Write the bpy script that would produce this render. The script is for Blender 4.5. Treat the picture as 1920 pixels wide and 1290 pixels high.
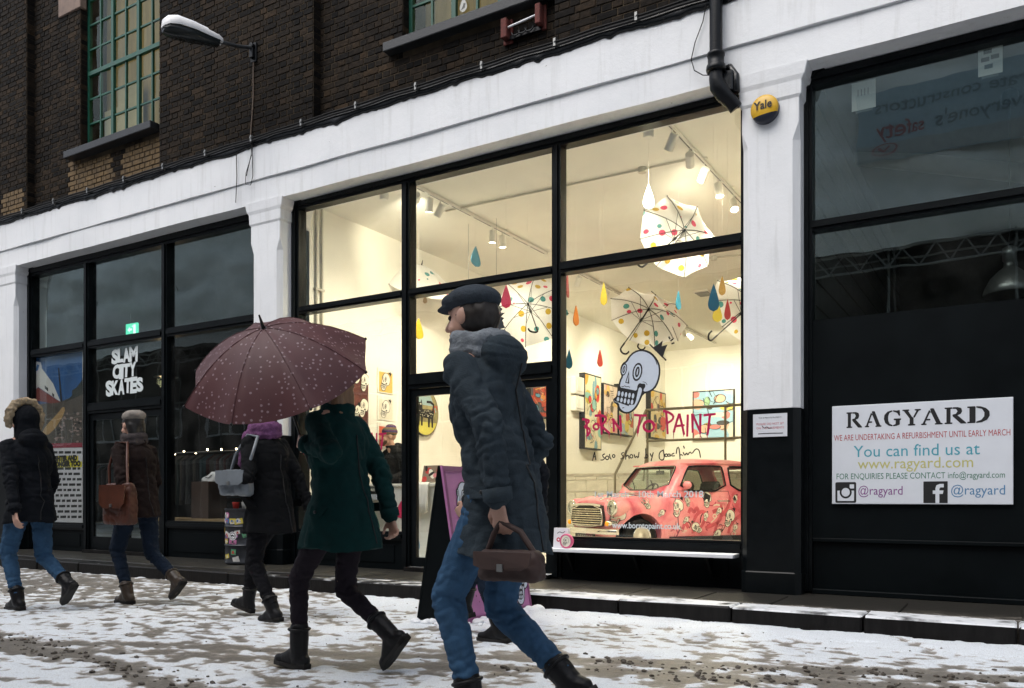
import bpy, bmesh, math, random
import numpy as np
from mathutils import Vector, Matrix, noise as mnoise
from mathutils.bvhtree import BVHTree
random.seed(7); np.random.seed(7)
for o in list(bpy.data.objects): bpy.data.objects.remove(o)
S = bpy.context.scene
COL = S.collection
R = math.radians
PI = math.pi

# ------------------------------------------------------------------ camera
CAM_YAW = 31.03
CAM_H, CAM_D = 0.95, 7.3
cam = bpy.data.cameras.new("camera")
camo = bpy.data.objects.new("camera", cam); COL.objects.link(camo)
camo.location = (0, -CAM_D, CAM_H)
camo.rotation_euler = (R(90), 0, R(CAM_YAW))
cam.sensor_width = 36; cam.lens = 36*1570/1920
cam.shift_y = (932-645)/1920
cam.clip_start = 0.05; cam.clip_end = 400
S.camera = camo

# ------------------------------------------------------------------ overcast sky and soft sun
W = bpy.data.worlds.new("World"); S.world = W; W.use_nodes = True
nt = W.node_tree; nt.nodes.clear()
sky = nt.nodes.new("ShaderNodeTexSky"); sky.sky_type = 'NISHITA'; sky.sun_disc = False
sky.sun_elevation = R(58); sky.sun_rotation = R(200); sky.air_density = 1.0; sky.dust_density = 3.0
hs = nt.nodes.new("ShaderNodeHueSaturation"); hs.inputs['Saturation'].default_value = 0.46
bg = nt.nodes.new("ShaderNodeBackground"); bg.inputs['Strength'].default_value = 0.13
wo = nt.nodes.new("ShaderNodeOutputWorld")
nt.links.new(sky.outputs[0], hs.inputs['Color']); nt.links.new(hs.outputs[0], bg.inputs['Color']); nt.links.new(bg.outputs[0], wo.inputs[0])
sun = bpy.data.lights.new("sun", 'SUN'); sun.energy = 0.9; sun.angle = R(60); sun.color = (1, .985, .96)
suno = bpy.data.objects.new("sun", sun); COL.objects.link(suno)
SUN_AZ, SUN_EL = R(200), R(58)
sd = Vector((math.sin(SUN_AZ)*math.cos(SUN_EL), math.cos(SUN_AZ)*math.cos(SUN_EL), math.sin(SUN_EL)))
suno.rotation_euler = sd.to_track_quat('Z', 'Y').to_euler()
S.view_settings.view_transform = 'Standard'; S.view_settings.look = 'None'
S.view_settings.exposure = 0.92; S.view_settings.gamma = 1.0
S.view_settings.use_curve_mapping = False
S.render.engine = 'CYCLES'
S.cycles.use_denoising = True
S.cycles.max_bounces = 8; S.cycles.transparent_max_bounces = 16
S.cycles.diffuse_bounces = 6; S.cycles.glossy_bounces = 4
S.cycles.sample_clamp_indirect = 6.0
S.cycles.caustics_reflective = False; S.cycles.caustics_refractive = False

# ------------------------------------------------------------------ picture -> place (real planes of the street)
_c, _s = math.cos(R(CAM_YAW)), math.sin(R(CAM_YAW))
def _ray(px, py):
    u = (px-960)/1570; w = (932-py)/1570
    return Vector((-_s+u*_c, _c+u*_s, w))
_O = Vector((0, -CAM_D, CAM_H))
def AT(px, py, Y=0.0):
    r = _ray(px, py); return _O + r*((Y+CAM_D)/r.y)
def ATX(px, py, X):
    r = _ray(px, py); return _O + r*(X/r.x)
def ATZ(px, py, Z=0.0):
    r = _ray(px, py); return _O + r*((Z-CAM_H)/r.z)
def depth_of(p):
    return -_s*p[0] + _c*(p[1]+CAM_D)
def proj(p):
    d = depth_of(p); u = _c*p[0] + _s*(p[1]+CAM_D)
    return 960+1570*u/d, 932-1570*(p[2]-CAM_H)/d
# ------------------------------------------------------------------ helpers
def V(*a): return Vector(a)
_world = {}
def wm(o): return _world.get(o.name, Matrix.Identity(4)) if o else Matrix.Identity(4)
def props(o, label=None, cat=None, group=None, kind=None):
    if label: o['label'] = label
    if cat: o['category'] = cat
    if group: o['group'] = group
    if kind: o['kind'] = kind
    return o
def thing(name, label, cat, loc=(0, 0, 0), rotz=0.0, group=None):
    o = bpy.data.objects.new(name, None); COL.objects.link(o)
    o.empty_display_size = .1
    o.location = loc; o.rotation_euler = (0, 0, rotz)
    _world[o.name] = Matrix.Translation(Vector(loc)) @ Matrix.Rotation(rotz, 4, 'Z')
    return props(o, label, cat, group)
def link_mesh(name, me, parent=None, local=False):
    o = bpy.data.objects.new(name, me); COL.objects.link(o)
    if parent:
        o.parent = parent
        if not local: me.transform(wm(parent).inverted())
        _world[o.name] = wm(parent)
    return o

class MB:
    """collects geometry of ONE mesh object"""
    def __init__(s): s.v = []; s.f = []; s.m = []; s.sm = []
    def add(s, vs, fs, m=0, smooth=False):
        b = len(s.v); s.v += [tuple(v) for v in vs]
        for f in fs: s.f.append(tuple(i+b for i in f)); s.m.append(m); s.sm.append(smooth)
    def box(s, x0, x1, y0, y1, z0, z1, m=0, M=None):
        vs = [V(x, y, z) for z in (z0, z1) for y in (y0, y1) for x in (x0, x1)]
        if M: vs = [M @ v for v in vs]
        s.add(vs, [(0,2,3,1),(4,5,7,6),(0,1,5,4),(2,6,7,3),(0,4,6,2),(1,3,7,5)], m)
    def ring_loft(s, rings, m=0, caps=True, smooth=True, closed=True):
        n = len(rings[0]); vs = [v for r in rings for v in r]; fs = []
        for i in range(len(rings)-1):
            for j in range(n if closed else n-1):
                k = (j+1) % n
                fs.append((i*n+j, i*n+k, (i+1)*n+k, (i+1)*n+j))
        s.add(vs, fs, m, smooth)
        if caps and closed:
            s.add(rings[0], [tuple(reversed(range(n)))], m); s.add(rings[-1], [tuple(range(n))], m)
    def cyl(s, p0, p1, r0, r1=None, n=12, m=0, smooth=True, caps=True):
        r1 = r0 if r1 is None else r1
        p0 = Vector(p0); p1 = Vector(p1); d = (p1-p0).normalized()
        a = d.orthogonal().normalized(); b = d.cross(a)
        s.ring_loft([[p + (a*math.cos(2*PI*k/n)+b*math.sin(2*PI*k/n))*r for k in range(n)] for p, r in ((p0, r0), (p1, r1))], m, caps, smooth)
    def tube(s, pts, r, n=8, m=0, closed=False):
        pts = [Vector(p) for p in pts]; rs = r if isinstance(r, (list, tuple)) else [r]*len(pts)
        rings = []; a = None
        for i, p in enumerate(pts):
            if closed: d = pts[(i+1) % len(pts)]-pts[i-1]
            else: d = pts[min(i+1, len(pts)-1)]-pts[max(i-1, 0)]
            d = d.normalized() if d.length > 1e-9 else V(0, 0, 1)
            a = d.orthogonal().normalized() if a is None else (a-d*a.dot(d))
            a = a.normalized() if a.length > 1e-6 else d.orthogonal().normalized()
            b = d.cross(a)
            rings.append([p+(a*math.cos(2*PI*k/n)+b*math.sin(2*PI*k/n))*rs[i] for k in range(n)])
        if closed: rings.append(rings[0]); s.ring_loft(rings, m, False)
        else: s.ring_loft(rings, m, True)
    def lathe(s, prof, M=None, n=20, m=0):
        """profile (r,z) turned about local z"""
        M = M or Matrix.Identity(4)
        s.ring_loft([[M @ V(max(r, 1e-4)*math.cos(2*PI*k/n), max(r, 1e-4)*math.sin(2*PI*k/n), z) for k in range(n)] for r, z in prof], m, True)
    def prism(s, poly, fn, d0, d1, m=0, smooth=False):
        """poly of (u,v); fn(u,v,d)->point; between depths d0 and d1"""
        n = len(poly)
        if area2(poly) < 0: poly = poly[::-1]
        a = [fn(u, v, d0) for u, v in poly]; b = [fn(u, v, d1) for u, v in poly]
        s.add(a+b, [(i, (i+1) % n, (i+1) % n+n, i+n) for i in range(n)], m, smooth)
        s.add(a, [tuple(reversed(range(n)))], m); s.add(b, [tuple(range(n))], m)
    def poly(s, poly, fn, d=0.0, m=0):
        if area2(poly) < 0: poly = poly[::-1]
        s.add([fn(u, v, d) for u, v in poly], [tuple(range(len(poly)))], m)
    def ellipsoid(s, c, r, n=14, k=8, m=0, M=None):
        c = Vector(c); rings = []
        for i in range(k+1):
            t = PI*i/k; rr = max(math.sin(t), .02)
            ring = [V(r[0]*rr*math.cos(2*PI*j/n), r[1]*rr*math.sin(2*PI*j/n), -r[2]*math.cos(t)) for j in range(n)]
            rings.append([c+(M @ v if M else v) for v in ring])
        s.ring_loft(rings, m)
    def mesh(s, name):
        me = bpy.data.meshes.new(name); me.from_pydata(s.v, [], s.f); me.validate(verbose=False)
        if len(me.polygons) == len(s.m):
            me.polygons.foreach_set('material_index', s.m); me.polygons.foreach_set('use_smooth', s.sm)
        return me
    def build(s, name, mats, parent=None, local=False, fix=True, tri=False, bevel=0.0):
        me = s.mesh(name)
        for mt in (mats if isinstance(mats, (list, tuple)) else [mats]): me.materials.append(mt)
        if fix or tri or bevel:
            bm = bmesh.new(); bm.from_mesh(me)
            if bevel:
                bmesh.ops.remove_doubles(bm, verts=bm.verts, dist=1e-6)
                es = [e for e in bm.edges if len(e.link_faces) == 2 and e.calc_face_angle(0) > .6]
                bmesh.ops.bevel(bm, geom=es, offset=bevel, segments=1, affect='EDGES', clamp_overlap=True)
            if tri: bmesh.ops.triangulate(bm, faces=[f for f in bm.faces if len(f.verts) > 4], ngon_method='EAR_CLIP')
            if fix: bmesh.ops.recalc_face_normals(bm, faces=bm.faces)
            bm.to_mesh(me); bm.free()
        me.update()
        return link_mesh(name, me, parent, local)

def area2(p): return sum(p[i-1][0]*p[i][1]-p[i][0]*p[i-1][1] for i in range(len(p)))
def stroke_poly(pts, w, w1=None):
    """a drawn line as an outline polygon of (u,v)"""
    w1 = w if w1 is None else w1
    P2 = [Vector((p[0], p[1])) for p in pts]; n = len(P2); L = []; Rr = []
    for i, p in enumerate(P2):
        d = P2[min(i+1, n-1)]-P2[max(i-1, 0)]
        d = d.normalized() if d.length > 0 else Vector((1, 0))
        q = Vector((-d.y, d.x)); ww = (w+(w1-w)*i/(n-1))/2
        L.append(p+q*ww); Rr.append(p-q*ww)
    return L, Rr
def add_stroke(mb, pts, w, fn, d=0.0, m=0, w1=None):
    L, Rr = stroke_poly(pts, w, w1); n = len(L)
    vs = [fn(p.x, p.y, d) for p in L]+[fn(p.x, p.y, d) for p in Rr]
    mb.add(vs, [(i+n, i+1+n, i+1, i) for i in range(n-1)], m)
def smooth_pts(pts, it=2):
    for _ in range(it):
        q = [pts[0]]
        for a, b in zip(pts[:-1], pts[1:]):
            q.append((a[0]*.75+b[0]*.25, a[1]*.75+b[1]*.25)); q.append((a[0]*.25+b[0]*.75, a[1]*.25+b[1]*.75))
        q.append(pts[-1]); pts = q
    return pts
def smooth_closed(pts, it=2):
    for _ in range(it):
        q = []
        for i in range(len(pts)):
            a = pts[i]; b = pts[(i+1) % len(pts)]
            q.append((a[0]*.75+b[0]*.25, a[1]*.75+b[1]*.25)); q.append((a[0]*.25+b[0]*.75, a[1]*.25+b[1]*.75))
        pts = q
    return pts
def ell(cx, cy, rx, ry, rot=0.0, n=20):
    c, s_ = math.cos(rot), math.sin(rot)
    return [(cx+rx*math.cos(2*PI*k/n)*c-ry*math.sin(2*PI*k/n)*s_, cy+rx*math.cos(2*PI*k/n)*s_+ry*math.sin(2*PI*k/n)*c) for k in range(n)]
def rrect(x0, x1, y0, y1, r, n=4):
    out = []
    for cx, cy, a0 in ((x1-r, y1-r, 0), (x0+r, y1-r, 90), (x0+r, y0+r, 180), (x1-r, y0+r, 270)):
        for k in range(n+1):
            a = R(a0+90*k/n); out.append((cx+r*math.cos(a), cy+r*math.sin(a)))
    return out
def plane_fn(origin, ux, uy):
    """maps (u,v,d) to origin + u*ux + v*uy + d*normal (normal = ux x uy, towards the viewer)"""
    o = Vector(origin); a = Vector(ux); b = Vector(uy); n = a.normalized().cross(b.normalized())
    return lambda u, v, d=0.0: o+a*u+b*v+n*d
def front(x, y, z): return plane_fn((x, y, z), (1, 0, 0), (0, 0, 1))     # faces -Y (the street)
def side(x, y, z): return plane_fn((x, y, z), (0, 1, 0), (0, 0, 1))      # faces +X

def text_geo(mb, txt, fn, size, d=0.0, m=0, bold=0.0, align='LEFT', sx=1.0, spacing=1.0, width=None, shear=0.0):
    cu = bpy.data.curves.new("t", 'FONT'); cu.body = txt; cu.size = size; cu.align_x = align
    cu.offset = bold; cu.resolution_u = 3; cu.space_character = spacing; cu.fill_mode = 'FRONT'; cu.shear = shear
    ob = bpy.data.objects.new("t", cu); COL.objects.link(ob)
    me = bpy.data.meshes.new_from_object(ob)
    vs = [v.co.copy() for v in me.vertices]
    if width and vs:
        w = max(v.x for v in vs)-min(v.x for v in vs); sx = width/max(w, 1e-6)
    mb.add([fn(v.x*sx, v.y, d) for v in vs], [tuple(p.vertices) for p in me.polygons], m)
    bpy.data.objects.remove(ob); bpy.data.curves.remove(cu); bpy.data.meshes.remove(me)

# ------------------------------------------------------------------ materials
MATS = {}
def mat(name, col, rough=.6, metal=0.0, var=.12, scale=6.0, bump=0.0, bscale=60.0, spec=.5, emit=None, estr=0.0, alpha=None, coat=0.0, stretch=(1, 1, 1), var2=None, trans=0.0, sheen=0.0):
    if name in MATS: return MATS[name]
    m = bpy.data.materials.new(name); m.use_nodes = True
    n = m.node_tree; N = n.nodes; L = n.links; b = N['Principled BSDF']
    b.inputs['Roughness'].default_value = rough; b.inputs['Metallic'].default_value = metal
    b.inputs['Specular IOR Level'].default_value = spec; b.inputs['Coat Weight'].default_value = coat
    if trans: b.inputs['Transmission Weight'].default_value = trans
    if sheen: b.inputs['Sheen Weight'].default_value = sheen
    b.inputs['Base Color'].default_value = (*col, 1)
    if var or bump:
        tc = N.new("ShaderNodeTexCoord"); mp = N.new("ShaderNodeMapping"); mp.inputs['Scale'].default_value = stretch
        L.new(tc.outputs['Object'], mp.inputs['Vector'])
    if var:
        nz = N.new("ShaderNodeTexNoise"); nz.inputs['Scale'].default_value = scale; nz.inputs['Detail'].default_value = 6; nz.inputs['Roughness'].default_value = .65
        L.new(mp.outputs[0], nz.inputs['Vector'])
        rp = N.new("ShaderNodeValToRGB"); rp.color_ramp.elements[0].position = .3; rp.color_ramp.elements[1].position = .72
        lo = var2 if var2 else tuple(c*(1-var) for c in col); hi = tuple(min(1, c*(1+var)) for c in col)
        rp.color_ramp.elements[0].color = (*lo, 1); rp.color_ramp.elements[1].color = (*hi, 1)
        L.new(nz.outputs['Fac'], rp.inputs['Fac']); L.new(rp.outputs[0], b.inputs['Base Color'])
        mr = N.new("ShaderNodeMapRange"); mr.inputs['To Min'].default_value = max(.02, rough-.12); mr.inputs['To Max'].default_value = min(1, rough+.12)
        L.new(nz.outputs['Fac'], mr.inputs['Value']); L.new(mr.outputs[0], b.inputs['Roughness'])
    if bump:
        n2 = N.new("ShaderNodeTexNoise"); n2.inputs['Scale'].default_value = bscale; n2.inputs['Detail'].default_value = 5
        L.new(mp.outputs[0], n2.inputs['Vector'])
        bp = N.new("ShaderNodeBump"); bp.inputs['Strength'].default_value = bump; bp.inputs['Distance'].default_value = .01
        L.new(n2.outputs['Fac'], bp.inputs['Height']); L.new(bp.outputs[0], b.inputs['Normal'])
    if emit:
        b.inputs['Emission Color'].default_value = (*emit, 1); b.inputs['Emission Strength'].default_value = estr
    MATS[name] = m; return m
def glass_mat(name, tint=(1, 1, 1), ior=1.75, rough=0.0, dirt=0.03):
    m = bpy.data.materials.new(name); m.use_nodes = True; n = m.node_tree; N = n.nodes; L = n.links
    for x in list(N): N.remove(x)
    out = N.new("ShaderNodeOutputMaterial"); tr = N.new("ShaderNodeBsdfTransparent"); tr.inputs[0].default_value = (*tint, 1)
    gl = N.new("ShaderNodeBsdfGlossy"); gl.inputs['Roughness'].default_value = rough; gl.inputs['Color'].default_value = (.86, 1, .97, 1)
    # reflectance after Schlick, the same from both faces of the pane
    ge = N.new("ShaderNodeNewGeometry"); dt = N.new("ShaderNodeVectorMath"); dt.operation = 'DOT_PRODUCT'
    L.new(ge.outputs['Normal'], dt.inputs[0]); L.new(ge.outputs['Incoming'], dt.inputs[1])
    def mth(op, a, b_=None):
        x = N.new("ShaderNodeMath"); x.operation = op
        for i, v in enumerate((a, b_)):
            if v is None: continue
            if isinstance(v, (int, float)): x.inputs[i].default_value = v
            else: L.new(v, x.inputs[i])
        return x.outputs[0]
    f0 = ((ior-1)/(ior+1))**2
    fr = mth('ADD', mth('MULTIPLY', mth('POWER', mth('SUBTRACT', 1.0, mth('ABSOLUTE', dt.outputs['Value'])), 5.0), 1-f0), f0)
    mx = N.new("ShaderNodeMixShader"); L.new(fr, mx.inputs[0]); L.new(tr.outputs[0], mx.inputs[1]); L.new(gl.outputs[0], mx.inputs[2])
    last = mx
    if dirt:
        df = N.new("ShaderNodeBsdfDiffuse"); df.inputs[0].default_value = (.5, .5, .48, 1)
        tc = N.new("ShaderNodeTexCoord"); nz = N.new("ShaderNodeTexNoise"); nz.inputs['Scale'].default_value = 3; nz.inputs['Detail'].default_value = 8
        L.new(tc.outputs['Object'], nz.inputs['Vector'])
        mr = N.new("ShaderNodeMapRange"); mr.inputs['From Min'].default_value = .4; mr.inputs['From Max'].default_value = .75; mr.inputs['To Max'].default_value = dirt
        L.new(nz.outputs['Fac'], mr.inputs['Value'])
        m2 = N.new("ShaderNodeMixShader"); L.new(mr.outputs[0], m2.inputs[0]); L.new(mx.outputs[0], m2.inputs[1]); L.new(df.outputs[0], m2.inputs[2]); last = m2
    bp = N.new("ShaderNodeBump"); nb = N.new("ShaderNodeTexNoise"); nb.inputs['Scale'].default_value = 1.3
    tc2 = N.new("ShaderNodeTexCoord"); L.new(tc2.outputs['Object'], nb.inputs['Vector'])
    bp.inputs['Strength'].default_value = .05; bp.inputs['Distance'].default_value = .05
    L.new(nb.outputs['Fac'], bp.inputs['Height']); L.new(bp.outputs[0], gl.inputs['Normal'])
    L.new(last.outputs[0], out.inputs[0]); MATS[name] = m; return m
def flat(name, col, rough=.55): return mat(name, col, rough, var=.04, scale=30)

WHITE = None
def wall_paint():
    """chalky white masonry paint with grey soot runs and chips"""
    m = bpy.data.materials.new("white_masonry_paint"); m.use_nodes = True; n = m.node_tree; N = n.nodes; L = n.links; b = N['Principled BSDF']
    tc = N.new("ShaderNodeTexCoord")
    def noise_(sc, stretch, det=6, ro=.6):
        mp = N.new("ShaderNodeMapping"); mp.inputs['Scale'].default_value = stretch; L.new(tc.outputs['Object'], mp.inputs['Vector'])
        q = N.new("ShaderNodeTexNoise"); q.inputs['Scale'].default_value = sc; q.inputs['Detail'].default_value = det; q.inputs['Roughness'].default_value = ro
        L.new(mp.outputs[0], q.inputs['Vector']); return q
    big = noise_(1.6, (1, 1, 1)); run = noise_(5, (3, 3, .25)); chip = noise_(14, (1, 1, 1), 8, .7)
    r1 = N.new("ShaderNodeValToRGB"); r1.color_ramp.elements[0].color = (.74, .755, .77, 1); r1.color_ramp.elements[1].color = (.80, .81, .82, 1)
    r1.color_ramp.elements[0].position = .3; r1.color_ramp.elements[1].position = .6
    L.new(big.outputs['Fac'], r1.inputs['Fac'])
    r2 = N.new("ShaderNodeValToRGB"); r2.color_ramp.elements[0].color = (.83, .825, .81, 1); r2.color_ramp.elements[1].color = (1, 1, 1, 1)
    r2.color_ramp.elements[0].position = .27; r2.color_ramp.elements[1].position = .47; L.new(run.outputs['Fac'], r2.inputs['Fac'])
    mx = N.new("ShaderNodeMix"); mx.data_type = 'RGBA'; mx.blend_type = 'MULTIPLY'; mx.inputs[0].default_value = .7
    L.new(r1.outputs[0], mx.inputs[6]); L.new(r2.outputs[0], mx.inputs[7])
    r3 = N.new("ShaderNodeValToRGB"); r3.color_ramp.elements[0].position = .70; r3.color_ramp.elements[1].position = .72
    L.new(chip.outputs['Fac'], r3.inputs['Fac'])
    mx2 = N.new("ShaderNodeMix"); mx2.data_type = 'RGBA'; L.new(r3.outputs[0], mx2.inputs[0]); L.new(mx.outputs[2], mx2.inputs[6]); mx2.inputs[7].default_value = (.25, .23, .21, 1)
    # soot washed down from the flashing along the top edge of the beam
    ge = N.new("ShaderNodeNewGeometry"); sp = N.new("ShaderNodeSeparateXYZ"); L.new(ge.outputs['Position'], sp.inputs[0])
    mz = N.new("ShaderNodeMapRange"); mz.inputs['From Min'].default_value = 5.22; mz.inputs['From Max'].default_value = 5.36; L.new(sp.outputs['Z'], mz.inputs['Value'])
    sn = noise_(7, (1, 1, .35), 6, .7); ms = N.new("ShaderNodeMath"); ms.operation = 'MULTIPLY'; L.new(mz.outputs[0], ms.inputs[0]); L.new(sn.outputs['Fac'], ms.inputs[1])
    rs_ = N.new("ShaderNodeMapRange"); rs_.inputs['From Min'].default_value = .16; rs_.inputs['From Max'].default_value = .50; rs_.inputs['To Max'].default_value = .6; L.new(ms.outputs[0], rs_.inputs['Value'])
    mx3 = N.new("ShaderNodeMix"); mx3.data_type = 'RGBA'; L.new(rs_.outputs[0], mx3.inputs[0]); L.new(mx2.outputs[2], mx3.inputs[6]); mx3.inputs[7].default_value = (.05, .045, .04, 1)
    L.new(mx3.outputs[2], b.inputs['Base Color']); b.inputs['Roughness'].default_value = .6
    bp = N.new("ShaderNodeBump"); bp.inputs['Strength'].default_value = .35; bp.inputs['Distance'].default_value = .01
    L.new(chip.outputs['Fac'], bp.inputs['Height']); L.new(bp.outputs[0], b.inputs['Normal'])
    return m
def brick_mat(name, per_object):
    m = bpy.data.materials.new(name); m.use_nodes = True; n = m.node_tree; N = n.nodes; L = n.links; b = N['Principled BSDF']
    if per_object:
        src = N.new("ShaderNodeObjectInfo"); rnd = src.outputs['Random']
    else:
        src = N.new("ShaderNodeNewGeometry"); rnd = src.outputs['Random Per Island']
    rp = N.new("ShaderNodeValToRGB"); cr = rp.color_ramp
    cols = [(0, (.0035, .003, .0028)), (.3, (.0075, .006, .005)), (.6, (.014, .0105, .0075)), (.88, (.021, .0145, .0095)), (1, (.032, .021, .012))]
    cr.elements[0].position = 0; cr.elements[0].color = (*cols[0][1], 1); cr.elements[1].position = 1; cr.elements[1].color = (*cols[-1][1], 1)
    for p, c in cols[1:-1]:
        e = cr.elements.new(p); e.color = (*c, 1)
    L.new(rnd, rp.inputs['Fac'])
    ge = N.new("ShaderNodeNewGeometry"); nz = N.new("ShaderNodeTexNoise"); nz.inputs['Scale'].default_value = 22; nz.inputs['Detail'].default_value = 7
    L.new(ge.outputs['Position'], nz.inputs['Vector'])
    r2 = N.new("ShaderNodeValToRGB"); r2.color_ramp.elements[0].position = .3; r2.color_ramp.elements[0].color = (.55, .55, .55, 1); r2.color_ramp.elements[1].position = .75; r2.color_ramp.elements[1].color = (1.5, 1.45, 1.4, 1)
    L.new(nz.outputs['Fac'], r2.inputs['Fac'])
    # soot and the cleaner yellow patch under the sill, as wear with its own place on the wall
    big = N.new("ShaderNodeTexNoise"); big.inputs['Scale'].default_value = .55; L.new(ge.outputs['Position'], big.inputs['Vector'])
    r3 = N.new("ShaderNodeValToRGB"); r3.color_ramp.elements[0].position = .35; r3.color_ramp.elements[0].color = (.7, .7, .72, 1); r3.color_ramp.elements[1].position = .65; r3.color_ramp.elements[1].color = (1.25, 1.2, 1.1, 1)
    L.new(big.outputs['Fac'], r3.inputs['Fac'])
    m1 = N.new("ShaderNodeMix"); m1.data_type = 'RGBA'; m1.blend_type = 'MULTIPLY'; m1.inputs[0].default_value = 1
    L.new(rp.outputs[0], m1.inputs[6]); L.new(r2.outputs[0], m1.inputs[7])
    m2 = N.new("ShaderNodeMix"); m2.data_type = 'RGBA'; m2.blend_type = 'MULTIPLY'; m2.inputs[0].default_value = 1
    L.new(m1.outputs[2], m2.inputs[6]); L.new(r3.outputs[0], m2.inputs[7])
    L.new(m2.outputs[2], b.inputs['Base Color']); b.inputs['Roughness'].default_value = .85; b.inputs['Specular IOR Level'].default_value = .15
    bp = N.new("ShaderNodeBump"); bp.inputs['Strength'].default_value = .9; bp.inputs['Distance'].default_value = .010
    L.new(nz.outputs['Fac'], bp.inputs['Height']); L.new(bp.outputs[0], b.inputs['Normal'])
    return m
M_WHITE = wall_paint()
M_BLACK = mat("black_gloss_paint", (.0028, .0042, .005), .34, spec=.2, var=.3, scale=9, bump=.08, bscale=30)
M_BLACK2 = mat("black_panel_paint", (.0020, .0036, .0044), .5, spec=.10, var=.3, scale=3, bump=.06, bscale=20)
M_BRICK1 = brick_mat("sooty_brick", True); M_BRICKN = brick_mat("sooty_brick_mass", False)
M_YBRICK = mat("yellow_stock_brick", (.12, .075, .030), .85, var=.5, scale=7, bump=.4, bscale=40)
M_MORTAR = mat("lime_mortar", (.085, .064, .042), .95, var=.1, var2=(.006, .005, .004), scale=2.2, bump=.5, bscale=80, spec=.1)
M_GREEN = mat("green_frame_paint", (.006, .075, .047), .45, var=.25, scale=12)
M_GLASS = glass_mat("shop_glass", (.97, .98, .97), 1.6, dirt=.02)
M_DGLASS = glass_mat("dusty_glass", (.92, .95, .93), 2.2, dirt=.012)
M_UGLASS = glass_mat("upper_window_glass", (.92, .88, .68), 1.32, dirt=.03)
M_DARKSTONE = mat("dark_wet_stone", (.0085, .0078, .0075), .45, spec=.15, var=.6, scale=7, stretch=(1.5, 1.5, .35), bump=.4, bscale=35)
M_STEEL = mat("grey_steel", (.28, .28, .27), .4, .8, var=.15)
M_CHROME = mat("chrome", (.75, .72, .66), .12, 1.0, var=.03)
M_RUBBER = mat("black_rubber", (.008, .008, .008), .6, spec=.2, var=.2)
M_BITUMEN = mat("black_bitumen", (.005, .006, .007), .24, spec=.4, var=.4, scale=20, bump=.15, bscale=50)
M_IRON = mat("black_cast_iron", (.005, .006, .0075), .38, spec=.25, var=.3, scale=14, bump=.2, bscale=60)
M_RUST = mat("red_rusty_iron", (.11, .022, .016), .8, var=.5, scale=25, bump=.4)
M_CREAM = mat("cream_wall_paint", (.80, .78, .70), .7, var=.03, scale=2, bump=.06, bscale=30)
M_CEIL = mat("cream_ceiling_paint", (.78, .76, .69), .75, var=.05, scale=1.2, bump=.10, bscale=3)
M_PRINTW = flat("white_print", (.80, .81, .83)); M_INK = flat("black_ink", (.008, .008, .009))
M_SNOWW = mat("fresh_snow", (.82, .84, .87), .7, var=.05, scale=15, bump=.5, bscale=60)
# ------------------------------------------------------------------ the street
_TAB = {}
def vnoise(x, y, seed):
    """smooth value noise on arrays"""
    T = _TAB.get(seed)
    if T is None: T = _TAB[seed] = np.random.RandomState(seed).rand(256, 256)
    xi = np.floor(x).astype(int); yi = np.floor(y).astype(int); xf = x-xi; yf = y-yi
    xf = xf*xf*(3-2*xf); yf = yf*yf*(3-2*yf)
    a = T[xi & 255, yi & 255]; b_ = T[(xi+1) & 255, yi & 255]; c = T[xi & 255, (yi+1) & 255]; d = T[(xi+1) & 255, (yi+1) & 255]
    return (a*(1-xf)+b_*xf)*(1-yf)+(c*(1-xf)+d*xf)*yf
def fbm(x, y, seed, o=4, g=.5):
    t = 0; a = 1; w = 0
    for i in range(o):
        t = t+a*vnoise(x*2**i+17*i, y*2**i+9*i, seed+i); w += a; a *= g
    return t/w
def sstep(a, b, x):
    t = np.clip((x-a)/(b-a), 0, 1); return t*t*(3-2*t)
_fr = random.Random(77); FEET = []
for _ in range(520):
    _a = _fr.gauss(0, .28); FEET.append((_fr.uniform(-10, .4), _fr.uniform(-4.7, -1.45), math.cos(_a), math.sin(_a)))
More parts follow.
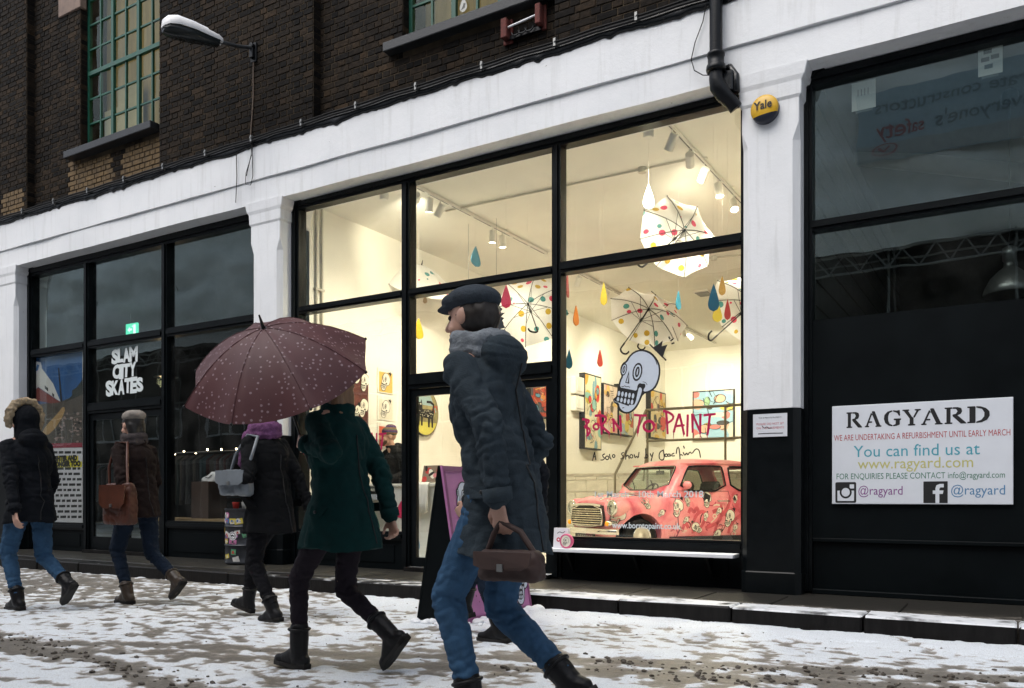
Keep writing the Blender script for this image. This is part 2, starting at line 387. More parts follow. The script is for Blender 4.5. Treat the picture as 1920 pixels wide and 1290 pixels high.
def street_fields(X, Y):
    """snow cover 0..1 and height of the trodden slush"""
    n1 = fbm(X*2.0, Y*2.3, 3, 4, .6); n2 = fbm(X*4.6+.8*n1, Y*6.5, 11, 4, .6); n3 = fbm(X*11, Y*15, 23, 3)
    n4 = fbm(X*23, Y*27, 41, 2)
    cov = .665+.50*(n1-.5)+.80*(n2-.5)+1.55*(n3-.5)+.7*(n4-.5)
    wob = .25*(fbm(X*.9, Y*.9, 31, 2)-.5)
    # tyre tracks along the street, cleared down to brown grit
    def band(x0, y0, x1, y1, w, k):
        nonlocal cov
        t = (X-x0)/(x1-x0); yc = y0+(y1-y0)*t+wob
        e = np.exp(-((Y-yc)/w)**2)
        cov = cov-k*e*(.45+.9*n2)
    band(-5.9, -4.22, -3.42, -4.55, .11, .9)
    band(-2.13, -2.95, .04, -2.17, .10, .85)
    band(-2.4, -3.35, -.3, -2.62, .13, .7)
    # worn grey strip near the kerb at the far left, deeper snow to the right by the kerb
    far = sstep(-4.6, -7.6, X)*sstep(-3.3, -1.9, Y)
    cov = cov-.42*far
    kerb = np.exp(-((Y+1.40)/.28)**2)*sstep(-6.0, -4.2, X)
    cov = cov+.38*kerb
    sign = np.exp(-(((X+3.55)/.5)**2+((Y+1.75)/.55)**2)); cov = cov+.5*sign
    cov = cov+.10*sstep(-3.0, -3.8, Y)
    for fx, fy, ca, sa in FEET:
        m = (np.abs(X-fx) < .22) & (np.abs(Y-fy) < .22)
        if not m.any(): continue
        u = (X[m]-fx)*ca+(Y[m]-fy)*sa; v = -(X[m]-fx)*sa+(Y[m]-fy)*ca; w = .042+.012*np.cos(u*18)
        e = 1-sstep(.75, 1.1, np.sqrt((u/.135)**2+(v/w)**2)); cov[m] -= .20*e; n2[m] -= .30*e
    c = sstep(.24, .80, cov)
    h = .007*c+.014*(n2-.5)+.009*(n3-.5)+.02*kerb*c+.015*sign
    return c, h, n3
def ground_mat():
    m = bpy.data.materials.new("trodden_snow_and_grit"); m.use_nodes = True; n = m.node_tree; N = n.nodes; L = n.links; b = N['Principled BSDF']
    at = N.new("ShaderNodeAttribute"); at.attribute_name = "snow"
    ge = N.new("ShaderNodeNewGeometry")
    nz = N.new("ShaderNodeTexNoise"); nz.inputs['Scale'].default_value = 38; nz.inputs['Detail'].default_value = 8; nz.inputs['Roughness'].default_value = .7
    L.new(ge.outputs['Position'], nz.inputs['Vector'])
    ad = N.new("ShaderNodeMath"); ad.operation = 'MULTIPLY_ADD'; L.new(nz.outputs['Fac'], ad.inputs[0]); ad.inputs[1].default_value = 1.1; ad.inputs[2].default_value = -.55
    a2 = N.new("ShaderNodeMath"); a2.operation = 'ADD'; L.new(at.outputs['Fac'], a2.inputs[0]); L.new(ad.outputs[0], a2.inputs[1])
    rp = N.new("ShaderNodeValToRGB"); cr = rp.color_ramp
    cr.elements[0].position = .0; cr.elements[0].color = (.165, .15, .128, 1); cr.elements[1].position = .80; cr.elements[1].color = (.71, .755, .80, 1)
    for p, c in ((.20, (.27, .25, .22)), (.42, (.33, .31, .285)), (.58, (.60, .61, .625))):
        e = cr.elements.new(p); e.color = (*c, 1)
    L.new(a2.outputs[0], rp.inputs['Fac'])
    g2 = N.new("ShaderNodeTexNoise"); g2.inputs['Scale'].default_value = 150; g2.inputs['Detail'].default_value = 3; L.new(ge.outputs['Position'], g2.inputs['Vector'])
    r2 = N.new("ShaderNodeValToRGB"); r2.color_ramp.elements[0].position = .33; r2.color_ramp.elements[0].color = (.62, .6, .57, 1); r2.color_ramp.elements[1].position = .5; r2.color_ramp.elements[1].color = (1, 1, 1, 1)
    L.new(g2.outputs['Fac'], r2.inputs['Fac'])
    mx = N.new("ShaderNodeMix"); mx.data_type = 'RGBA'; mx.blend_type = 'MULTIPLY'; mx.inputs[0].default_value = .8
    L.new(rp.outputs[0], mx.inputs[6]); L.new(r2.outputs[0], mx.inputs[7]); L.new(mx.outputs[2], b.inputs['Base Color'])
    mr = N.new("ShaderNodeMapRange"); mr.inputs['To Min'].default_value = .38; mr.inputs['To Max'].default_value = .8; L.new(a2.outputs[0], mr.inputs['Value']); L.new(mr.outputs[0], b.inputs['Roughness'])
    bp = N.new("ShaderNodeBump"); bp.inputs['Strength'].default_value = .7; bp.inputs['Distance'].default_value = .012
    L.new(nz.outputs['Fac'], bp.inputs['Height']); L.new(bp.outputs[0], b.inputs['Normal'])
    return m
M_STREET = ground_mat()
KERB_Y = -1.12; PAVE_Z = .133
def street():
    xs = np.arange(-14.5, 1.6, .022); ys = np.arange(-5.4, KERB_Y+.03, .018)
    X, Y = np.meshgrid(xs, ys); c, h, n3 = street_fields(X, Y)
    nx, ny = len(xs), len(ys)
    co = np.stack([X.ravel(), Y.ravel(), h.ravel()], 1)
    idx = np.arange(nx*ny).reshape(ny, nx)
    q = np.stack([idx[:-1, :-1].ravel(), idx[:-1, 1:].ravel(), idx[1:, 1:].ravel(), idx[1:, :-1].ravel()], 1)
    me = bpy.data.meshes.new("street")
    me.vertices.add(len(co)); me.vertices.foreach_set('co', co.ravel())
    me.loops.add(q.size); me.loops.foreach_set('vertex_index', q.ravel())
    me.polygons.add(len(q)); me.polygons.foreach_set('loop_start', np.arange(0, q.size, 4)); me.polygons.foreach_set('loop_total', np.full(len(q), 4))
    me.update(calc_edges=True); me.polygons.foreach_set('use_smooth', np.ones(len(q), bool))
    a = me.attributes.new("snow", 'FLOAT', 'POINT'); a.data.foreach_set('value', c.ravel())
    me.materials.append(M_STREET)
    o = link_mesh("street", me); props(o, kind='structure')
    # the rest of the street, out to where it is lost
    xs = np.concatenate([np.linspace(-90, -14.5, 60), np.linspace(-14, 1, 40), np.linspace(1.6, 70, 50)]); ys = np.linspace(-12.6, KERB_Y, 40)
    X, Y = np.meshgrid(xs, ys); c, h, n3 = street_fields(X, Y); nx, ny = len(xs), len(ys)
    idx = np.arange(nx*ny).reshape(ny, nx)
    me = bpy.data.meshes.new("ground"); me.from_pydata([(x, y, -.05) for x, y in zip(X.ravel(), Y.ravel())], [], [tuple(t) for t in np.stack([idx[:-1, :-1].ravel(), idx[:-1, 1:].ravel(), idx[1:, 1:].ravel(), idx[1:, :-1].ravel()], 1).tolist()])
    a = me.attributes.new("snow", 'FLOAT', 'POINT'); a.data.foreach_set('value', c.ravel()*.9)
    me.materials.append(M_STREET); props(link_mesh("ground", me), kind='structure')
street()
def slush():
    mb = MB(); rs = random.Random(5)
    ico = bmesh.new(); bmesh.ops.create_icosphere(ico, subdivisions=1, radius=1); base = [v.co.copy() for v in ico.verts]; fs = [tuple(v.index for v in f.verts) for f in ico.faces]; ico.free()
    def lump(x, y, r):
        ph = V(rs.random()*50, rs.random()*50, rs.random()*50); hz = float(street_fields(np.array([[x]]), np.array([[y]]))[1][0, 0])
        sx, sy, sz = r*rs.uniform(.8, 1.7), r*rs.uniform(.7, 1.2), r*rs.uniform(.5, .95)
        mb.add([V(x+v.x*sx*(1+.5*mnoise.noise(v*1.7+ph)), y+v.y*sy*(1+.5*mnoise.noise(v*1.9+ph)), hz+sz*.35+v.z*sz*(1+.4*mnoise.noise(v*2+ph))) for v in base], fs, 0, False)
    for _ in range(420):
        t = rs.random()
        k = rs.randrange(3)
        if k == 0: x, y = -5.9+2.5*t, -4.22-.33*t
        elif k == 1: x, y = -2.13+2.3*t, -2.95+.8*t
        else: x, y = -2.4+2.2*t, -3.35+.75*t
        lump(x+rs.gauss(0, .1), y+rs.gauss(0, .07), rs.choice((.005, .006, .008, .012, .016)))
    for _ in range(330): lump(rs.uniform(-9, .2), rs.uniform(-4.6, -1.4), rs.choice((.004, .005, .006, .009)))
    o = mb.build("slush_clumps", [mat("brown_slush", (.075, .062, .048), .6, var=.5, scale=30)], fix=False); props(o, kind='stuff')
slush()
def pavement():
    m = bpy.data.materials.new("wet_pavement_with_snow"); m.use_nodes = True; n = m.node_tree; N = n.nodes; L = n.links; b = N['Principled BSDF']
    ge = N.new("ShaderNodeNewGeometry"); sp = N.new("ShaderNodeSeparateXYZ"); L.new(ge.outputs['Position'], sp.inputs[0])
    nz = N.new("ShaderNodeTexNoise"); nz.inputs['Scale'].default_value = 7; nz.inputs['Detail'].default_value = 8; nz.inputs['Roughness'].default_value = .7; L.new(ge.outputs['Position'], nz.inputs['Vector'])
    bgn = N.new("ShaderNodeTexNoise"); bgn.inputs['Scale'].default_value = .7; L.new(ge.outputs['Position'], bgn.inputs['Vector'])
    mr = N.new("ShaderNodeMapRange"); mr.inputs['From Min'].default_value = -.45; mr.inputs['From Max'].default_value = -1.0; mr.inputs['To Min'].default_value = -.42; mr.inputs['To Max'].default_value = .10; L.new(sp.outputs['Y'], mr.inputs['Value'])
    mrx = N.new("ShaderNodeMapRange"); mrx.inputs['From Min'].default_value = -6.5; mrx.inputs['From Max'].default_value = -3.2; mrx.inputs['To Min'].default_value = -.26; mrx.inputs['To Max'].default_value = .03; L.new(sp.outputs['X'], mrx.inputs['Value'])
    a = N.new("ShaderNodeMath"); a.operation = 'ADD'; L.new(nz.outputs['Fac'], a.inputs[0]); L.new(mr.outputs[0], a.inputs[1])
    a2 = N.new("ShaderNodeMath"); a2.operation = 'ADD'; L.new(a.outputs[0], a2.inputs[0]); L.new(mrx.outputs[0], a2.inputs[1])
    a3 = N.new("ShaderNodeMath"); a3.operation = 'MULTIPLY_ADD'; L.new(bgn.outputs['Fac'], a3.inputs[0]); a3.inputs[1].default_value = .5; a3.inputs[2].default_value = -.25
    a4 = N.new("ShaderNodeMath"); a4.operation = 'ADD'; L.new(a2.outputs[0], a4.inputs[0]); L.new(a3.outputs[0], a4.inputs[1])
    rp = N.new("ShaderNodeValToRGB"); cr = rp.color_ramp; cr.elements[0].position = .25; cr.elements[0].color = (.030, .028, .024, 1); cr.elements[1].position = .74; cr.elements[1].color = (.80, .82, .84, 1)
    for p, c in ((.42, (.055, .049, .040)), (.52, (.15, .135, .115)), (.6, (.5, .5, .5))):
        e = cr.elements.new(p); e.color = (*c, 1)
    L.new(a4.outputs[0], rp.inputs['Fac']); L.new(rp.outputs[0], b.inputs['Base Color'])
    r2 = N.new("ShaderNodeMapRange"); r2.inputs['From Min'].default_value = .3; r2.inputs['From Max'].default_value = .7; r2.inputs['To Min'].default_value = .3; r2.inputs['To Max'].default_value = .75; L.new(a4.outputs[0], r2.inputs['Value']); L.new(r2.outputs[0], b.inputs['Roughness'])
    bp = N.new("ShaderNodeBump"); bp.inputs['Strength'].default_value = .5; bp.inputs['Distance'].default_value = .01; L.new(nz.outputs['Fac'], bp.inputs['Height']); L.new(bp.outputs[0], b.inputs['Normal'])
    mb = MB(); mb.box(-60, 50, KERB_Y+.30, .6, -.1, PAVE_Z-.012)
    pv = mb.build("pavement", [m]); props(pv, kind='structure')
    slabm = m
    # flagstones and kerbstones, each a stone of its own
    rs = random.Random(3); x = -16.0; k = 0
    proto = []
    for i in range(4):
        q = MB(); q.box(-.455, .455, 0, .30, -.16, 0); proto.append(q)
    me_k = []
    for i in range(3):
        q = MB(); q.box(-.452, .452, 0, .292, -.20, 0)
        me = q.mesh("kerb_stone"); bm = bmesh.new(); bm.from_mesh(me)
        bmesh.ops.bevel(bm, geom=[e for e in bm.edges], offset=.012, segments=1, affect='EDGES')
        for v in bm.verts: v.co += V(0, 0, rs.uniform(-.003, .003))
        bmesh.ops.recalc_face_normals(bm, faces=bm.faces); bm.to_mesh(me); bm.free(); me.materials.append(kerbm); me_k.append(me)
    while x < 3.0:
        o = bpy.data.objects.new("kerb_stone", me_k[k % 3]); COL.objects.link(o); o.parent = pv
        o.location = (x, KERB_Y+rs.uniform(-.004, .004), PAVE_Z+rs.uniform(-.003, .003)); o.rotation_euler = (0, 0, rs.uniform(-.003, .003)); x += .915; k += 1
    me_f = []
    for w in (.60, .75, .9):
        q = MB(); q.box(0, w-.012, 0, .635, -.05, 0); me = q.mesh("flagstone"); bm = bmesh.new(); bm.from_mesh(me)
        bmesh.ops.bevel(bm, geom=[e for e in bm.edges], offset=.006, segments=1, affect='EDGES'); bmesh.ops.recalc_face_normals(bm, faces=bm.faces); bm.to_mesh(me); bm.free(); me.materials.append(slabm); me_f.append((w, me))
    x = -16.0
    while x < 2.5:
        w, me = me_f[rs.randrange(3)]
        o = bpy.data.objects.new("flagstone", me); COL.objects.link(o); o.parent = pv; o.location = (x, KERB_Y+.306, PAVE_Z+rs.uniform(-.002, .003)); x += w
kerbm = M_DARKSTONE
def kerb_snow():
    """dark kerb with snow lying on its top"""
    m = M_DARKSTONE; n = m.node_tree; N = n.nodes; L = n.links; b = N['Principled BSDF']
    ge = N.new("ShaderNodeNewGeometry"); sp = N.new("ShaderNodeSeparateXYZ"); L.new(ge.outputs['Normal'], sp.inputs[0])
    ps = N.new("ShaderNodeSeparateXYZ"); L.new(ge.outputs['Position'], ps.inputs[0])
    nz = N.new("ShaderNodeTexNoise"); nz.inputs['Scale'].default_value = 6; nz.inputs['Detail'].default_value = 7; L.new(ge.outputs['Position'], nz.inputs['Vector'])
    mrx = N.new("ShaderNodeMapRange"); mrx.inputs['From Min'].default_value = -7.5; mrx.inputs['From Max'].default_value = -3.2; mrx.inputs['To Min'].default_value = -.26; mrx.inputs['To Max'].default_value = .10; L.new(ps.outputs['X'], mrx.inputs['Value'])
    a = N.new("ShaderNodeMath"); a.operation = 'ADD'; L.new(nz.outputs['Fac'], a.inputs[0]); L.new(mrx.outputs[0], a.inputs[1])
    r = N.new("ShaderNodeMapRange"); r.inputs['From Min'].default_value = .40; r.inputs['From Max'].default_value = .60; L.new(a.outputs[0], r.inputs['Value'])
    g = N.new("ShaderNodeMath"); g.operation = 'GREATER_THAN'; g.inputs[1].default_value = .6; L.new(sp.outputs['Z'], g.inputs[0])
    mu = N.new("ShaderNodeMath"); mu.operation = 'MULTIPLY'; L.new(r.outputs[0], mu.inputs[0]); L.new(g.outputs[0], mu.inputs[1])
    old = b.inputs['Base Color'].links[0].from_socket
    mx = N.new("ShaderNodeMix"); mx.data_type = 'RGBA'; L.new(mu.outputs[0], mx.inputs[0]); L.new(old, mx.inputs[6]); mx.inputs[7].default_value = (.72, .74, .76, 1)
    L.new(mx.outputs[2], b.inputs['Base Color'])
kerb_snow(); pavement()

# ------------------------------------------------------------------ across the street: scaffold wrapped in white sheeting (seen in the shop glass)
def across():
    t = thing("office_block", "dark brick block across the street, seen reflected behind the scaffold in the shop glass", "building", (-5, -13.4, 0))
    mb = MB(); mb.box(-60, 30, -24, -13.4, -.05, 13.5); mb.build("wall", mat("dark_far_brick", (.05, .045, .04), .9, var=.3), t)
    for i in range(-14, 5):
        x = i*3.6; q = MB()
        for zz in (3.2, 4.35): q.box(x-1.0, x+1.0, -13.4, -13.33, zz, zz+.07)
        for xx in (-1.0, -.33, .33, .95): q.box(x+xx, x+xx+.06, -13.4, -13.335, 3.27, 4.35)
        w = q.build("window_frame", M_PRINTW, t)
        g = MB(); g.box(x-.94, x+.95, -13.4, -13.37, 3.28, 4.34); g.build("pane", mat("dark_far_glass", (.02, .022, .024), .08, var=.1), w)
    t = thing("scaffold", "scaffold tower with white sheeting and lattice girders, reflected in the shop windows", "scaffold", (-5, -12.4, 0))
    q = MB()
    for i in range(-20, 9):
        for y in (-12.2, -13.2): q.cyl((i*2.4, y, -.05), (i*2.4, y, 12.5), .024, n=6)
    for z in (2.2, 4.4, 6.4, 8.4, 10.4, 12.4):
        for y in (-12.2, -13.2): q.cyl((-48, y, z), (20, y, z), .024, n=6)
    q.build("tube_frame", M_STEEL, t)
    q = MB()
    for z in (5.95, 6.35): q.cyl((-48, -12.1, z), (20, -12.1, z), .03, n=6)
    for i in range(-80, 34):
        q.cyl((i*.6, -12.1, 5.95), (i*.6+.3, -12.1, 6.35), .018, n=5); q.cyl((i*.6+.3, -12.1, 6.35), (i*.6+.6, -12.1, 5.95), .018, n=5)
    q.build("lattice_girder", M_STEEL, t)
    xs = np.arange(-48, 20.1, .22); zs = np.arange(6.4, 12.6, .22); X, Z = np.meshgrid(xs, zs)
    D = .34*(fbm(X*.45+Z*.35, Z*1.9+X*.25, 5, 3)-.5)*2+.16*np.abs(np.sin(X*PI/2.4))+.10*np.abs(fbm(X*.8, Z*3.2, 15, 2)-.5)*2-.10*(np.abs((Z-6.4) % 2.0-.1) < .12)
    me = bpy.data.meshes.new("sheeting"); nx = len(xs); ny = len(zs); idx = np.arange(nx*ny).reshape(ny, nx)
    me.from_pydata(list(zip(X.ravel().tolist(), (-12.05+D).ravel().tolist(), Z.ravel().tolist())), [], np.stack([idx[:-1, :-1].ravel(), idx[:-1, 1:].ravel(), idx[1:, 1:].ravel(), idx[1:, :-1].ravel()], 1).tolist())
    me.materials.append(mat("white_sheeting", (.88, .9, .9), .5, var=.15, scale=1)); 
    me.polygons.foreach_set('use_smooth', [True]*len(me.polygons)); link_mesh("sheeting", me, t)
    # site banner facing the shops
    b = thing("site_banner", "blue site banner on the scaffold sheeting, mirrored in the upper window of the dark shop", "banner", (0.5, -11.8, 9))
    xl, xr = -2.95, 2.3
    q = MB(); q.box(xl, xr, -11.80, -11.78, 8.2, 9.75); q.box(xl+.02, xr, -11.7795, -11.775, 8.22, 8.55, 1); q.build("cloth", [mat("banner_blue", (.40, .50, .57), .6, var=.1), mat("banner_pale", (.42, .45, .46), .6, var=.1)], b)
    def line(txt, u, z, size, m, nm):
        q = MB(); text_geo(q, txt, plane_fn((xl+u, -11.772, z), (-1, 0, 0), (0, 0, 1)), size, align='RIGHT', bold=.004); q.build(nm, m, b, fix=False)
    gi = flat("banner_grey", (.22, .28, .32)); line("considerate constructors", .30, 9.22, .40, gi, "upper_line"); line("secure everyone's", 1.52, 8.74, .40, gi, "lower_line"); line("safety", .36, 8.70, .42, flat("red_print", (.42, .19, .20)), "red_word")
    q = MB(); fn = plane_fn((xl+.5, -11.772, 8.42), (-1, 0, 0), (0, 0, 1)); o_ = ell(0, 0, .26, .15, 0, 24); i_ = ell(0, 0, .22, .12, 0, 24)
    q.add([fn(u, v) for u, v in o_]+[fn(u, v) for u, v in i_], [(k, (k+1) % 24, (k+1) % 24+24, k+24) for k in range(24)]); add_stroke(q, [(-.12, .05), (0, -.05), (.14, .06)], .05, fn, .001); q.build("emblem", MATS["red_print"], b, fix=False)
across()
# ------------------------------------------------------------------ the brick building
BW = thing("brick_warehouse", "sooty brick warehouse with white painted ground floor beam and pillars", "building", (-7, 0, 0))
BEAM_B, BEAM_T = 4.60, 5.36
PILL = [(-14.12, -13.56), (-8.21, -7.70), (-2.05, -1.565), (4.1, 4.6)]
# piers stand proud; recessed panels hold the windows
PANELS = [(-13.24, -10.0), (-7.147, -3.9)]; REC = .125
WINS = [(-12.02, -10.16, 6.10, 9.2), (-5.90, -4.05, 6.03, 9.1)]
def wall_y(x):
    for a, b in PANELS:
        if a <= x <= b: return REC
    return 0.0
def brickwork():
    back = MB()
    xs = sorted([-40.0, 12.0]+[v for p in PANELS for v in p])
    for a, b in zip(xs[:-1], xs[1:]):
        y = wall_y((a+b)/2)+.005
        holes = [w for w in WINS if a <= w[0] and w[1] <= b+.2]
        if holes:
            h = holes[0]
            back.box(a, h[0], y, .6, 5.3, 12.6); back.box(h[1], b, y, .6, 5.3, 12.6)
            back.box(h[0], h[1], y, .6, 5.3, h[2]); back.box(h[0], h[1], y, .6, h[3], 12.6)
        else: back.box(a, b, y, .6, 5.3, 12.6)
    back.build("wall", M_MORTAR, BW)
    L_, H_, G_ = .215, .065, .010
    rs = random.Random(11); out = []
    def course(a, b, row, z, y, into=None):
        """alternate stretcher and header courses between a and b"""
        w = L_ if row % 2 == 0 else .1025
        x = a-(0 if row % 2 == 0 else .056)
        while x < b-.02:
            x0 = max(x, a); x1 = min(x+w, b)
            if x1-x0 > .025: out.append((x0, x1, z, y))
            x += w+G_
    z = 5.36; row = 0
    segs = []
    xs = [-16.0]+[v for p in PANELS for v in p]+[-.9]
    while z < 9.3:
        for i, (a, b) in enumerate(zip(xs[:-1], xs[1:])):
            y = wall_y((a+b)/2)
            parts = [(a, b)]
            for w in WINS:
                if a <= w[0] < b and w[2]-.09 < z+H_ and z < w[3]:
                    parts = [(a, w[0]), (min(w[1], b), b)]
            for p, q in parts:
                if q-p > .03: course(p+.003, q-.003, row, z, y)
        z += H_+G_; row += 1
    # keep what the street can show
    keep = []
    for x0, x1, z, y in out:
        px, py = proj(((x0+x1)/2, y, z))
        if py > -130 and -160 < px < 2000: keep.append((depth_of((x0, y, z))*(1 if -5 < py < 1290 and 0 < px < 1920 else 9), x0, x1, z, y))
    keep.sort()
    singles, rest = keep[:292], keep[292:]
    cache = {}
    def yellow(x, z, y): return (-12.25 < x < -10.0 and z < 6.0 and z > 5.45 and mnoise.noise(V(x*1.5, 0, z*2)) > -.28) or (-13.9 < x < -13.4 and z < 5.75)
    for d, x0, x1, z, y in singles:
        k = round((x1-x0), 3)
        if k not in cache:
            q = MB(); q.box(-k/2, k/2, 0, .05, 0, H_); me = q.mesh("brick"); bm = bmesh.new(); bm.from_mesh(me)
            bmesh.ops.bevel(bm, geom=[e for e in bm.edges if all(v.co.y < .01 for v in e.verts)], offset=.005, segments=1, affect='EDGES'); bmesh.ops.recalc_face_normals(bm, faces=bm.faces)
            bm.to_mesh(me); bm.free(); me.materials.append(M_BRICK1); cache[k] = me
        o = bpy.data.objects.new("brick", cache[k]); COL.objects.link(o); o.parent = BW
        o.location = ((x0+x1)/2+7, y-rs.uniform(0, .006), z+rs.uniform(-.002, .002)); o.rotation_euler = (rs.uniform(-.02, .02), rs.uniform(-.008, .008), rs.uniform(-.012, .012))
    q = MB()
    def put(x0, x1, y0, z, m):
        e = .004; yy = y0-rs.uniform(0, .006); z0 = z+rs.uniform(-.002, .002)
        q.add([(x0, y0+.05, z0), (x1, y0+.05, z0), (x1, y0+.05, z0+H_), (x0, y0+.05, z0+H_), (x0+e, yy, z0+e), (x1-e, yy, z0+e), (x1-e, yy, z0+H_-e), (x0+e, yy, z0+H_-e)],
              [(4, 5, 6, 7), (0, 1, 5, 4), (1, 2, 6, 5), (2, 3, 7, 6), (3, 0, 4, 7)], m)
    for d, x0, x1, z, y in rest: put(x0, x1, y, z, 1 if yellow((x0+x1)/2, z, y) else 0)
    # returns of the piers (faces that look along the street) and window reveals
    z = 5.36; row = 0
    while z < 9.3:
        for X, ya, yb in ((-13.24, 0, REC), (-7.147, 0, REC)):
            q.box(X-.05, X+.004, ya+.008, yb-.004, z, z+H_, 0)
        for w in WINS:
            if z > w[2]-.03 and z < w[3]: q.box(w[0]-.05, w[0]+.004, REC+.008+(.0 if row % 2 else .0), .30, z, z+H_, 0)
        z += H_+G_; row += 1
    o = q.build("bricks", [M_BRICKN, M_YBRICK], BW); props(o, kind='stuff')
brickwork()
def upper_windows():
    rs = random.Random(2)
    for wi, (x0, x1, z0, z1) in enumerate(WINS):
        y = .235; q = MB(); pitch = .372; ncol = 6; cw = (x1-x0-.05)/ncol
        q.box(x0+.003, x0+.05, y, y+.05, z0+.05, z1); q.box(x1-.05, x1-.003, y, y+.05, z0+.05, z1); q.box(x0+.05, x1-.05, y, y+.05, z0+.05, z0+.10)
        cols = [x0+.025+cw*i for i in range(ncol+1)]
        rows = [z0+.075]+[z0+.10+pitch*k for k in (1, 2, 3, 4, 5, 6, 7, 8)]
        for i in range(1, ncol):
            t = .028 if i in (2, 4) else .013
            q.box(cols[i]-t, cols[i]+t, y-(.012 if i in (2, 4) else 0), y+.035, z0+.10, z1)
        for k in range(1, len(rows)):
            t = .030 if k == 3 else .012
            q.box(x0+.05, x1-.05, y-.02 if k == 3 else y+.004, y+.033, rows[k]-t, rows[k]+t)
        w = q.build("window", M_GREEN, BW)
        for i in range(ncol):
            for k in range(len(rows)-1):
                if rows[k+1] > z1+.1: continue
                p = MB(); a = rs.uniform(-.012, .012); b = rs.uniform(-.008, .008)
                p.add([(cols[i]+.01, y+.016+a, rows[k]+.01), (cols[i+1]-.01, y+.016-a, rows[k]+.01), (cols[i+1]-.01, y+.016-a+b, rows[k+1]-.01), (cols[i]+.01, y+.016+a+b, rows[k+1]-.01)], [(0, 1, 2, 3)])
                p.build("pane", M_UGLASS, w, fix=False)
        # what stands close behind the glass: blinds, paper
        bl = MB()
        cmx = 0
        bl.box(x0, x1, .55, .57, z0, z1+.2, 0)
        if wi == 0:
            for (a, b_, c, d) in ((0, .55, .1, .75), (.35, .95, .12, 1.0), (.9, 1.2, .1, .32), (.4, .62, .1, .3)): bl.box(x0+.05+a, x0+.05+b_, .48-a*.02, .485-a*.02, z0+c-.05, z0+d, 1 if a < .8 and b_ > .6 or a == 0 else 2)
        bl.build("blind", [mat("tan_blind", (.26, .21, .12), .8, var=.35, scale=2, stretch=(4, 1, .5)), mat("pale_paper", (.38, .38, .34), .8, var=.1), mat("dark_board", (.10, .09, .08), .8)], BW)
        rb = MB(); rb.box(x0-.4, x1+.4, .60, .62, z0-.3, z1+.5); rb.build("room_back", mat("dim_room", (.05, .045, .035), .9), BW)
        # projecting stone sill and lintel
        s = MB(); xl = x0-.19; s.box(xl, x1+(.0 if wi == 0 else .12), -.03 if wi == 0 else .0, .27, z0-.085, z0+.02); s.build("window_sill", mat("black_painted_sill", (.016, .018, .02), .45, var=.35, bump=.3), BW, bevel=.008)
    l = MB(); a = AT(130, 12, REC); l.box(-12.55, -11.98, REC-.03, .2, 8.28, 8.75); l.build("lintel", mat("pinkish_stone", (.20, .14, .11), .8, var=.3), BW, bevel=.008)
    # bulb drawing on the pane of the second window
    d = thing("bulb_sticker", "white drop shaped drawing stuck on the green framed window above the beam", "sticker", (-5.1, .2, 6.25))
    c = AT(869, 12, .228); f = front(c.x, .226, c.z); q = MB(); q.poly(smooth_closed([(0, .10), (.045, .02), (.05, -.03), (0, -.07), (-.05, -.03), (-.045, .02)]), f, 0, 0)
    for k in range(5): add_stroke(q, [(-.03+.01*k, -.03+.012*k), (.0, .012*k-.02), (.02+.003*k, .01*k-.015)], .006, f, .001, 1)
    q.build("drawing", [flat("pale_print", (.5, .5, .46)), M_INK], d, fix=False)
upper_windows()

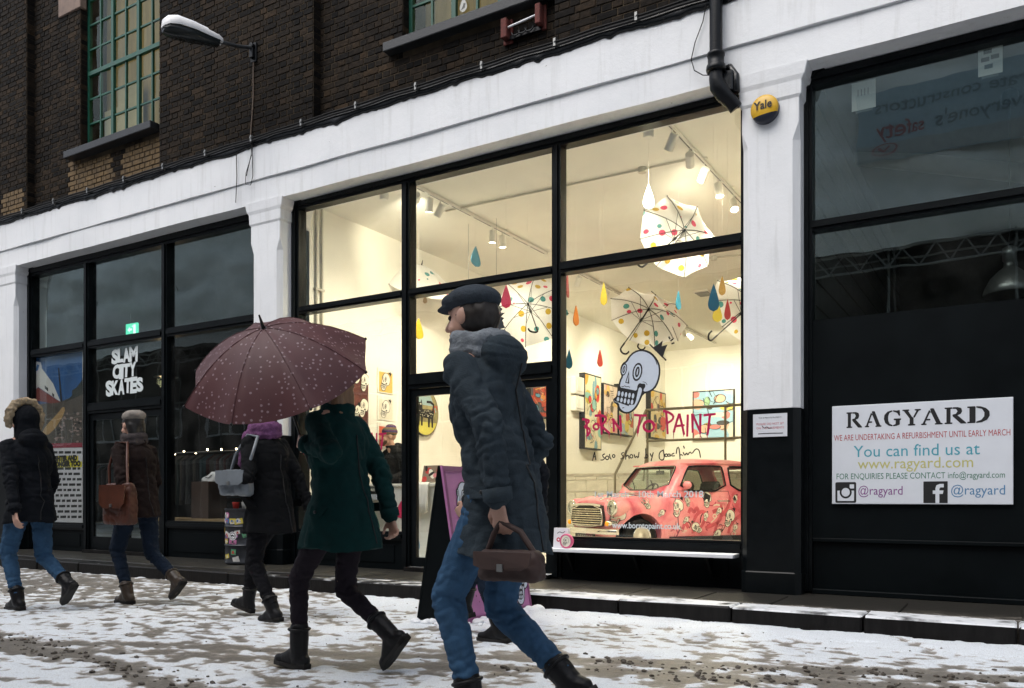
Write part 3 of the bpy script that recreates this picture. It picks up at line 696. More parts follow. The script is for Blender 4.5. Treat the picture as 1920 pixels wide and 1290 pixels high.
def beam_and_pillars():
    # rendered beam: thick top band, groove, lower band
    q = MB(); rs = random.Random(4)
    def band(y0, y1, z0, z1, wob):
        n = 120; xs = [-20+26*i/n for i in range(n+1)]
        A = [(x, y0+wob*mnoise.noise(V(x*.9, 0, z0)), z0+wob*.8*mnoise.noise(V(x*1.3, 5, z0))) for x in xs]
        B = [(x, y0+wob*mnoise.noise(V(x*.8, 3, z1)), z1+wob*.8*mnoise.noise(V(x*1.1, 8, z1))) for x in xs]
        m_ = []
        rings = []
        for a, b in zip(A, B): rings.append([V(*a), V(*b), V(b[0], y1, b[2]), V(a[0], y1, a[2])])
        q.ring_loft(rings, 0, True, False)
    band(-.045, .55, 4.885, BEAM_T, .012)
    band(-.020, .55, BEAM_B, 4.868, .010)
    q.box(-20, 6, -.008, .55, 4.86, 4.89)
    q.build("beam", M_WHITE, BW)
    for i, (a, b) in enumerate(PILL):
        q = MB(); ch = .05; w = b-a; zt = BEAM_B+.012
        bz = 1.71 if i else 1.74
        # shaft with chamfered front corners that stop below the capital
        def sec(z, c, e=0.0, yf=0.0): return [V(a-e, .5, z), V(a-e, yf+c, z), V(a-e+c, yf, z), V(b+e-c, yf, z), V(b+e, yf+c, z), V(b+e, .5, z)]
        q.ring_loft([sec(bz, .055), sec(3.98, .055), sec(4.12, .006), sec(4.33, .006)], 0, True, False)
        # capital: stepped, spreading mouldings
        q.ring_loft([sec(4.33, .006, .0, -.0), sec(4.355, .006, .018, -.012), sec(4.47, .006, .022, -.016), sec(4.51, .006, .05, -.026), sec(zt, .006, .075, -.032)], 0, True, False)
        q.build("pillar", M_WHITE, BW)
        k = MB()
        def sec2(z, c, e): return [V(a-e, .5, z), V(a-e, c-e, z), V(a-e+c, -e, z), V(b+e-c, -e, z), V(b+e, c-e, z), V(b+e, .5, z)]
        k.ring_loft([sec2(PAVE_Z-.05, .045, .012), sec2(.30, .045, .012), sec2(.31, .05, .006), sec2(bz-.005, .055, .006)], 0, True, False)
        k.build("pillar_base", M_BLACK, BW)
    # bitumen flashing with ragged lower edge, cable and clips along the top of the beam
    q = MB(); n = 700; rings = []
    for i in range(n+1):
        x = -17+22.5*i/n
        low = BEAM_T-.06-.06*max(0, mnoise.noise(V(x*1.7, 2, 0))+.25)-.05*max(0, mnoise.noise(V(x*9, 7, 0)))
        y = -.052-.004*mnoise.noise(V(x*6, 0, 4))
        rings.append([V(x, y, low), V(x, y-.012, low+.03), V(x, -.065, BEAM_T+.015), V(x, -.03, BEAM_T+.06), V(x, .13, BEAM_T+.075), V(x, .13, BEAM_T-.05)])
    q.ring_loft(rings, 0, True, True)
    q.build("flashing", M_BITUMEN, BW)
beam_and_pillars()
def beam_cables():
    t = thing("cable_run", "black cables clipped along the top edge of the white beam", "cable", (-7, -.09, BEAM_T))
    for j, (yy, zz, r) in enumerate(((-.085, BEAM_T+.005, .013), (-.075, BEAM_T+.045, .010))):
        q = MB(); pts = []
        for i in range(160):
            x = -17+22*i/159; s_ = abs(math.sin(PI*x/.85))
            pts.append((x, yy-.004*s_, zz-.012*s_+.008*mnoise.noise(V(x*2, j, 0))))
        q.tube(pts, r, 6); q.build("cable", M_RUBBER, t)
    for i in range(24):
        x = -16.6+.85*i; q = MB(); q.box(x-.012, x+.012, -.103, -.06, BEAM_T-.015, BEAM_T+.062)
        q.cyl((x, -.103, BEAM_T+.03), (x, -.112, BEAM_T+.03), .011, n=8); q.build("clip", M_STEEL, t)
beam_cables()
def downpipe():
    t = thing("downpipe", "black iron rainwater pipe crossing the white beam beside the yellow alarm", "pipe", (-2.24, -.1, 6))
    x = -2.24; y = -.125
    q = MB(); q.cyl((x, y, 4.78), (x, y, 9.0), .056, n=18); q.build("pipe", M_IRON, t)
    q = MB(); q.lathe([(.058, 0), (.082, .0), (.086, .02), (.082, .05), (.070, .06), (.070, .13), (.076, .135), (.076, .16), (.058, .165)], Matrix.Translation((x, y, 4.66)), 18); q.build("collar", M_IRON, t)
    q = MB(); q.tube([(x, y, 4.70), (x, y, 4.60), (x+.015, y+.005, 4.53), (x+.06, y+.03, 4.45), (x+.11, y+.06, 4.40), (x+.15, y+.09, 4.34)], [.056, .06, .072, .068, .062, .06], 14); q.build("elbow", M_IRON, t)
    q = MB(); q.box(x-.03, x+.14, y+.02, y+.12, 4.48, 4.66); q.tube([(x+.02, y+.1, 4.70), (x+.09, y+.1, 4.72), (x+.15, y+.08, 4.62), (x+.16, y+.06, 4.46)], .035, 8)
    q.build("shoe", M_BITUMEN, t, bevel=.02)
downpipe()
def wires():
    t = thing("loose_wire", "thin black wire looping down the white beam left of the downpipe", "wire", (-2.5, -.06, 5))
    q = MB(); q.tube([AT(1327, -8, -.06), AT(1318, 40, -.065), AT(1303, 80, -.07), AT(1296, 112, -.07), AT(1302, 132, -.07), AT(1318, 141, -.08), AT(1334, 141, -.13)], .0045, 6); q.build("wire", M_RUBBER, t)
    t = thing("hanging_wire", "pair of thin wires hanging over the white beam below the street lamp", "wire", (-8.2, -.06, 5.2))
    q = MB(); q.tube([AT(473, 262, -.07), AT(471, 290, -.07), AT(463, 325, -.075), AT(462, 330, -.075)], .005, 6)
    q.tube([AT(473, 262, -.075), AT(474, 330, -.06), AT(470, 347, -.055), AT(460, 345, -.055), AT(461, 325, -.06), AT(472, 290, -.07)], .0045, 6)
    q.tube([AT(443, 288, -.07), AT(444, 330, -.06), AT(442, 380, -.04)], .005, 6); q.build("wire", M_RUBBER, t)
wires()
def wall_bracket():
    a = AT(955, 62, REC); b = AT(1018, 35, REC)
    t = thing("light_bracket", "old red iron bracket with a thin white tube under the green window", "bracket", (a.x, REC, a.z))
    for p, w in ((a, .07), (b, .06)): q = MB(); q.box(p.x-w/2, p.x+w/2, REC-.12, REC-.008, p.z-.10, p.z+.10); q.box(p.x-w/2-.02, p.x+w/2+.02, REC-.03, REC-.004, p.z-.13, p.z+.12); q.build("bracket_plate", M_RUST, t, bevel=.006)
    q = MB(); q.cyl((a.x+.02, REC-.08, a.z+.01), (b.x-.02, REC-.08, b.z+.01), .011, n=8); q.build("tube", M_PRINTW, t)
    q = MB()
    for f in (.3, .5, .7): q.tube([(a.x+(b.x-a.x)*f+.05*math.cos(u), REC-.07, a.z-.05+.04*math.sin(u)) for u in [PI+PI*i/6 for i in range(7)]], .008, 6)
    q.box(a.x, b.x, REC-.05, REC-.008, a.z-.10, a.z-.06); q.build("hook_bar", M_IRON, t)
wall_bracket()
# ------------------------------------------------------------------ shopfronts (parts of the building), rooms behind them
FY = .20; GY = .262; FZ = .15; CZ = 4.68
def frame_bar(q, x0, x1, z0, z1, y0=FY, y1=.33):
    """timber bar with a stepped moulding"""
    q.box(x0, x1, y0, y1, z0, z1); w = min(x1-x0, z1-z0)
    if x1-x0 < z1-z0: q.box(x0+w*.28, x1-w*.28, y0-.022, y0, z0, z1)
    else: q.box(x0, x1, y0-.022, y0, z0+w*.28, z1-w*.28)
def pane(x0, x1, z0, z1, parent, m=None, y=GY):
    q = MB(); q.box(x0-.01, x1+.01, y, y+.006, z0-.01, z1+.01); me = q
    return me.build("pane", m or M_GLASS, parent)
def corner_arch(q, x0, x1, z1, r=.16):
    """rounded black upper corners of the opening"""
    for sx, xx in ((1, x0), (-1, x1)):
        poly = [(xx-sx*.04, z1+.12), (xx-sx*.04, z1-r)]+[(xx+sx*(r-r*math.cos(a)), z1-r+r*math.sin(a)) for a in [k*PI/10 for k in range(6)]]+[(xx+sx*r, z1+.12)]
        q.prism([(a, b) for a, b in poly], lambda u, v, d: V(u, d, v), .17, .35)
def gallery_front():
    x0, x1 = -7.70, -2.05; q = MB()
    frame_bar(q, x0-.03, -7.70+.115, .14, 4.62); frame_bar(q, -2.115, x1+.03, .14, 4.62)          # outer stiles
    frame_bar(q, -7.585, -2.115, 4.505, 4.625)                                                        # head
    frame_bar(q, -5.975, -5.865, .14, 4.505); frame_bar(q, -4.04, -3.94, .14, 4.505)                  # mullions
    for a, b in ((-7.585, -5.975), (-5.865, -4.04), (-3.94, -2.115)): frame_bar(q, a, b, 3.215, 3.325 if a > -4 else 3.30)
    frame_bar(q, -5.865, -4.04, 2.17, 2.335)                                                           # door head
    for a, b in ((-7.585, -5.975), (-3.94, -2.115)): frame_bar(q, a, b, .45, .555)                    # sills
    corner_arch(q, x0+.04, x1-.02, 4.60, .14)
    f = q.build("shopfront", M_BLACK, BW); f['label'] = "black framed front of the lit gallery"
    for a, b in ((-7.585, -5.975), (-5.865, -4.04), (-3.94, -2.115)): pane(a, b, 3.32, 4.505, f)
    pane(-7.585, -5.975, .555, 3.215, f); pane(-3.94, -2.115, .555, 3.215, f); pane(-5.865, -4.04, 2.335, 3.215, f)
    for a, b in ((-7.585, -5.975), (-3.94, -2.115)):
        q = MB(); q.box(a, b, FY+.02, .34, .12, .45); q.box(a+.12, b-.12, FY+.012, FY+.02, .20, .40); q.build("stall_riser", M_BLACK2, f)
    # double glazed door, two leaves
    for a, b in ((-5.86, -4.955), (-4.95, -4.045)):
        q = MB(); q.box(a, a+.075, .225, .275, .17, 2.165); q.box(b-.075, b, .225, .275, .17, 2.165); q.box(a+.075, b-.075, .225, .275, 2.085, 2.165); q.box(a+.075, b-.075, .225, .275, .17, .27)
        d = q.build("door", M_BLACK, f); q = MB(); q.box(a+.07, b-.07, .245, .251, .26, 2.09); dp = q.build("door_pane", M_GLASS, f)
    q = MB(); q.box(-5.87, -4.04, .10, .5, .10, .165); q.build("threshold", M_DARKSTONE, f)
    q = MB(); q.tube([(-5.03, .225, .95), (-5.03, .17, .95), (-5.03, .17, 1.25), (-5.03, .225, 1.25)], .011, 8); q.build("handle", M_STEEL, f)
gallery_front()
def skate_front():
    x0, x1 = -13.56, -8.21; q = MB()
    frame_bar(q, x0-.03, x0+.10, .14, 4.62); frame_bar(q, x1-.07, x1+.03, .14, 4.62); frame_bar(q, x0+.10, x1-.07, 4.47, 4.625)
    frame_bar(q, -12.06, -11.94, .14, 4.47); frame_bar(q, -10.23, -10.11, .14, 4.47)
    B = ((x0+.10, -12.06), (-11.94, -10.23), (-10.11, x1-.07))
    for a, b in B: frame_bar(q, a, b, 3.18, 3.30)
    frame_bar(q, -11.94, -10.23, 2.20, 2.36)
    frame_bar(q, B[0][0], B[0][1], .45, .56); frame_bar(q, B[2][0], B[2][1], .52, .62)
    corner_arch(q, x0+.03, x1-.01, 4.60, .14)
    f = q.build("shopfront", M_BLACK, BW); f['label'] = "black framed front of the dark skate shop"
    for a, b in B: pane(a, b, 3.30, 4.47, f, M_DGLASS)
    pane(B[1][0], B[1][1], 2.36, 3.18, f, M_DGLASS); pane(B[0][0], B[0][1], .56, 3.18, f); pane(B[2][0], B[2][1], .62, 3.18, f)
    for a, b, t in ((B[0][0], B[0][1], .45), (B[2][0], B[2][1], .52)):
        q = MB(); q.box(a, b, FY+.02, .34, .12, t); q.box(a+.12, b-.12, FY+.012, FY+.02, .2, t-.06); q.build("stall_riser", M_BLACK2, f)
    for a, b in ((-11.935, -11.09), (-11.085, -10.235)):
        q = MB(); q.box(a, a+.08, .225, .275, .17, 2.19); q.box(b-.08, b, .225, .275, .17, 2.19); q.box(a+.08, b-.08, .225, .275, 2.10, 2.19); q.box(a+.08, b-.08, .225, .275, .17, .36)
        q.build("door", M_BLACK, f); q = MB(); q.box(a+.07, b-.07, .245, .251, .35, 2.11); q.build("door_pane", M_GLASS, f)
    q = MB(); q.box(-11.95, -10.22, .10, .5, .10, .165); q.build("threshold", M_DARKSTONE, f)
skate_front()
def rag_front():
    x0, x1 = -1.565, 4.1; q = MB()
    frame_bar(q, x0-.03, x0+.065, .14, 4.62); frame_bar(q, x1-.07, x1+.03, .14, 4.62); frame_bar(q, x0+.065, x1-.07, 4.49, 4.625)
    frame_bar(q, .86, .97, 2.46, 4.49)
    B = ((x0+.065, .86), (.97, x1-.07))
    for a, b in B: frame_bar(q, a, b, 3.24, 3.325)
    corner_arch(q, x0+.03, x1-.01, 4.60, .14)
    f = q.build("shopfront", M_BLACK, BW); f['label'] = "black boarded front of the closed shop"
    for a, b in B: pane(a, b, 3.325, 4.49, f, M_DGLASS); pane(a, b, 2.47, 3.24, f, M_DGLASS)
    q = MB(); q.box(x0+.065, x1-.07, FY+.012, .34, .60, 2.47); q.build("boarding", M_BLACK2, f)
    q = MB(); q.box(x0+.065, x1-.07, FY-.006, .34, .565, .60); q.box(x0+.065, x1-.07, FY+.03, .34, .12, .565); q.box(x0+.065, x1-.07, FY-.02, .34, .12, .165); q.build("stall_riser", M_BLACK2, f, bevel=.006)
rag_front()

def room(prefix, x0, x1, y1, mw, mc, mf, ceil=CZ, y0=.345):
    q = MB(); q.box(x0, x1, y1, y1+.1, FZ, ceil); props(q.build(prefix+"_back_wall", mw), kind='structure')
    q = MB(); q.box(x0-.12, x0, y0, y1+.1, FZ, ceil); props(q.build(prefix+"_left_wall", mw), kind='structure')
    q = MB(); q.box(x1, x1+.12, y0, y1+.1, FZ, ceil); props(q.build(prefix+"_right_wall", mw), kind='structure')
    q = MB(); q.box(x0-.12, x1+.12, y0, y1+.1, FZ-.14, FZ); props(q.build(prefix+"_floor", mf), kind='structure')
    q = MB(); q.box(x0-.12, x1+.12, y0, y1+.1, ceil, ceil+.55); props(q.build(prefix+"_ceiling", mc), kind='structure')
M_FLOOR = mat("grey_floor_paint", (.60, .57, .50), .5, var=.15, scale=2)
room("gallery", -7.70, -1.76, 13.1, M_CREAM, M_CEIL, M_FLOOR)
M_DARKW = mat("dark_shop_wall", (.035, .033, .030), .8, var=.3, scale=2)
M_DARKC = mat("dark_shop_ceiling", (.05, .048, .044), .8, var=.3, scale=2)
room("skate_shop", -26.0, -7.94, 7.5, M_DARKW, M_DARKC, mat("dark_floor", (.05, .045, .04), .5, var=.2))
M_BLOCKG = mat("grey_block_wall", (.075, .080, .078), .85, var=.3, scale=5, bump=.3)
room("closed_shop", -1.50, 4.2, 6.5, M_BLOCKG, mat("grey_old_ceiling", (.06, .063, .060), .85, var=.4, scale=1), mat("dark_floor2", (.04, .04, .04), .6))
q = MB()
for z in np.arange(FZ+.225, CZ, .225):
    q.box(-1.5, -1.494, .345, 6.5, z-.006, z+.006)
o = q.build("mortar_line", mat("dark_joint", (.015, .015, .015), .9)); o.parent = bpy.data.objects["closed_shop_left_wall"]

# ------------------------------------------------------------------ writing on the glass and signs
GD = GY-.0015
def gz(px, py, d=0.0): 
    p = AT(px, py, GD); return V(p.x, GD-d, p.z)
M_MAGENTA = mat("magenta_paint", (.50, .008, .085), .45, var=.12, scale=20)
M_PALEBLUE = flat("pale_grey_vinyl", (.60, .66, .70)); M_SKULL = flat("skull_blue_grey", (.58, .64, .72)); M_SKULLW = flat("skull_bone_white", (.78, .74, .62))
SK = dict(
 outer=[(865,212),(790,225),(735,270),(712,308),(675,325),(652,370),(655,420),(668,445),(645,480),(630,555),(618,610),(606,638),(580,650),(585,685),(620,705),(628,745),(660,780),(710,798),(760,792),(815,755),(850,700),(885,624),(940,618),(1000,590),(1040,525),(1058,430),(1045,350),(1000,280),(940,232)],
 inner=[(865,228),(800,240),(752,278),(728,318),(688,338),(668,375),(670,418),(686,448),(662,486),(648,548),(700,560),(770,578),(822,592),(828,540),(850,520),(872,530),(905,530),(908,560),(890,580),(890,604),(938,600),(988,575),(1024,515),(1042,430),(1030,355),(988,293),(932,250)],
 jaw=[(590,662),(598,680),(640,692),(648,735),(675,765),(712,782),(755,776),(802,742),(836,690),(868,612),(875,580),(858,560),(842,565),(832,600),(808,700),(790,722),(720,712),(650,690)])
def skull(mb, fn, s=1.0, lo=False, crown=True, mblack=0, mwhite=1):
    """laughing skull with a small crown; local units: zoom pixels * s, centred on the skull; fn(u,v,d)"""
    cx, cy = 830, 480
    T = lambda pts: [((x-cx)*s, (cy-y)*s) for x, y in pts]
    e = .0008
    mb.poly(smooth_closed(T(SK['outer']), 1), fn, 0, mblack)
    mb.poly(smooth_closed(T(SK['inner']), 1), fn, e, mwhite); mb.poly(smooth_closed(T(SK['jaw']), 1), fn, e, mwhite)
    for (x, y, rx, ry, rot) in ((692, 385, 26, 52, -.22), (828, 418, 42, 76, -.18)):
        mb.poly(ell(*T([(x, y)])[0], rx*1.18*s, ry*1.12*s, rot, 14), fn, 2*e, mblack)
        mb.poly(ell(*T([(x, y)])[0], rx*.86*s, ry*.88*s, rot, 14), fn, 3*e, mwhite)
        mb.poly(ell(*T([(x, y)])[0], rx*.52*s, ry*.66*s, rot, 12), fn, 4*e, mblack)
        if not lo: mb.poly(ell(*T([(x+1, y)])[0], rx*.16*s, ry*.42*s, rot, 8), fn, 5*e, mwhite)
    mb.poly(T([(744, 398), (704, 508), (746, 522)]), fn, 2*e, mblack)
    if not lo: mb.poly(T([(742, 430), (716, 503), (732, 508)]), fn, 3*e, mwhite)
    # teeth
    for r_ in range(2):
        for k in range(5):
            x = 640+36*k-(10 if r_ else 0); y = 604+8*k+(56 if r_ else 0)
            mb.poly(ell(*T([(x, y)])[0], 13*s, 25*s, -.15, 8), fn, 2*e, mwhite)
    add_stroke(mb, T([(600, 668), (660, 690), (742, 722)]), 12*s, fn, 2*e, mblack)
    if not lo:
        add_stroke(mb, T(smooth_pts([(665, 540), (685, 545), (700, 535), (712, 548), (735, 545), (752, 555)], 1)), 6*s, fn, 2*e, mblack)
        add_stroke(mb, T([(672, 742), (695, 738)]), 7*s, fn, 2*e, mblack)
        for k in range(3): add_stroke(mb, T([(548+6*k, 575+20*k), (580+4*k, 585+16*k)]), 5*s, fn, 0, mblack)
        for k in range(2): add_stroke(mb, T(smooth_pts([(960+18*k, 265+18*k), (1000+12*k, 310+8*k), (1024, 372)], 1)), 4*s, fn, 2*e, mblack)
        add_stroke(mb, T(smooth_pts([(880, 512), (910, 520), (925, 545)], 1)), 5*s, fn, 2*e, mblack)
    if crown:
        mb.poly(T([(945, 180), (952, 168), (1116, 330), (1108, 342)]), fn, 0, mblack)
        mb.poly(T([(985, 205), (1030, 185), (1078, 152), (1068, 205), (1125, 192), (1100, 245), (1078, 305)]), fn, 0, mblack)
        if not lo:
            for a, b in (((1135, 122), (1148, 148)), ((1152, 165), (1178, 148)), ((1162, 190), (1190, 184))): add_stroke(mb, T([a, b]), 10*s, fn, 0, mblack)
def window_skull():
    c = gz(1040+830/5.333, 620+480/5.333)
    # size on the glass: 205 zoom px of cranium radius
    a = gz(1040+652/5.333, 700); b = gz(1040+1058/5.333, 700); s = (b.x-a.x)/(1058-652)
    t = thing("skull_sticker", "large pale blue skull and crown stuck on the right gallery window", "window sticker", (c.x, GD, c.z))
    q = MB(); fn = lambda u, v, d=0.0: V(c.x+u, GD-d, c.z+v*1.02)
    skull(q, fn, s, crown=False); q.build("skull", [M_INK, M_SKULL], t, fix=False, tri=True)
    q = MB(); k = MB(); skull(k, fn, s, crown=True); 
    # crown alone: drop the faces that belong to the skull
    q2 = MB(); T = lambda pts: [((x-830)*s, (480-y)*s) for x, y in pts]
    q2.poly(T([(945, 180), (952, 168), (1116, 330), (1108, 342)]), fn, .0012, 0)
    q2.poly(T([(985, 205), (1030, 185), (1078, 152), (1068, 205), (1125, 192), (1100, 245), (1078, 305)]), fn, .0006, 0)
    for a, b in (((1135, 122), (1148, 148)), ((1152, 165), (1178, 148)), ((1162, 190), (1190, 184))): add_stroke(q2, T([a, b]), 14*s, fn, .0006, 0)
    q2.build("crown", [M_INK], t, fix=False, tri=True)
window_skull()
BORN = {
 'B': [[(275,885),(330,890),(348,905),(320,935),(298,966)],[(298,966),(345,975),(357,1010),(325,1055)],[(312,888),(325,960),(328,1052)]],
 'o': [[(415+27*math.cos(a), 960-28*math.sin(a)) for a in [k*PI/8 for k in range(17)]]],
 'R': [[(455,850),(464,940),(470,1040)],[(400,852),(460,845),(508,860),(520,890),(465,950)],[(465,950),(510,992),(550,1025)]],
 'N': [[(588,880),(592,1010)],[(575,880),(665,1000)],[(655,845),(665,1012)]],
 'T': [[(793,843),(860,848),(920,850)],[(857,850),(840,950),(830,1028)]],
 'O': [[(942+52*math.cos(a), 955-52*math.sin(a)) for a in [k*PI/10 for k in range(21)]]],
 'P': [[(1115,810),(1124,920),(1130,1035)],[(1083,803),(1140,815),(1188,850),(1182,890),(1125,928)]],
 'A': [[(1246,830),(1215,925),(1190,1018)],[(1246,830),(1272,935),(1295,1042)],[(1205,955),(1300,945)]],
 'I': [[(1332,838),(1325,1060)]],
 'M': [[(1375,828),(1380,1022)],[(1375,828),(1455,1010)],[(1457,830),(1455,1032)]],
 'U': [[(1488,846),(1612,834)],[(1552,842),(1540,950),(1528,1042)]]}
DRIPS = [(320,1045,1110),(545,1028,1085),(662,1000,1075),(830,1022,1062),(1190,1012,1085),(1290,1040,1062),(1455,1028,1095),(1527,1038,1075),(405,990,1012)]
SOLO = [[(400,145),(378,235)],[(400,145),(412,228)],[(384,198),(411,192)],[(502,165),(478,175),(484,195),(502,210),(480,228),(458,226)],
 [(525+17*math.cos(a),205-18*math.sin(a)) for a in [k*PI/6 for k in range(13)]],[(548,165),(552,200),(566,222)],[(590+13*math.cos(a),187-14*math.sin(a)) for a in [k*PI/6 for k in range(13)]],
 [(692,150),(664,163),(680,185),(696,205),(658,216)],[(715,130),(710,222)],[(712,192),(735,174),(746,216)],[(767+15*math.cos(a),190-17*math.sin(a)) for a in [k*PI/6 for k in range(13)]],
 [(795,170),(806,212),(820,182),(836,215),(844,148)],[(910,110),(912,206)],[(912,170),(938,180),(926,205),(895,206)],[(955,160),(968,192)],[(986,150),(964,238)],
 [(1085,122),(1096,180),(1094,216),(1070,231),(1046,212),(1044,170),(1060,140),(1090,128)],[(1116+13*math.cos(a),180-14*math.sin(a)) for a in [k*PI/6 for k in range(13)]],
 [(1142+11*math.cos(a),178-12*math.sin(a)) for a in [k*PI/6 for k in range(13)]],[(1153,166),(1160,192)],[(1196,158),(1172,168),(1170,188),(1202,184)],
 [(1215,165),(1222,110),(1240,95),(1250,150),(1254,220)],[(1250,178),(1268,172),(1280,184)],[(1288,84),(1298,112)],[(1284,148),(1302,186),(1320,148),(1330,184),(1352,140),(1372,168),(1408,114),(1440,120),(1452,160),(1458,204)]]
def show_lettering(dx, dz, where, blk=1.0):
    P5 = lambda x, y: gz(1040+x/5.333, 620+y/5.333); P4 = lambda x, y: gz(1040+x/5.333, 820+y/5.333)
    o5 = P5(900, 950); ux = (P5(1000, 950)-o5).x/100
    def conv(pts, Pf): return [((p.x), (p.z)) for p in (Pf(x, y) for x, y in pts)]
    fn = lambda u, v, d=0.0: V(u+dx, GD-d, v+dz)
    t = thing("brushed_lettering", "magenta dripping BORN TO PAINT lettering on "+where, "lettering", (o5.x+dx, GD, o5.z+dz))
    w = 24*ux; n = 0
    for ch in BORN.values():
        q = MB()
        for st in ch:
            n += 1; add_stroke(q, conv(smooth_pts(st, 1), P5), w*(1.25 if len(st) == 21 else 1), fn, .0003*(n % 4), 0, w*.85)
        us = [p[0] for st in ch for p in st]
        for x, a, b in DRIPS:
            if min(us)-3 <= x <= max(us)+3: add_stroke(q, conv([(x, a), (x, (a+b)/2), (x, b)], P5), 9*ux, fn, .0013, 0, 3*ux)
        q.build("brush_letter", M_MAGENTA, t, fix=False)
    q = MB()
    for i, st in enumerate(SOLO): add_stroke(q, conv(smooth_pts(st, 1) if len(st) < 12 else st, P4), 11*ux, fn, .0003*(i % 3), 0)
    q.build("signature", M_INK, t, fix=False)
    q = MB(); a = P4(385, 600); b = P4(1468, 598); text_geo(q, "1st March - 10th March 2018", plane_fn((a.x+dx, GD-.0002, a.z+dz), (1, 0, 0), (0, 0, 1)), .088, width=b.x-a.x, bold=.001)
    q.build("dates", M_PALEBLUE, t, fix=False)
    q = MB(); a = P4(575, 905); b = P4(1262, 910); text_geo(q, "www.borntopaint.co.uk", plane_fn((a.x+dx, GD-.0002, a.z+dz), (1, 0, 0), (0, 0, 1)), .082, width=b.x-a.x, bold=.0015)
    if dx == 0: q.build("web_address", M_PALEBLUE, t, fix=False)
show_lettering(0, 0, "the window before the pink car")
_l = gz(564, 818); _r = gz(1091.6, 786)
show_lettering(_l.x-_r.x, _l.z-_r.z, "the window before the white counter")
def splat():
    c = gz(903, 606); t = thing("round_sticker", "jagged round dark grey sticker on the glass above the gallery door", "window sticker", (c.x, GD, c.z))
    q = MB(); rs = random.Random(9); pts = []; rx = .265
    for k in range(72):
        r = rx*(1+rs.uniform(-.05, .10)+(.08 if k % 2 else -.03)); pts.append((r*math.cos(2*PI*k/72), r*math.sin(2*PI*k/72)))
    fn = front(c.x, GD-.0003, c.z); q.poly(pts, fn, 0, 0)
    text_geo(q, "iti", plane_fn((c.x+.05, GD-.0003, c.z+.03), (1, 0, 0), (0, 0, 1)), .13, d=.001, m=1); text_geo(q, "et", plane_fn((c.x+.11, GD-.0003, c.z-.09), (1, 0, 0), (0, 0, 1)), .13, d=.001, m=1)
    q.build("splash", [flat("charcoal_vinyl", (.022, .026, .030)), flat("grey_vinyl", (.28, .30, .32))], t, fix=False, tri=True)
splat()
def slam():
    t = thing("shop_lettering", "white hand cut SLAM CITY SKATES lettering on the glass above the skate shop door", "lettering", tuple(gz(233, 697)))
    q = MB(); rs = random.Random(6)
    for txt, xa, xb, yt, yb, yt2, yb2 in (("SLAM", 210, 257.5, 655, 683, 648.5, 678), ("CITY", 212, 255, 684, 712, 678.5, 706), ("SKATES", 199, 267.5, 714, 743, 706, 735)):
        n = len(txt); ws = [{'I': .55, 'L': .85, 'M': 1.25, 'K': 1.0, 'A': 1.1}.get(ch, 1.0) for ch in txt]; tot = sum(ws); x = xa
        for k, ch in enumerate(txt):
            w = (xb-xa)*ws[k]/tot; f = (x-xa)/(xb-xa)
            l = gz(x-.8, yb+(yb2-yb)*f+rs.uniform(-1.5, 1.5)); r = gz(x+w+.8, yb+(yb2-yb)*f); top = gz(x, yt+(yt2-yt)*f+rs.uniform(-1.5, 1.5))
            tmp = MB(); text_geo(tmp, ch, lambda u, v, d=0.0: V(u, v, 0), 1.0, bold=.055)
            us = [v[0] for v in tmp.v]; vs = [v[1] for v in tmp.v]; u0, u1, v0, v1 = min(us), max(us), min(vs), max(vs)
            sh = rs.uniform(-.12, .12); wd = rs.uniform(-.14, .14)
            pts = []
            for u, v, _ in tmp.v:
                a = (u-u0)/(u1-u0); b = (v-v0)/(v1-v0); aa = .5+(a-.5)*(1+wd*(b-.5)*2)+sh*(b-.5)
                pts.append(V(l.x+(r.x-l.x)*aa, GD-.0004*(k % 2), l.z+(top.z-l.z)*b))
            q.add(pts, tmp.f, 0); x += w
    q.build("letters", flat("white_vinyl", (.66, .72, .72)), t, fix=False)
slam()
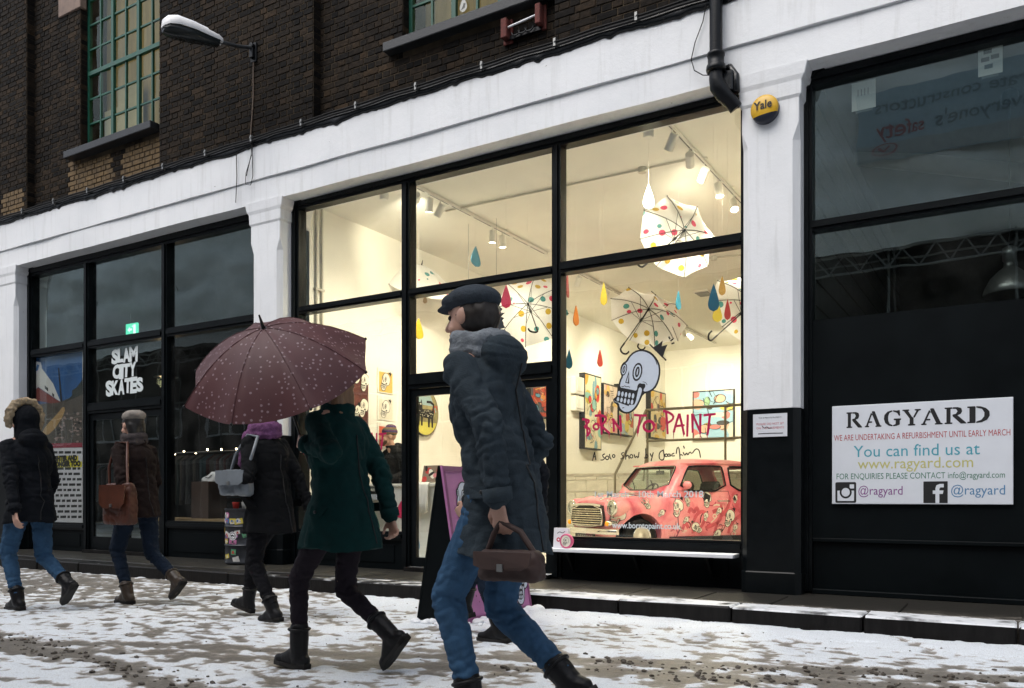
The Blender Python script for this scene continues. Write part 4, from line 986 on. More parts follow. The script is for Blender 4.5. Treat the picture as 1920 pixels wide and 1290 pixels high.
def poster():
    Y = GY+.012
    Z7 = lambda x, y: (lambda p: (p.x, p.z))(AT(30+x/3.227, 600+y/3.227, Y))
    a = AT(56, 668, Y); b = AT(155, 977, Y); x0, x1, z0, z1 = a.x, b.x, AT(120, 979, Y).z, AT(110, 664, Y).z
    t = thing("poster", "tall poster of a white house and blue sky in the skate shop window", "poster", ((x0+x1)/2, Y, z0))
    q = MB(); q.box(x0, x1, Y, Y+.003, z0, z1, 0)
    fn = lambda u, v, d=0.0: V(u, Y-d, v); e = .0006
    C = lambda pts: [(min(max(x, x0+.002), x1-.002), min(max(z, z0+.002), z1-.002)) for x, z in (Z7(*p) for p in pts)]
    q.poly(C([(45, 228), (400, 190), (404, 500), (45, 520)]), fn, e, 1)                     # sky
    q.poly(C([(45, 228), (120, 222), (90, 460), (45, 470)]), fn, 2*e, 2)                     # dusk side
    q.poly(C([(45, 500), (140, 510), (280, 490), (404, 440), (404, 760), (45, 760)]), fn, 2*e, 3)      # earth
    q.poly(C([(140, 270), (85, 450), (135, 405), (270, 495), (225, 385)]), fn, 3*e, 4)       # white walls
    q.poly(C([(85, 455), (135, 408), (270, 497), (215, 505), (140, 490), (90, 500)]), fn, 4*e, 5)     # red base
    q.poly(C([(175, 395), (195, 412), (195, 432), (175, 415)]), fn, 5*e, 6); q.poly(C([(220, 440), (232, 450), (232, 468), (220, 458)]), fn, 5*e, 6)
    q.poly(C([(120, 250), (150, 255), (158, 285), (130, 325), (115, 330)]), fn, 5*e, 7); q.poly(C([(128, 268), (142, 272), (135, 305), (120, 310)]), fn, 6*e, 8)  # rider
    q.poly(C([(255, 290), (262, 290), (282, 495), (270, 495)]), fn, 4*e, 6)                  # pole
    q.poly(C([(340, 425), (365, 410), (404, 360), (404, 450), (300, 495), (340, 455)]), fn, 4*e, 9)    # trees
    q.poly(smooth_closed(C([(290, 515), (300, 560), (215, 690), (150, 700), (180, 640), (250, 570)]), 1), fn, 4*e, 10)   # ramp
    rs = random.Random(1)
    for k in range(60):
        x = rs.uniform(230, 395); y = rs.uniform(560, 740)
        if x > 520-y*.4: q.poly(C(ell(x, y, rs.uniform(4, 11), rs.uniform(4, 9), 0, 6)), fn, 5*e+rs.random()*e, 11 if rs.random() < .6 else 6)
    q.poly(C([(45, 752), (404, 742), (404, 770), (45, 780)]), fn, 6*e, 12)
    q.poly(C([(45, 782), (404, 772), (404, 1222), (45, 1222)]), fn, 3*e, 7)
    for i in range(13):
        y = 790+i*32.5
        if i in (1, 2): continue
        x = 60
        while x < 392:
            w = rs.uniform(14, 42); q.poly(C([(x, y+4), (min(x+w, 398), y+3), (min(x+w, 398), y+18), (x, y+19)]), fn, 4*e, 6); x += w+8
    for txt, y, xa, xb in (("LIGHTER AND", 853, 215, 372), ("STRONGER TOO", 888, 200, 394)):
        p0 = Z7(xa, y); p1 = Z7(xb, y); top = Z7(xa, y-30)
        q.poly(C([(xa-8, y+4), (xb+6, y+2), (xb+6, y-32), (xa-8, y-30)]), fn, 5*e, 13)
        text_geo(q, txt, plane_fn((p0[0], Y, p0[1]), (1, 0, 0), (0, 0, 1)), (top[1]-p0[1])*1.3, d=6*e, m=6, bold=.01, width=p1[0]-p0[0])
    q.build("print", [flat("poster_paper", (.6, .6, .6)), mat("print_blue", (.012, .075, .22), .5, var=.35, scale=2), flat("print_dusk", (.012, .03, .06)), mat("print_earth", (.06, .05, .04), .6, var=.4, scale=9), flat("print_white", (.5, .5, .48)), flat("print_brickred", (.16, .03, .025)), M_INK, flat("print_white2", (.52, .52, .55)), flat("print_blue2", (.05, .14, .3)), flat("print_forest", (.012, .018, .014)), flat("print_ochre", (.32, .20, .08)), flat("print_rubble", (.26, .19, .17)), flat("print_crimson", (.22, .02, .04)), flat("print_yellow", (.55, .48, .02))], t, fix=False)
poster()
def rag_sign():
    Y = FY+.012-.03; a = AT(1560, 945, Y); b = AT(1900, 744, Y); x0, x1, z0, z1 = a.x, b.x, a.z, b.z
    t = thing("shop_sign", "white RAGYARD refurbishment notice fixed to the black boarding", "sign", ((x0+x1)/2, Y, z0))
    q = MB(); q.box(x0, x1, Y, Y+.03, z0, z1); q.build("board", mat("sign_white", (.66, .69, .74), .5, var=.03), t, bevel=.004)
    w = x1-x0; h = z1-z0; X = lambda f: x0+w*f; Z = lambda f: z0+h*f
    # coordinates on the sign from the photograph: u 0..1, v 0..1 upward
    def line(txt, u0, u1, v, hgt, m, name, bold=0.0):
        q = MB(); text_geo(q, txt, plane_fn((X(u0), Y-.001, Z(v)), (1, 0, 0), (0, 0, 1)), hgt*h, width=w*(u1-u0), bold=bold); return q.build(name, m, t, fix=False)
    line("WE ARE UNDERTAKING A REFURBISHMENT UNTIL EARLY MARCH", .012, .985, .645, .085, flat("sign_red", (.42, .05, .06)), "red_line")
    line("You can find us at", .13, .83, .475, .165, flat("sign_blue", (.06, .33, .42)), "blue_line")
    line("www.ragyard.com", .155, .795, .355, .150, flat("sign_olive", (.50, .48, .16)), "yellow_line")
    line("FOR ENQUIRIES PLEASE CONTACT info@ragyard.com", .025, .955, .252, .085, flat("sign_green", (.06, .20, .13)), "green_line")
    line("@ragyard", .155, .41, .095, .125, flat("sign_purple", (.22, .06, .24)), "purple_line")
    line("@ragyard", .675, .955, .095, .130, flat("sign_steel", (.08, .22, .40)), "steel_line")
    # stencil serif title, letters drawn as shapes on a 1 x 1 cell
    SER = {
     'R': [[(.02,0),(.36,0),(.36,.05),(.27,.05),(.27,.95),(.36,.95),(.36,1),(.02,1),(.02,.95),(.11,.95),(.11,.05),(.02,.05)], [(.40,1),(.62,1),(.78,.93),(.82,.76),(.76,.60),(.58,.52),(.98,.05),(1.02,0),(.78,0),(.40,.47),(.40,.55),(.55,.58),(.64,.76),(.56,.93),(.40,.95)]],
     'A': [[(.0,0),(.24,0),(.24,.04),(.15,.06),(.22,.28),(.42,.28),(.42,.34),(.24,.34),(.40,.80),(.44,.76),(.38,.90),(.08,.06),(0,.04)], [(.44,1),(.58,1),(.92,.06),(1.0,.04),(1.0,0),(.66,0),(.66,.04),(.74,.06),(.52,.66),(.47,.80)]],
     'G': [[(.46,1),(.22,.92),(.06,.72),(.03,.48),(.10,.22),(.28,.05),(.48,0),(.48,.04),(.32,.14),(.24,.34),(.23,.62),(.30,.86),(.48,.96)], [(.54,1),(.72,.96),(.88,1),(.90,.66),(.86,.66),(.78,.84),(.54,.96)], [(.54,0),(.54,.04),(.68,.10),(.70,.36),(.58,.40),(.58,.45),(.96,.45),(.96,.40),(.88,.36),(.88,.08),(.72,.02)]],
     'Y': [[(.0,1),(.36,1),(.36,.96),(.28,.94),(.52,.52),(.60,.46),(.60,.06),(.70,.05),(.70,0),(.32,0),(.32,.05),(.42,.06),(.42,.44),(.08,.95),(0,.96)], [(.62,.52),(.82,.94),(.70,.96),(.70,1),(1.02,1),(1.02,.96),(.90,.93),(.66,.48)]],
     'D': [[(.02,0),(.36,0),(.36,1),(.02,1),(.02,.95),(.12,.95),(.12,.05),(.02,.05)], [(.42,1),(.60,.98),(.84,.86),(.98,.66),(.99,.40),(.88,.17),(.66,.03),(.42,0),(.42,.05),(.64,.14),(.78,.36),(.79,.62),(.68,.85),(.42,.95)]]}
    q = MB(); xs = {0: (.088, .178), 1: (.198, .292), 2: (.306, .408), 3: (.414, .512), 4: (.518, .632), 5: (.644, .756), 6: (.764, .880)}
    for i, ch in enumerate("RAGYARD"):
        a_, b_ = xs[i]
        for poly in SER[ch]:
            pts = [(a_*w+u*(b_-a_)*w, (.775+v*.152)*h) for u, v in poly]; tf = plane_fn((x0, Y-.001, z0), (1, 0, 0), (0, 0, 1)); q.poly(pts, tf, 0, 0)
            for p0, p1 in zip(pts, pts[1:]+pts[:1]): add_stroke(q, [p0, p1], .0055, tf, .0003)
    q.build("title", M_INK, t, fix=False, tri=True)
    # square camera emblem and the letter emblem
    fn = plane_fn((x0, Y-.001, z0), (1, 0, 0), (0, 0, 1)); q = MB(); e = .0006
    s = .125*w; cx, cy = .083*w, .118*h; hh = .105*h
    q.poly(rrect(cx-s/2, cx+s/2, cy-hh, cy+hh, .012, 3), fn, 0, 0)
    q.poly(rrect(cx-s*.40, cx+s*.40, cy-hh*.82, cy+hh*.18, .003, 2), fn, e, 1); q.poly(ell(cx, cy+hh*.02, s*.29, hh*.60, 0, 24), fn, 2*e, 0)
    q.poly(ell(cx, cy+hh*.02, s*.20, hh*.42, 0, 24), fn, 3*e, 1); q.poly(rrect(cx+s*.19, cx+s*.40, cy+hh*.38, cy+hh*.78, .003, 2), fn, e, 1)
    q.build("camera_emblem", [M_INK, MATS["sign_white"]], t, fix=False)
    q = MB(); cx = .595*w; s = .132*w
    q.poly(rrect(cx-s/2, cx+s/2, cy-hh, cy+hh, .004, 2), fn, 0, 0)
    F_ = [(.50, 0), (.66, 0), (.66, .42), (.80, .42), (.83, .58), (.66, .58), (.66, .66), (.70, .72), (.84, .72), (.84, .88), (.68, .88), (.54, .82), (.50, .68), (.50, .58), (.39, .58), (.39, .42), (.50, .42)]
    q.poly([(cx-s/2+u*s, cy-hh+v*2*hh) for u, v in F_], fn, e, 1)
    q.build("letter_emblem", [M_INK, MATS["sign_white"]], t, fix=False, tri=True)
rag_sign()
def pillar_notice():
    Y = -.016; a = AT(1412, 820, Y); b = AT(1476, 774, Y)
    t = thing("paper_notice", "small white paper notice taped on the black base of the pillar", "notice", (a.x, Y, a.z))
    q = MB(); q.box(a.x, b.x, Y, Y+.002, a.z, b.z, 0); w = b.x-a.x; h = b.z-a.z
    for txt, v, s_, m in (("THIS IS PRIVATE PROPERTY", .80, .085, 1), ("PLEASE DO NOT SIT", .52, .13, 2), ("ON THE PAVEMENTS", .34, .13, 2)):
        text_geo(q, txt, plane_fn((a.x+w*(.16 if m == 1 else .10), Y-.001, a.z+h*v), (1, 0, 0), (0, 0, 1)), h*s_, m=m, width=w*(.68 if m == 1 else .8))
    add_stroke(q, [(w*.15, h*.14), (w*.5, h*.15), (w*.88, h*.14)], h*.035, front(a.x, Y-.001, a.z), 0, 1)
    add_stroke(q, smooth_pts([(w*.26, h*.5), (w*.34, h*.36), (w*.42, h*.46), (w*.44, h*.36), (w*.56, h*.38)]), h*.025, front(a.x, Y-.0016, a.z), 0, 1)
    q.build("sheet", [flat("notice_paper", (.64, .66, .70)), M_INK, flat("notice_red", (.55, .12, .14))], t, fix=False)
pillar_notice()
def window_notices():
    for (xa, xb, yt, yb, lab, kind) in ((1597, 1642, 147, 210, "pale paper notice with four bars at the top left of the dark window", 0), (1834, 1880, 84, 145, "pale paper notice with a grid of squares at the top right of the dark window", 1)):
        Y = GY+.03; a = AT(xa, yb, Y); b = AT(xb, yt, Y); t = thing("window_notice", lab, "notice", (a.x, Y, a.z)); w = b.x-a.x; h = b.z-a.z
        q = MB(); q.box(a.x, b.x, Y, Y+.002, a.z, b.z, 0); q.box(a.x+w*.15, b.x-w*.15, Y, Y+.02, a.z-.02, a.z, 1); fn = front(a.x, Y-.001, a.z)
        if kind == 0:
            for k in range(4): q.poly([(w*(.25+.14*k), h*.5), (w*(.28+.14*k), h*.5), (w*(.28+.14*k), h*.74), (w*(.25+.14*k), h*.74)], fn, 0, 1)
        else:
            for u, v in ((.22, .80), (.12, .52), (.52, .56), (.26, .24)): q.poly([(w*u, h*v), (w*(u+.34), h*v), (w*(u+.34), h*(v+.16)), (w*u, h*(v+.16))], fn, 0, 1)
        q.build("sheet", [flat("window_paper", (.62, .64, .62)), flat("print_dark", (.06, .07, .07))], t, fix=False)
window_notices()
def alarm():
    c = AT(1436, 208, -.0); r = .118
    t = thing("alarm_box", "round yellow alarm box on the white pillar", "alarm", (c.x, 0, c.z)); M = Matrix.Translation((c.x, -.0, c.z)) @ Matrix.Rotation(R(90), 4, 'X')
    q = MB(); q.lathe([(r, -.004), (r, .035), (r*.99, .045)], M, 36); q.build("back_plate", mat("alarm_dark_blue", (.012, .016, .03), .4, var=.05), t)
    q = MB(); rings = []
    # yellow dome clipped by a slanted lower band
    def lim(x): return -.066+.02*(x/r)
    prof = [(r*1.0, .045), (r*.98, .058), (r*.90, .068), (r*.6, .078), (r*.3, .082), (0.001, .083)]
    q.lathe(prof, M, 36); me = q.mesh("cover"); bm = bmesh.new(); bm.from_mesh(me)
    p = V(c.x, 0, c.z-.058); geo = bm.verts[:]+bm.edges[:]+bm.faces[:]
    res = bmesh.ops.bisect_plane(bm, geom=geo, plane_co=p, plane_no=V(-.10, 0, 1).normalized())
    for f in bm.faces: f.material_index = 0 if (f.calc_center_median()-p).dot(V(-.10, 0, 1)) > 0 else 1; f.smooth = True
    bmesh.ops.recalc_face_normals(bm, faces=bm.faces); bm.to_mesh(me); bm.free()
    me.materials.append(mat("alarm_yellow", (.62, .36, .015), .35, var=.04)); me.materials.append(MATS["alarm_dark_blue"]); link_mesh("cover", me, t)
    q = MB(); text_geo(q, "Yale", plane_fn((c.x-.004, -.0855, c.z-.012), (1, 0, .04), (0, 0, 1)), .098, bold=.0022, align='CENTER', width=.155)
    q.build("lettering", M_INK, t, fix=False)
alarm()
# ------------------------------------------------------------------ inside the lit gallery
CR, CU, CF = V(_c, _s, 0), V(0, 0, 1), V(-_s, _c, 0)      # right, up, away as seen from the pavement
M_SPOTW = mat("white_lamp_enamel", (.72, .70, .64), .4, var=.02)
M_LENS = mat("lit_lamp_lens", (1, .96, .85), .3, var=0, emit=(1, .93, .76), estr=14)
WARM = (1.0, .90, .69)
def spot(p, aim, label, power, group, lit=True, size=R(110)):
    """cylinder spotlight clipped under a track"""
    p = Vector(p); t = thing("spotlight", label, "spotlight", p, group=group)
    d = (Vector(aim)-p).normalized(); q = MB()
    q.box(p.x-.018, p.x+.018, p.y-.05, p.y+.05, p.z+.115, p.z+.135); q.cyl(p+V(0, 0, .118), p+V(0, 0, .03), .008, n=8); q.build("bracket", M_SPOTW, t)
    q = MB(); q.cyl(p-d*.06, p+d*.10, .046, n=18, caps=False); q.cyl(p-d*.066, p-d*.06, .040, .046, n=18); q.build("lamp_housing", M_SPOTW, t)
    q = MB(); q.cyl(p+d*.085, p+d*.09, .044, n=18); q.build("lens", M_LENS if lit else M_SPOTW, t)
    if lit:
        l = bpy.data.lights.new("spot_lamp", 'SPOT'); l.energy = power; l.spot_size = size; l.spot_blend = .9; l.color = WARM; l.shadow_soft_size = .05
        o = bpy.data.objects.new("lamp", l); COL.objects.link(o); o.parent = t; o.location = d*.105; o.rotation_euler = (-d).to_track_quat('Z', 'Y').to_euler()
    return t
def track(x, y0, y1, label):
    t = thing("light_track", label, "light track", (x, (y0+y1)/2, CZ)); q = MB(); q.box(x-.02, x+.02, y0, y1, CZ-.045, CZ-.012); q.build("rail", M_SPOTW, t)
    q = MB(); n = int((y1-y0)/.5)
    for k in range(n): q.box(x-.006, x+.006, y0+.04+k*.5, y0+.46+k*.5, CZ-.0475, CZ-.0445)
    q.build("slot", mat("dark_slot", (.08, .07, .06), .6), t)
    for k in range(max(2, n//2)):
        q = MB(); q.box(x-.012, x+.05, y0+.3+k*1.0, y0+.34+k*1.0, CZ-.012, CZ+.0); q.build("ceiling_clip", M_SPOTW, t)
ZS = CZ-.155
track(-2.95, .36, 3.75, "ceiling light track on the right of the gallery, above the umbrellas")
track(-6.12, .36, 3.9, "ceiling light track on the left of the gallery, near the white counter")
track(-6.18, 4.5, 12.5, "ceiling light track deep in the gallery, towards the block wall")
ordn = ["nearest the window", "second from the window", "third from the window", "fourth from the window", "farthest and brightest"]
for k, (y, e) in enumerate(((.72, 1), (1.25, 1), (1.72, 1), (2.25, 1), (2.85, 1))):
    spot((-2.95, y, ZS), [tuple(AT(1216, 375, .9)), tuple(AT(1300, 480, 2.55)), tuple(AT(1210, 600, 3.4)), (-2.4, 2.2, 1.2), (-2.2, 1.6, 2.2)][k], "white cylinder spotlight on the right ceiling track, "+ordn[k], [120, 95, 105, 280, 280][k], "spotlights on the right track")
for k, (y, lit) in enumerate(((.66, True), (.92, True), (1.15, True), (2.36, True), (2.62, True))):
    spot((-6.12, y, ZS), [tuple(AT(765, 500, 2.6)), (-6.9, 1.6, 0), (-7.7, 1.15, 2.2), (-6.6, 2.7, 0), (-6.2, 2.9, 0)][k], "white cylinder spotlight on the left ceiling track, "+ordn[k].replace(" and brightest", ""), [85, 140, 40, 110, 140][k], "spotlights on the left track", lit, size=R(70 if k == 0 else 140))
for k, (y, aim) in enumerate(((5.1, (-7.7, 6.5, 2.4)), (6.2, (-7.7, 8.6, 2.4)), (8.0, (-7.7, 10.2, 2.5)), (10.2, (-6.4, 13.1, 2.8)), (10.6, (-5.0, 13.1, 2.8)))):
    spot((-6.18, y, ZS), aim, "white cylinder spotlight on the deep ceiling track, "+ordn[k].replace(" and brightest", ""), 185, "spotlights on the deep track")
def ceiling_bits():
    for px, py, lab in ((720, 366, "small white ceiling sensor at the left behind the first pane"), (1216, 247, "small white ceiling sensor at the right above the white drop")):
        p = ATZ(px, py, CZ-.04); p.y = max(p.y, .45); t = thing("ceiling_sensor", lab, "sensor", (p.x, p.y, CZ)); q = MB(); q.lathe([(.045, -.10), (.055, -.085), (.055, 0)], Matrix.Translation((p.x, p.y, CZ)), 18); q.build("housing", M_SPOTW, t)
    def conduit(a, b, lab, r=.012):
        t = thing("conduit", lab, "conduit", (a.x, a.y, CZ)); q = MB(); q.cyl((a.x, a.y, CZ-.02), (b.x, b.y, CZ-.02), r, n=8); q.build("pipe", mat("cream_conduit", (.50, .47, .39), .6), t)
        q = MB(); m = a.lerp(b, .82); q.cyl((m.x, m.y, CZ-.06), (m.x, m.y, CZ), .045, n=12); q.build("junction_box", MATS["cream_conduit"], t)
    conduit(ATZ(836, 396, CZ-.02), ATZ(1300, 297, CZ-.02), "thin conduit crossing the front of the gallery ceiling")
    conduit(ATZ(1110, 505, CZ-.02), ATZ(1392, 478, CZ-.02), "thin conduit crossing the gallery ceiling behind the umbrellas")
    a = ATZ(1320, 549, CZ-.01); t = thing("ceiling_vent", "small grey slatted vent in the gallery ceiling by the raindrops", "vent", (a.x, a.y, CZ)); q = MB(); q.box(a.x-.14, a.x+.14, a.y-.2, a.y+.2, CZ-.03, CZ); q.build("vent_frame", M_SPOTW, t)
    for k in range(6): q = MB(); q.box(a.x-.12, a.x+.12, a.y-.17+k*.06, a.y-.13+k*.06, CZ-.04, CZ-.03); q.build("slat", mat("vent_grey", (.2, .19, .17), .5), t)
    t = thing("wall_conduit", "pair of painted pipes running up the left gallery wall", "conduit", (-7.66, .62, 2)); q = MB()
    for y in (.60, .70): q.cyl((-7.675, y, FZ), (-7.675, y, CZ), .016, n=8)
    for z in (1.0, 2.3, 3.6): q.box(-7.70, -7.655, .57, .73, z, z+.03)
    q.build("pipe", MATS["cream_conduit"], t)
    a = AT(908, 533, 2.2); t = thing("strip_light", "short lit tube light hanging behind the door transom", "strip light", (a.x, 2.2, a.z)); q = MB(); q.box(a.x-.36, a.x+.30, 2.14, 2.24, a.z, a.z+.06); q.build("housing", M_SPOTW, t)
    q = MB(); q.cyl((a.x-.34, 2.19, a.z-.012), (a.x+.28, 2.19, a.z-.012), .014, n=10); q.build("tube", mat("lit_tube", (.9, .95, 1), .3, var=0, emit=(.85, .95, 1), estr=6), t)
    q = MB()
    for xx in (-.25, .2): q.cyl((a.x+xx, 2.19, a.z+.06), (a.x+xx, 2.19, CZ), .003, n=5)
    q.build("wire", M_STEEL, t)
ceiling_bits()

# --- umbrellas hung from the ceiling
def canopy_mat():
    m = bpy.data.materials.new("white_dotted_canopy"); m.use_nodes = True; n = m.node_tree; N = n.nodes; L = n.links
    for x in list(N): N.remove(x)
    out = N.new("ShaderNodeOutputMaterial"); tc = N.new("ShaderNodeTexCoord"); vo = N.new("ShaderNodeTexVoronoi"); vo.inputs['Scale'].default_value = 6.4; vo.inputs['Randomness'].default_value = .42
    L.new(tc.outputs['Object'], vo.inputs['Vector'])
    lt = N.new("ShaderNodeMath"); lt.operation = 'LESS_THAN'; lt.inputs[1].default_value = .27; L.new(vo.outputs['Distance'], lt.inputs[0])
    sp = N.new("ShaderNodeSeparateColor"); L.new(vo.outputs['Color'], sp.inputs[0])
    rp = N.new("ShaderNodeValToRGB"); rp.color_ramp.interpolation = 'CONSTANT'; cr = rp.color_ramp
    cr.elements[0].position = 0; cr.elements[0].color = (.72, .09, .17, 1); cr.elements[1].position = .36; cr.elements[1].color = (.10, .33, .33, 1); e = cr.elements.new(.68); e.color = (.62, .42, .06, 1)
    L.new(sp.outputs[0], rp.inputs['Fac'])
    mx = N.new("ShaderNodeMix"); mx.data_type = 'RGBA'; L.new(lt.outputs[0], mx.inputs[0]); mx.inputs[6].default_value = (.86, .86, .84, 1); L.new(rp.outputs[0], mx.inputs[7])
    d = N.new("ShaderNodeBsdfDiffuse"); tl = N.new("ShaderNodeBsdfTranslucent"); L.new(mx.outputs[2], d.inputs[0]); L.new(mx.outputs[2], tl.inputs[0])
    ms = N.new("ShaderNodeMixShader"); ms.inputs[0].default_value = .28; L.new(d.outputs[0], ms.inputs[1]); L.new(tl.outputs[0], ms.inputs[2]); L.new(ms.outputs[0], out.inputs[0]); return m
M_CANOPY = canopy_mat()
def umbrella(hub, axis, Rr, label, mats, group=None, hook=None, dome=.42, shaft=.82, spin=0.0, hang=True, nrib=8, name="umbrella", hookdir=None):
    """open umbrella: hub just under the crown, axis points out of the crown"""
    hub = Vector(hub); ax = Vector(axis).normalized(); a = ax.orthogonal().normalized(); a = Matrix.Rotation(spin, 3, ax) @ a; b = ax.cross(a)
    t = thing(name, label, "umbrella", hub, group=group); mc, mrib = mats
    H = Rr*dome
    def pt(r, th):
        # cloth sags between ribs towards the rim
        ph = (th*nrib/(2*PI)) % 1.0; sag = math.sin(PI*ph)
        rr = r*(1-.10*sag*(r/Rr)**2); z = H*(1-(r/Rr)**1.9)-H*.13*sag*(r/Rr)
        return hub+ax*(z-H*.93)+(a*math.cos(th)+b*math.sin(th))*rr
    q = MB(); nr, ns = 9, nrib*6; rings = [[pt(max(.006, Rr*i/nr), 2*PI*j/ns) for j in range(ns)] for i in range(nr+1)]
    q.ring_loft(rings, 0, False, True); o = q.build("canopy", mc, t, fix=False)
    top = hub+ax*H*.07
    q = MB(); q.cyl(top, top+ax*.07, .010, .004, n=8); q.cyl(hub-ax*.03-ax*H*.0, top, .016, n=10); q.build("ferrule", mrib, t)
    for k in range(nrib):
        th = 2*PI*k/nrib; q = MB(); q.tube([pt(max(.02, Rr*i/6), th)-ax*.007 for i in range(7)], .0042, 5)
        run = hub-ax*(Rr*.46); q.tube([run+(a*math.cos(th)+b*math.sin(th))*.015, pt(Rr*.5, th)-ax*.01], .0032, 5)
        q.build("rib", mrib, t)
    for k in range(nrib):
        th = 2*PI*k/nrib; q = MB(); q.tube([pt(max(.02, Rr*i/6), th)+ax*.0012 for i in range(7)], .0022, 4); q.build("seam", mc, t); q = MB(); q.ellipsoid(pt(Rr, th), (.008,)*3, 6, 4); q.build("rib_tip", mrib, t)
    q = MB(); e = hub-ax*shaft; q.cyl(top, e, .0075, n=8); q.cyl(hub-ax*(Rr*.46+.03), hub-ax*(Rr*.46-.03), .016, n=10); q.build("shaft", mrib, t)
    hd = Vector(hookdir) if hookdir else CR; hd = (hd-ax*hd.dot(ax)).normalized(); q = MB(); r = .055
    pts = [e+ax*.10, e]+[e-ax*(r*math.sin(u))+hd*(r-r*math.cos(u)) for u in [PI*k/8 for k in range(1, 9)]]+[e+hd*2*r+ax*.025]
    q.tube(pts, .0115, 8); q.build("handle", M_RUBBER, t)
    if hang:
        q = MB(); q.cyl(top+ax*.05, V(top.x+ax.x*.05, top.y+ax.y*.05, CZ), .0009, n=4); q.build("thread", M_SPOTW, t)
    return t
M_RIB = mat("black_umbrella_metal", (.018, .018, .018), .35, .6, var=.1)
def cs(r, u, f): return CR*r+CU*u+CF*f
GRP = "dotted umbrellas hung in the gallery"
umbrella(AT(1283, 432, 2.6), cs(.58, .58, .50), .52, "white dotted umbrella tilted open, highest, hanging behind the right window transom", (M_CANOPY, M_RIB), GRP, spin=.2, hookdir=cs(-.3, .6, 0), shaft=.96)
umbrella(AT(1216, 580, 3.4), cs(.50, .70, .45), .50, "white dotted umbrella hanging directly above the skull sticker", (M_CANOPY, M_RIB), GRP, spin=.5, hookdir=cs(.6, -.2, .1))
umbrella(AT(1236, 578, 5.2), cs(.45, .75, .40), .55, "white dotted umbrella half hidden behind the one above the skull", (M_CANOPY, M_RIB), GRP, spin=.1, hookdir=cs(.6, -.2, 0))
umbrella(AT(990, 570, 2.2), cs(-.12, .55, .75), .50, "white dotted umbrella seen from inside beside the pink red drop", (M_CANOPY, M_RIB), GRP, spin=.3, hookdir=cs(-.9, .2, 0), dome=.5)
umbrella(AT(790, 500, 2.6), cs(.24, .84, -.30), .60, "white dotted umbrella hanging on the left above the counter", (M_CANOPY, M_RIB), GRP, spin=.0, hookdir=cs(.3, .2, 0), dome=.55, shaft=.70)
umbrella(AT(1412, 568, 3.2), cs(.62, .55, .3), .50, "white dotted umbrella mostly hidden by the white pillar", (M_CANOPY, M_RIB), GRP, spin=.4, hookdir=cs(.3, .6, 0))

# --- raindrops
def drop_poly(w, h):
    pts = []
    for k in range(22):
        a = 2*PI*k/22; x = math.sin(a); y = -math.cos(a)      # from bottom
        ww = x*w/2*(math.sin(a/2)**.0 if 0 else 1)
        f = (y+1)/2; pts.append((ww*(1-f**1.6)**.55*1.05 if f > .0 else 0, -h/2+h*f))
    out = []
    n = 14
    for k in range(n+1):
        f = k/n; out.append((w/2*math.sqrt(max(0, 1-((f-.26)/.26)**2)) if f < .26 else w/2*(1-((f-.26)/.74)**1.35), -h/2+h*f))
    return out+[(-x, y) for x, y in reversed(out[1:-1])]
M_DROP = {}
def drop(px, y0, y1, w, col, Y, label, yaw=0.0, hang=True, on=None):
    c = AT(px, (y0+y1)/2, Y); d = depth_of(c); s = d/1570; h = (y1-y0)*s; W_ = (w*s)/max(.25, math.cos(yaw)) if yaw else w*s
    t = thing("raindrop", label, "raindrop", c, group="painted raindrops")
    key = "drop_%02x%02x%02x" % tuple(int(v*255) for v in col); m = mat(key, col, .5, var=.08, scale=8)
    u = (CR*math.cos(yaw)+CF*math.sin(yaw)) if on is None else Vector(on); q = MB(); fn = plane_fn(c, u, (0, 0, 1))
    q.prism(drop_poly(W_, h), fn, -.006, .006); q.build("cutout", m, t)
    if hang: q = MB(); q.cyl((c.x, c.y, c.z+h/2), (c.x, c.y, CZ), .0009, n=4); q.build("thread", M_SPOTW, t)
drop(1216, 345, 393, 22, (.72, .80, .74), .9, "pale mint white raindrop at the top of the right window")
drop(892, 462, 500, 16, (.04, .22, .33), 1.6, "slim blue raindrop in the middle window above the transom", 1.1)
drop(949, 533, 578, 19, (.62, .035, .10), 1.0, "crimson raindrop left of the open dotted umbrella")
drop(785, 597, 636, 14, (.55, .40, .02), 1.4, "slim yellow raindrop at the left of the door window", 1.1)
drop(1064, 514, 557, 14, (.30, .03, .03), 1.2, "very thin dark red raindrop by the second mullion", 1.42)
drop(1132, 528, 573, 13, (.58, .44, .02), 1.8, "bright yellow raindrop under the right transom")
drop(1080, 573, 611, 11, (.62, .19, .02), 1.2, "slim orange raindrop right of the second mullion", .9)
drop(1067, 654, 692, 13, (.01, .13, .20), 1.5, "dark teal raindrop low beside the second mullion")
drop(1125, 656, 688, 11, (.45, .05, .035), 2.3, "slim red raindrop left of the skull sticker", 1.0)
drop(1272, 546, 581, 12, (.02, .17, .26), 2.4, "slim blue raindrop above the small crown", .9)
drop(1338, 532, 584, 21, (.004, .12, .25), .8, "large deep blue raindrop in the group beside the pillar")
drop(1354, 517, 554, 13, (.40, .24, .06), 1.9, "ochre brown raindrop in the group beside the pillar")
drop(1345, 565, 604, 18, (.70, .56, .06), 1.4, "pale yellow raindrop behind the large blue one")
drop(1364, 561, 600, 12, (.45, .035, .04), 1.1, "red raindrop in the group beside the pillar")
drop(797, 552, 569, 8, (.45, .33, .2), 2.9, "tiny beige raindrop under the left umbrella")

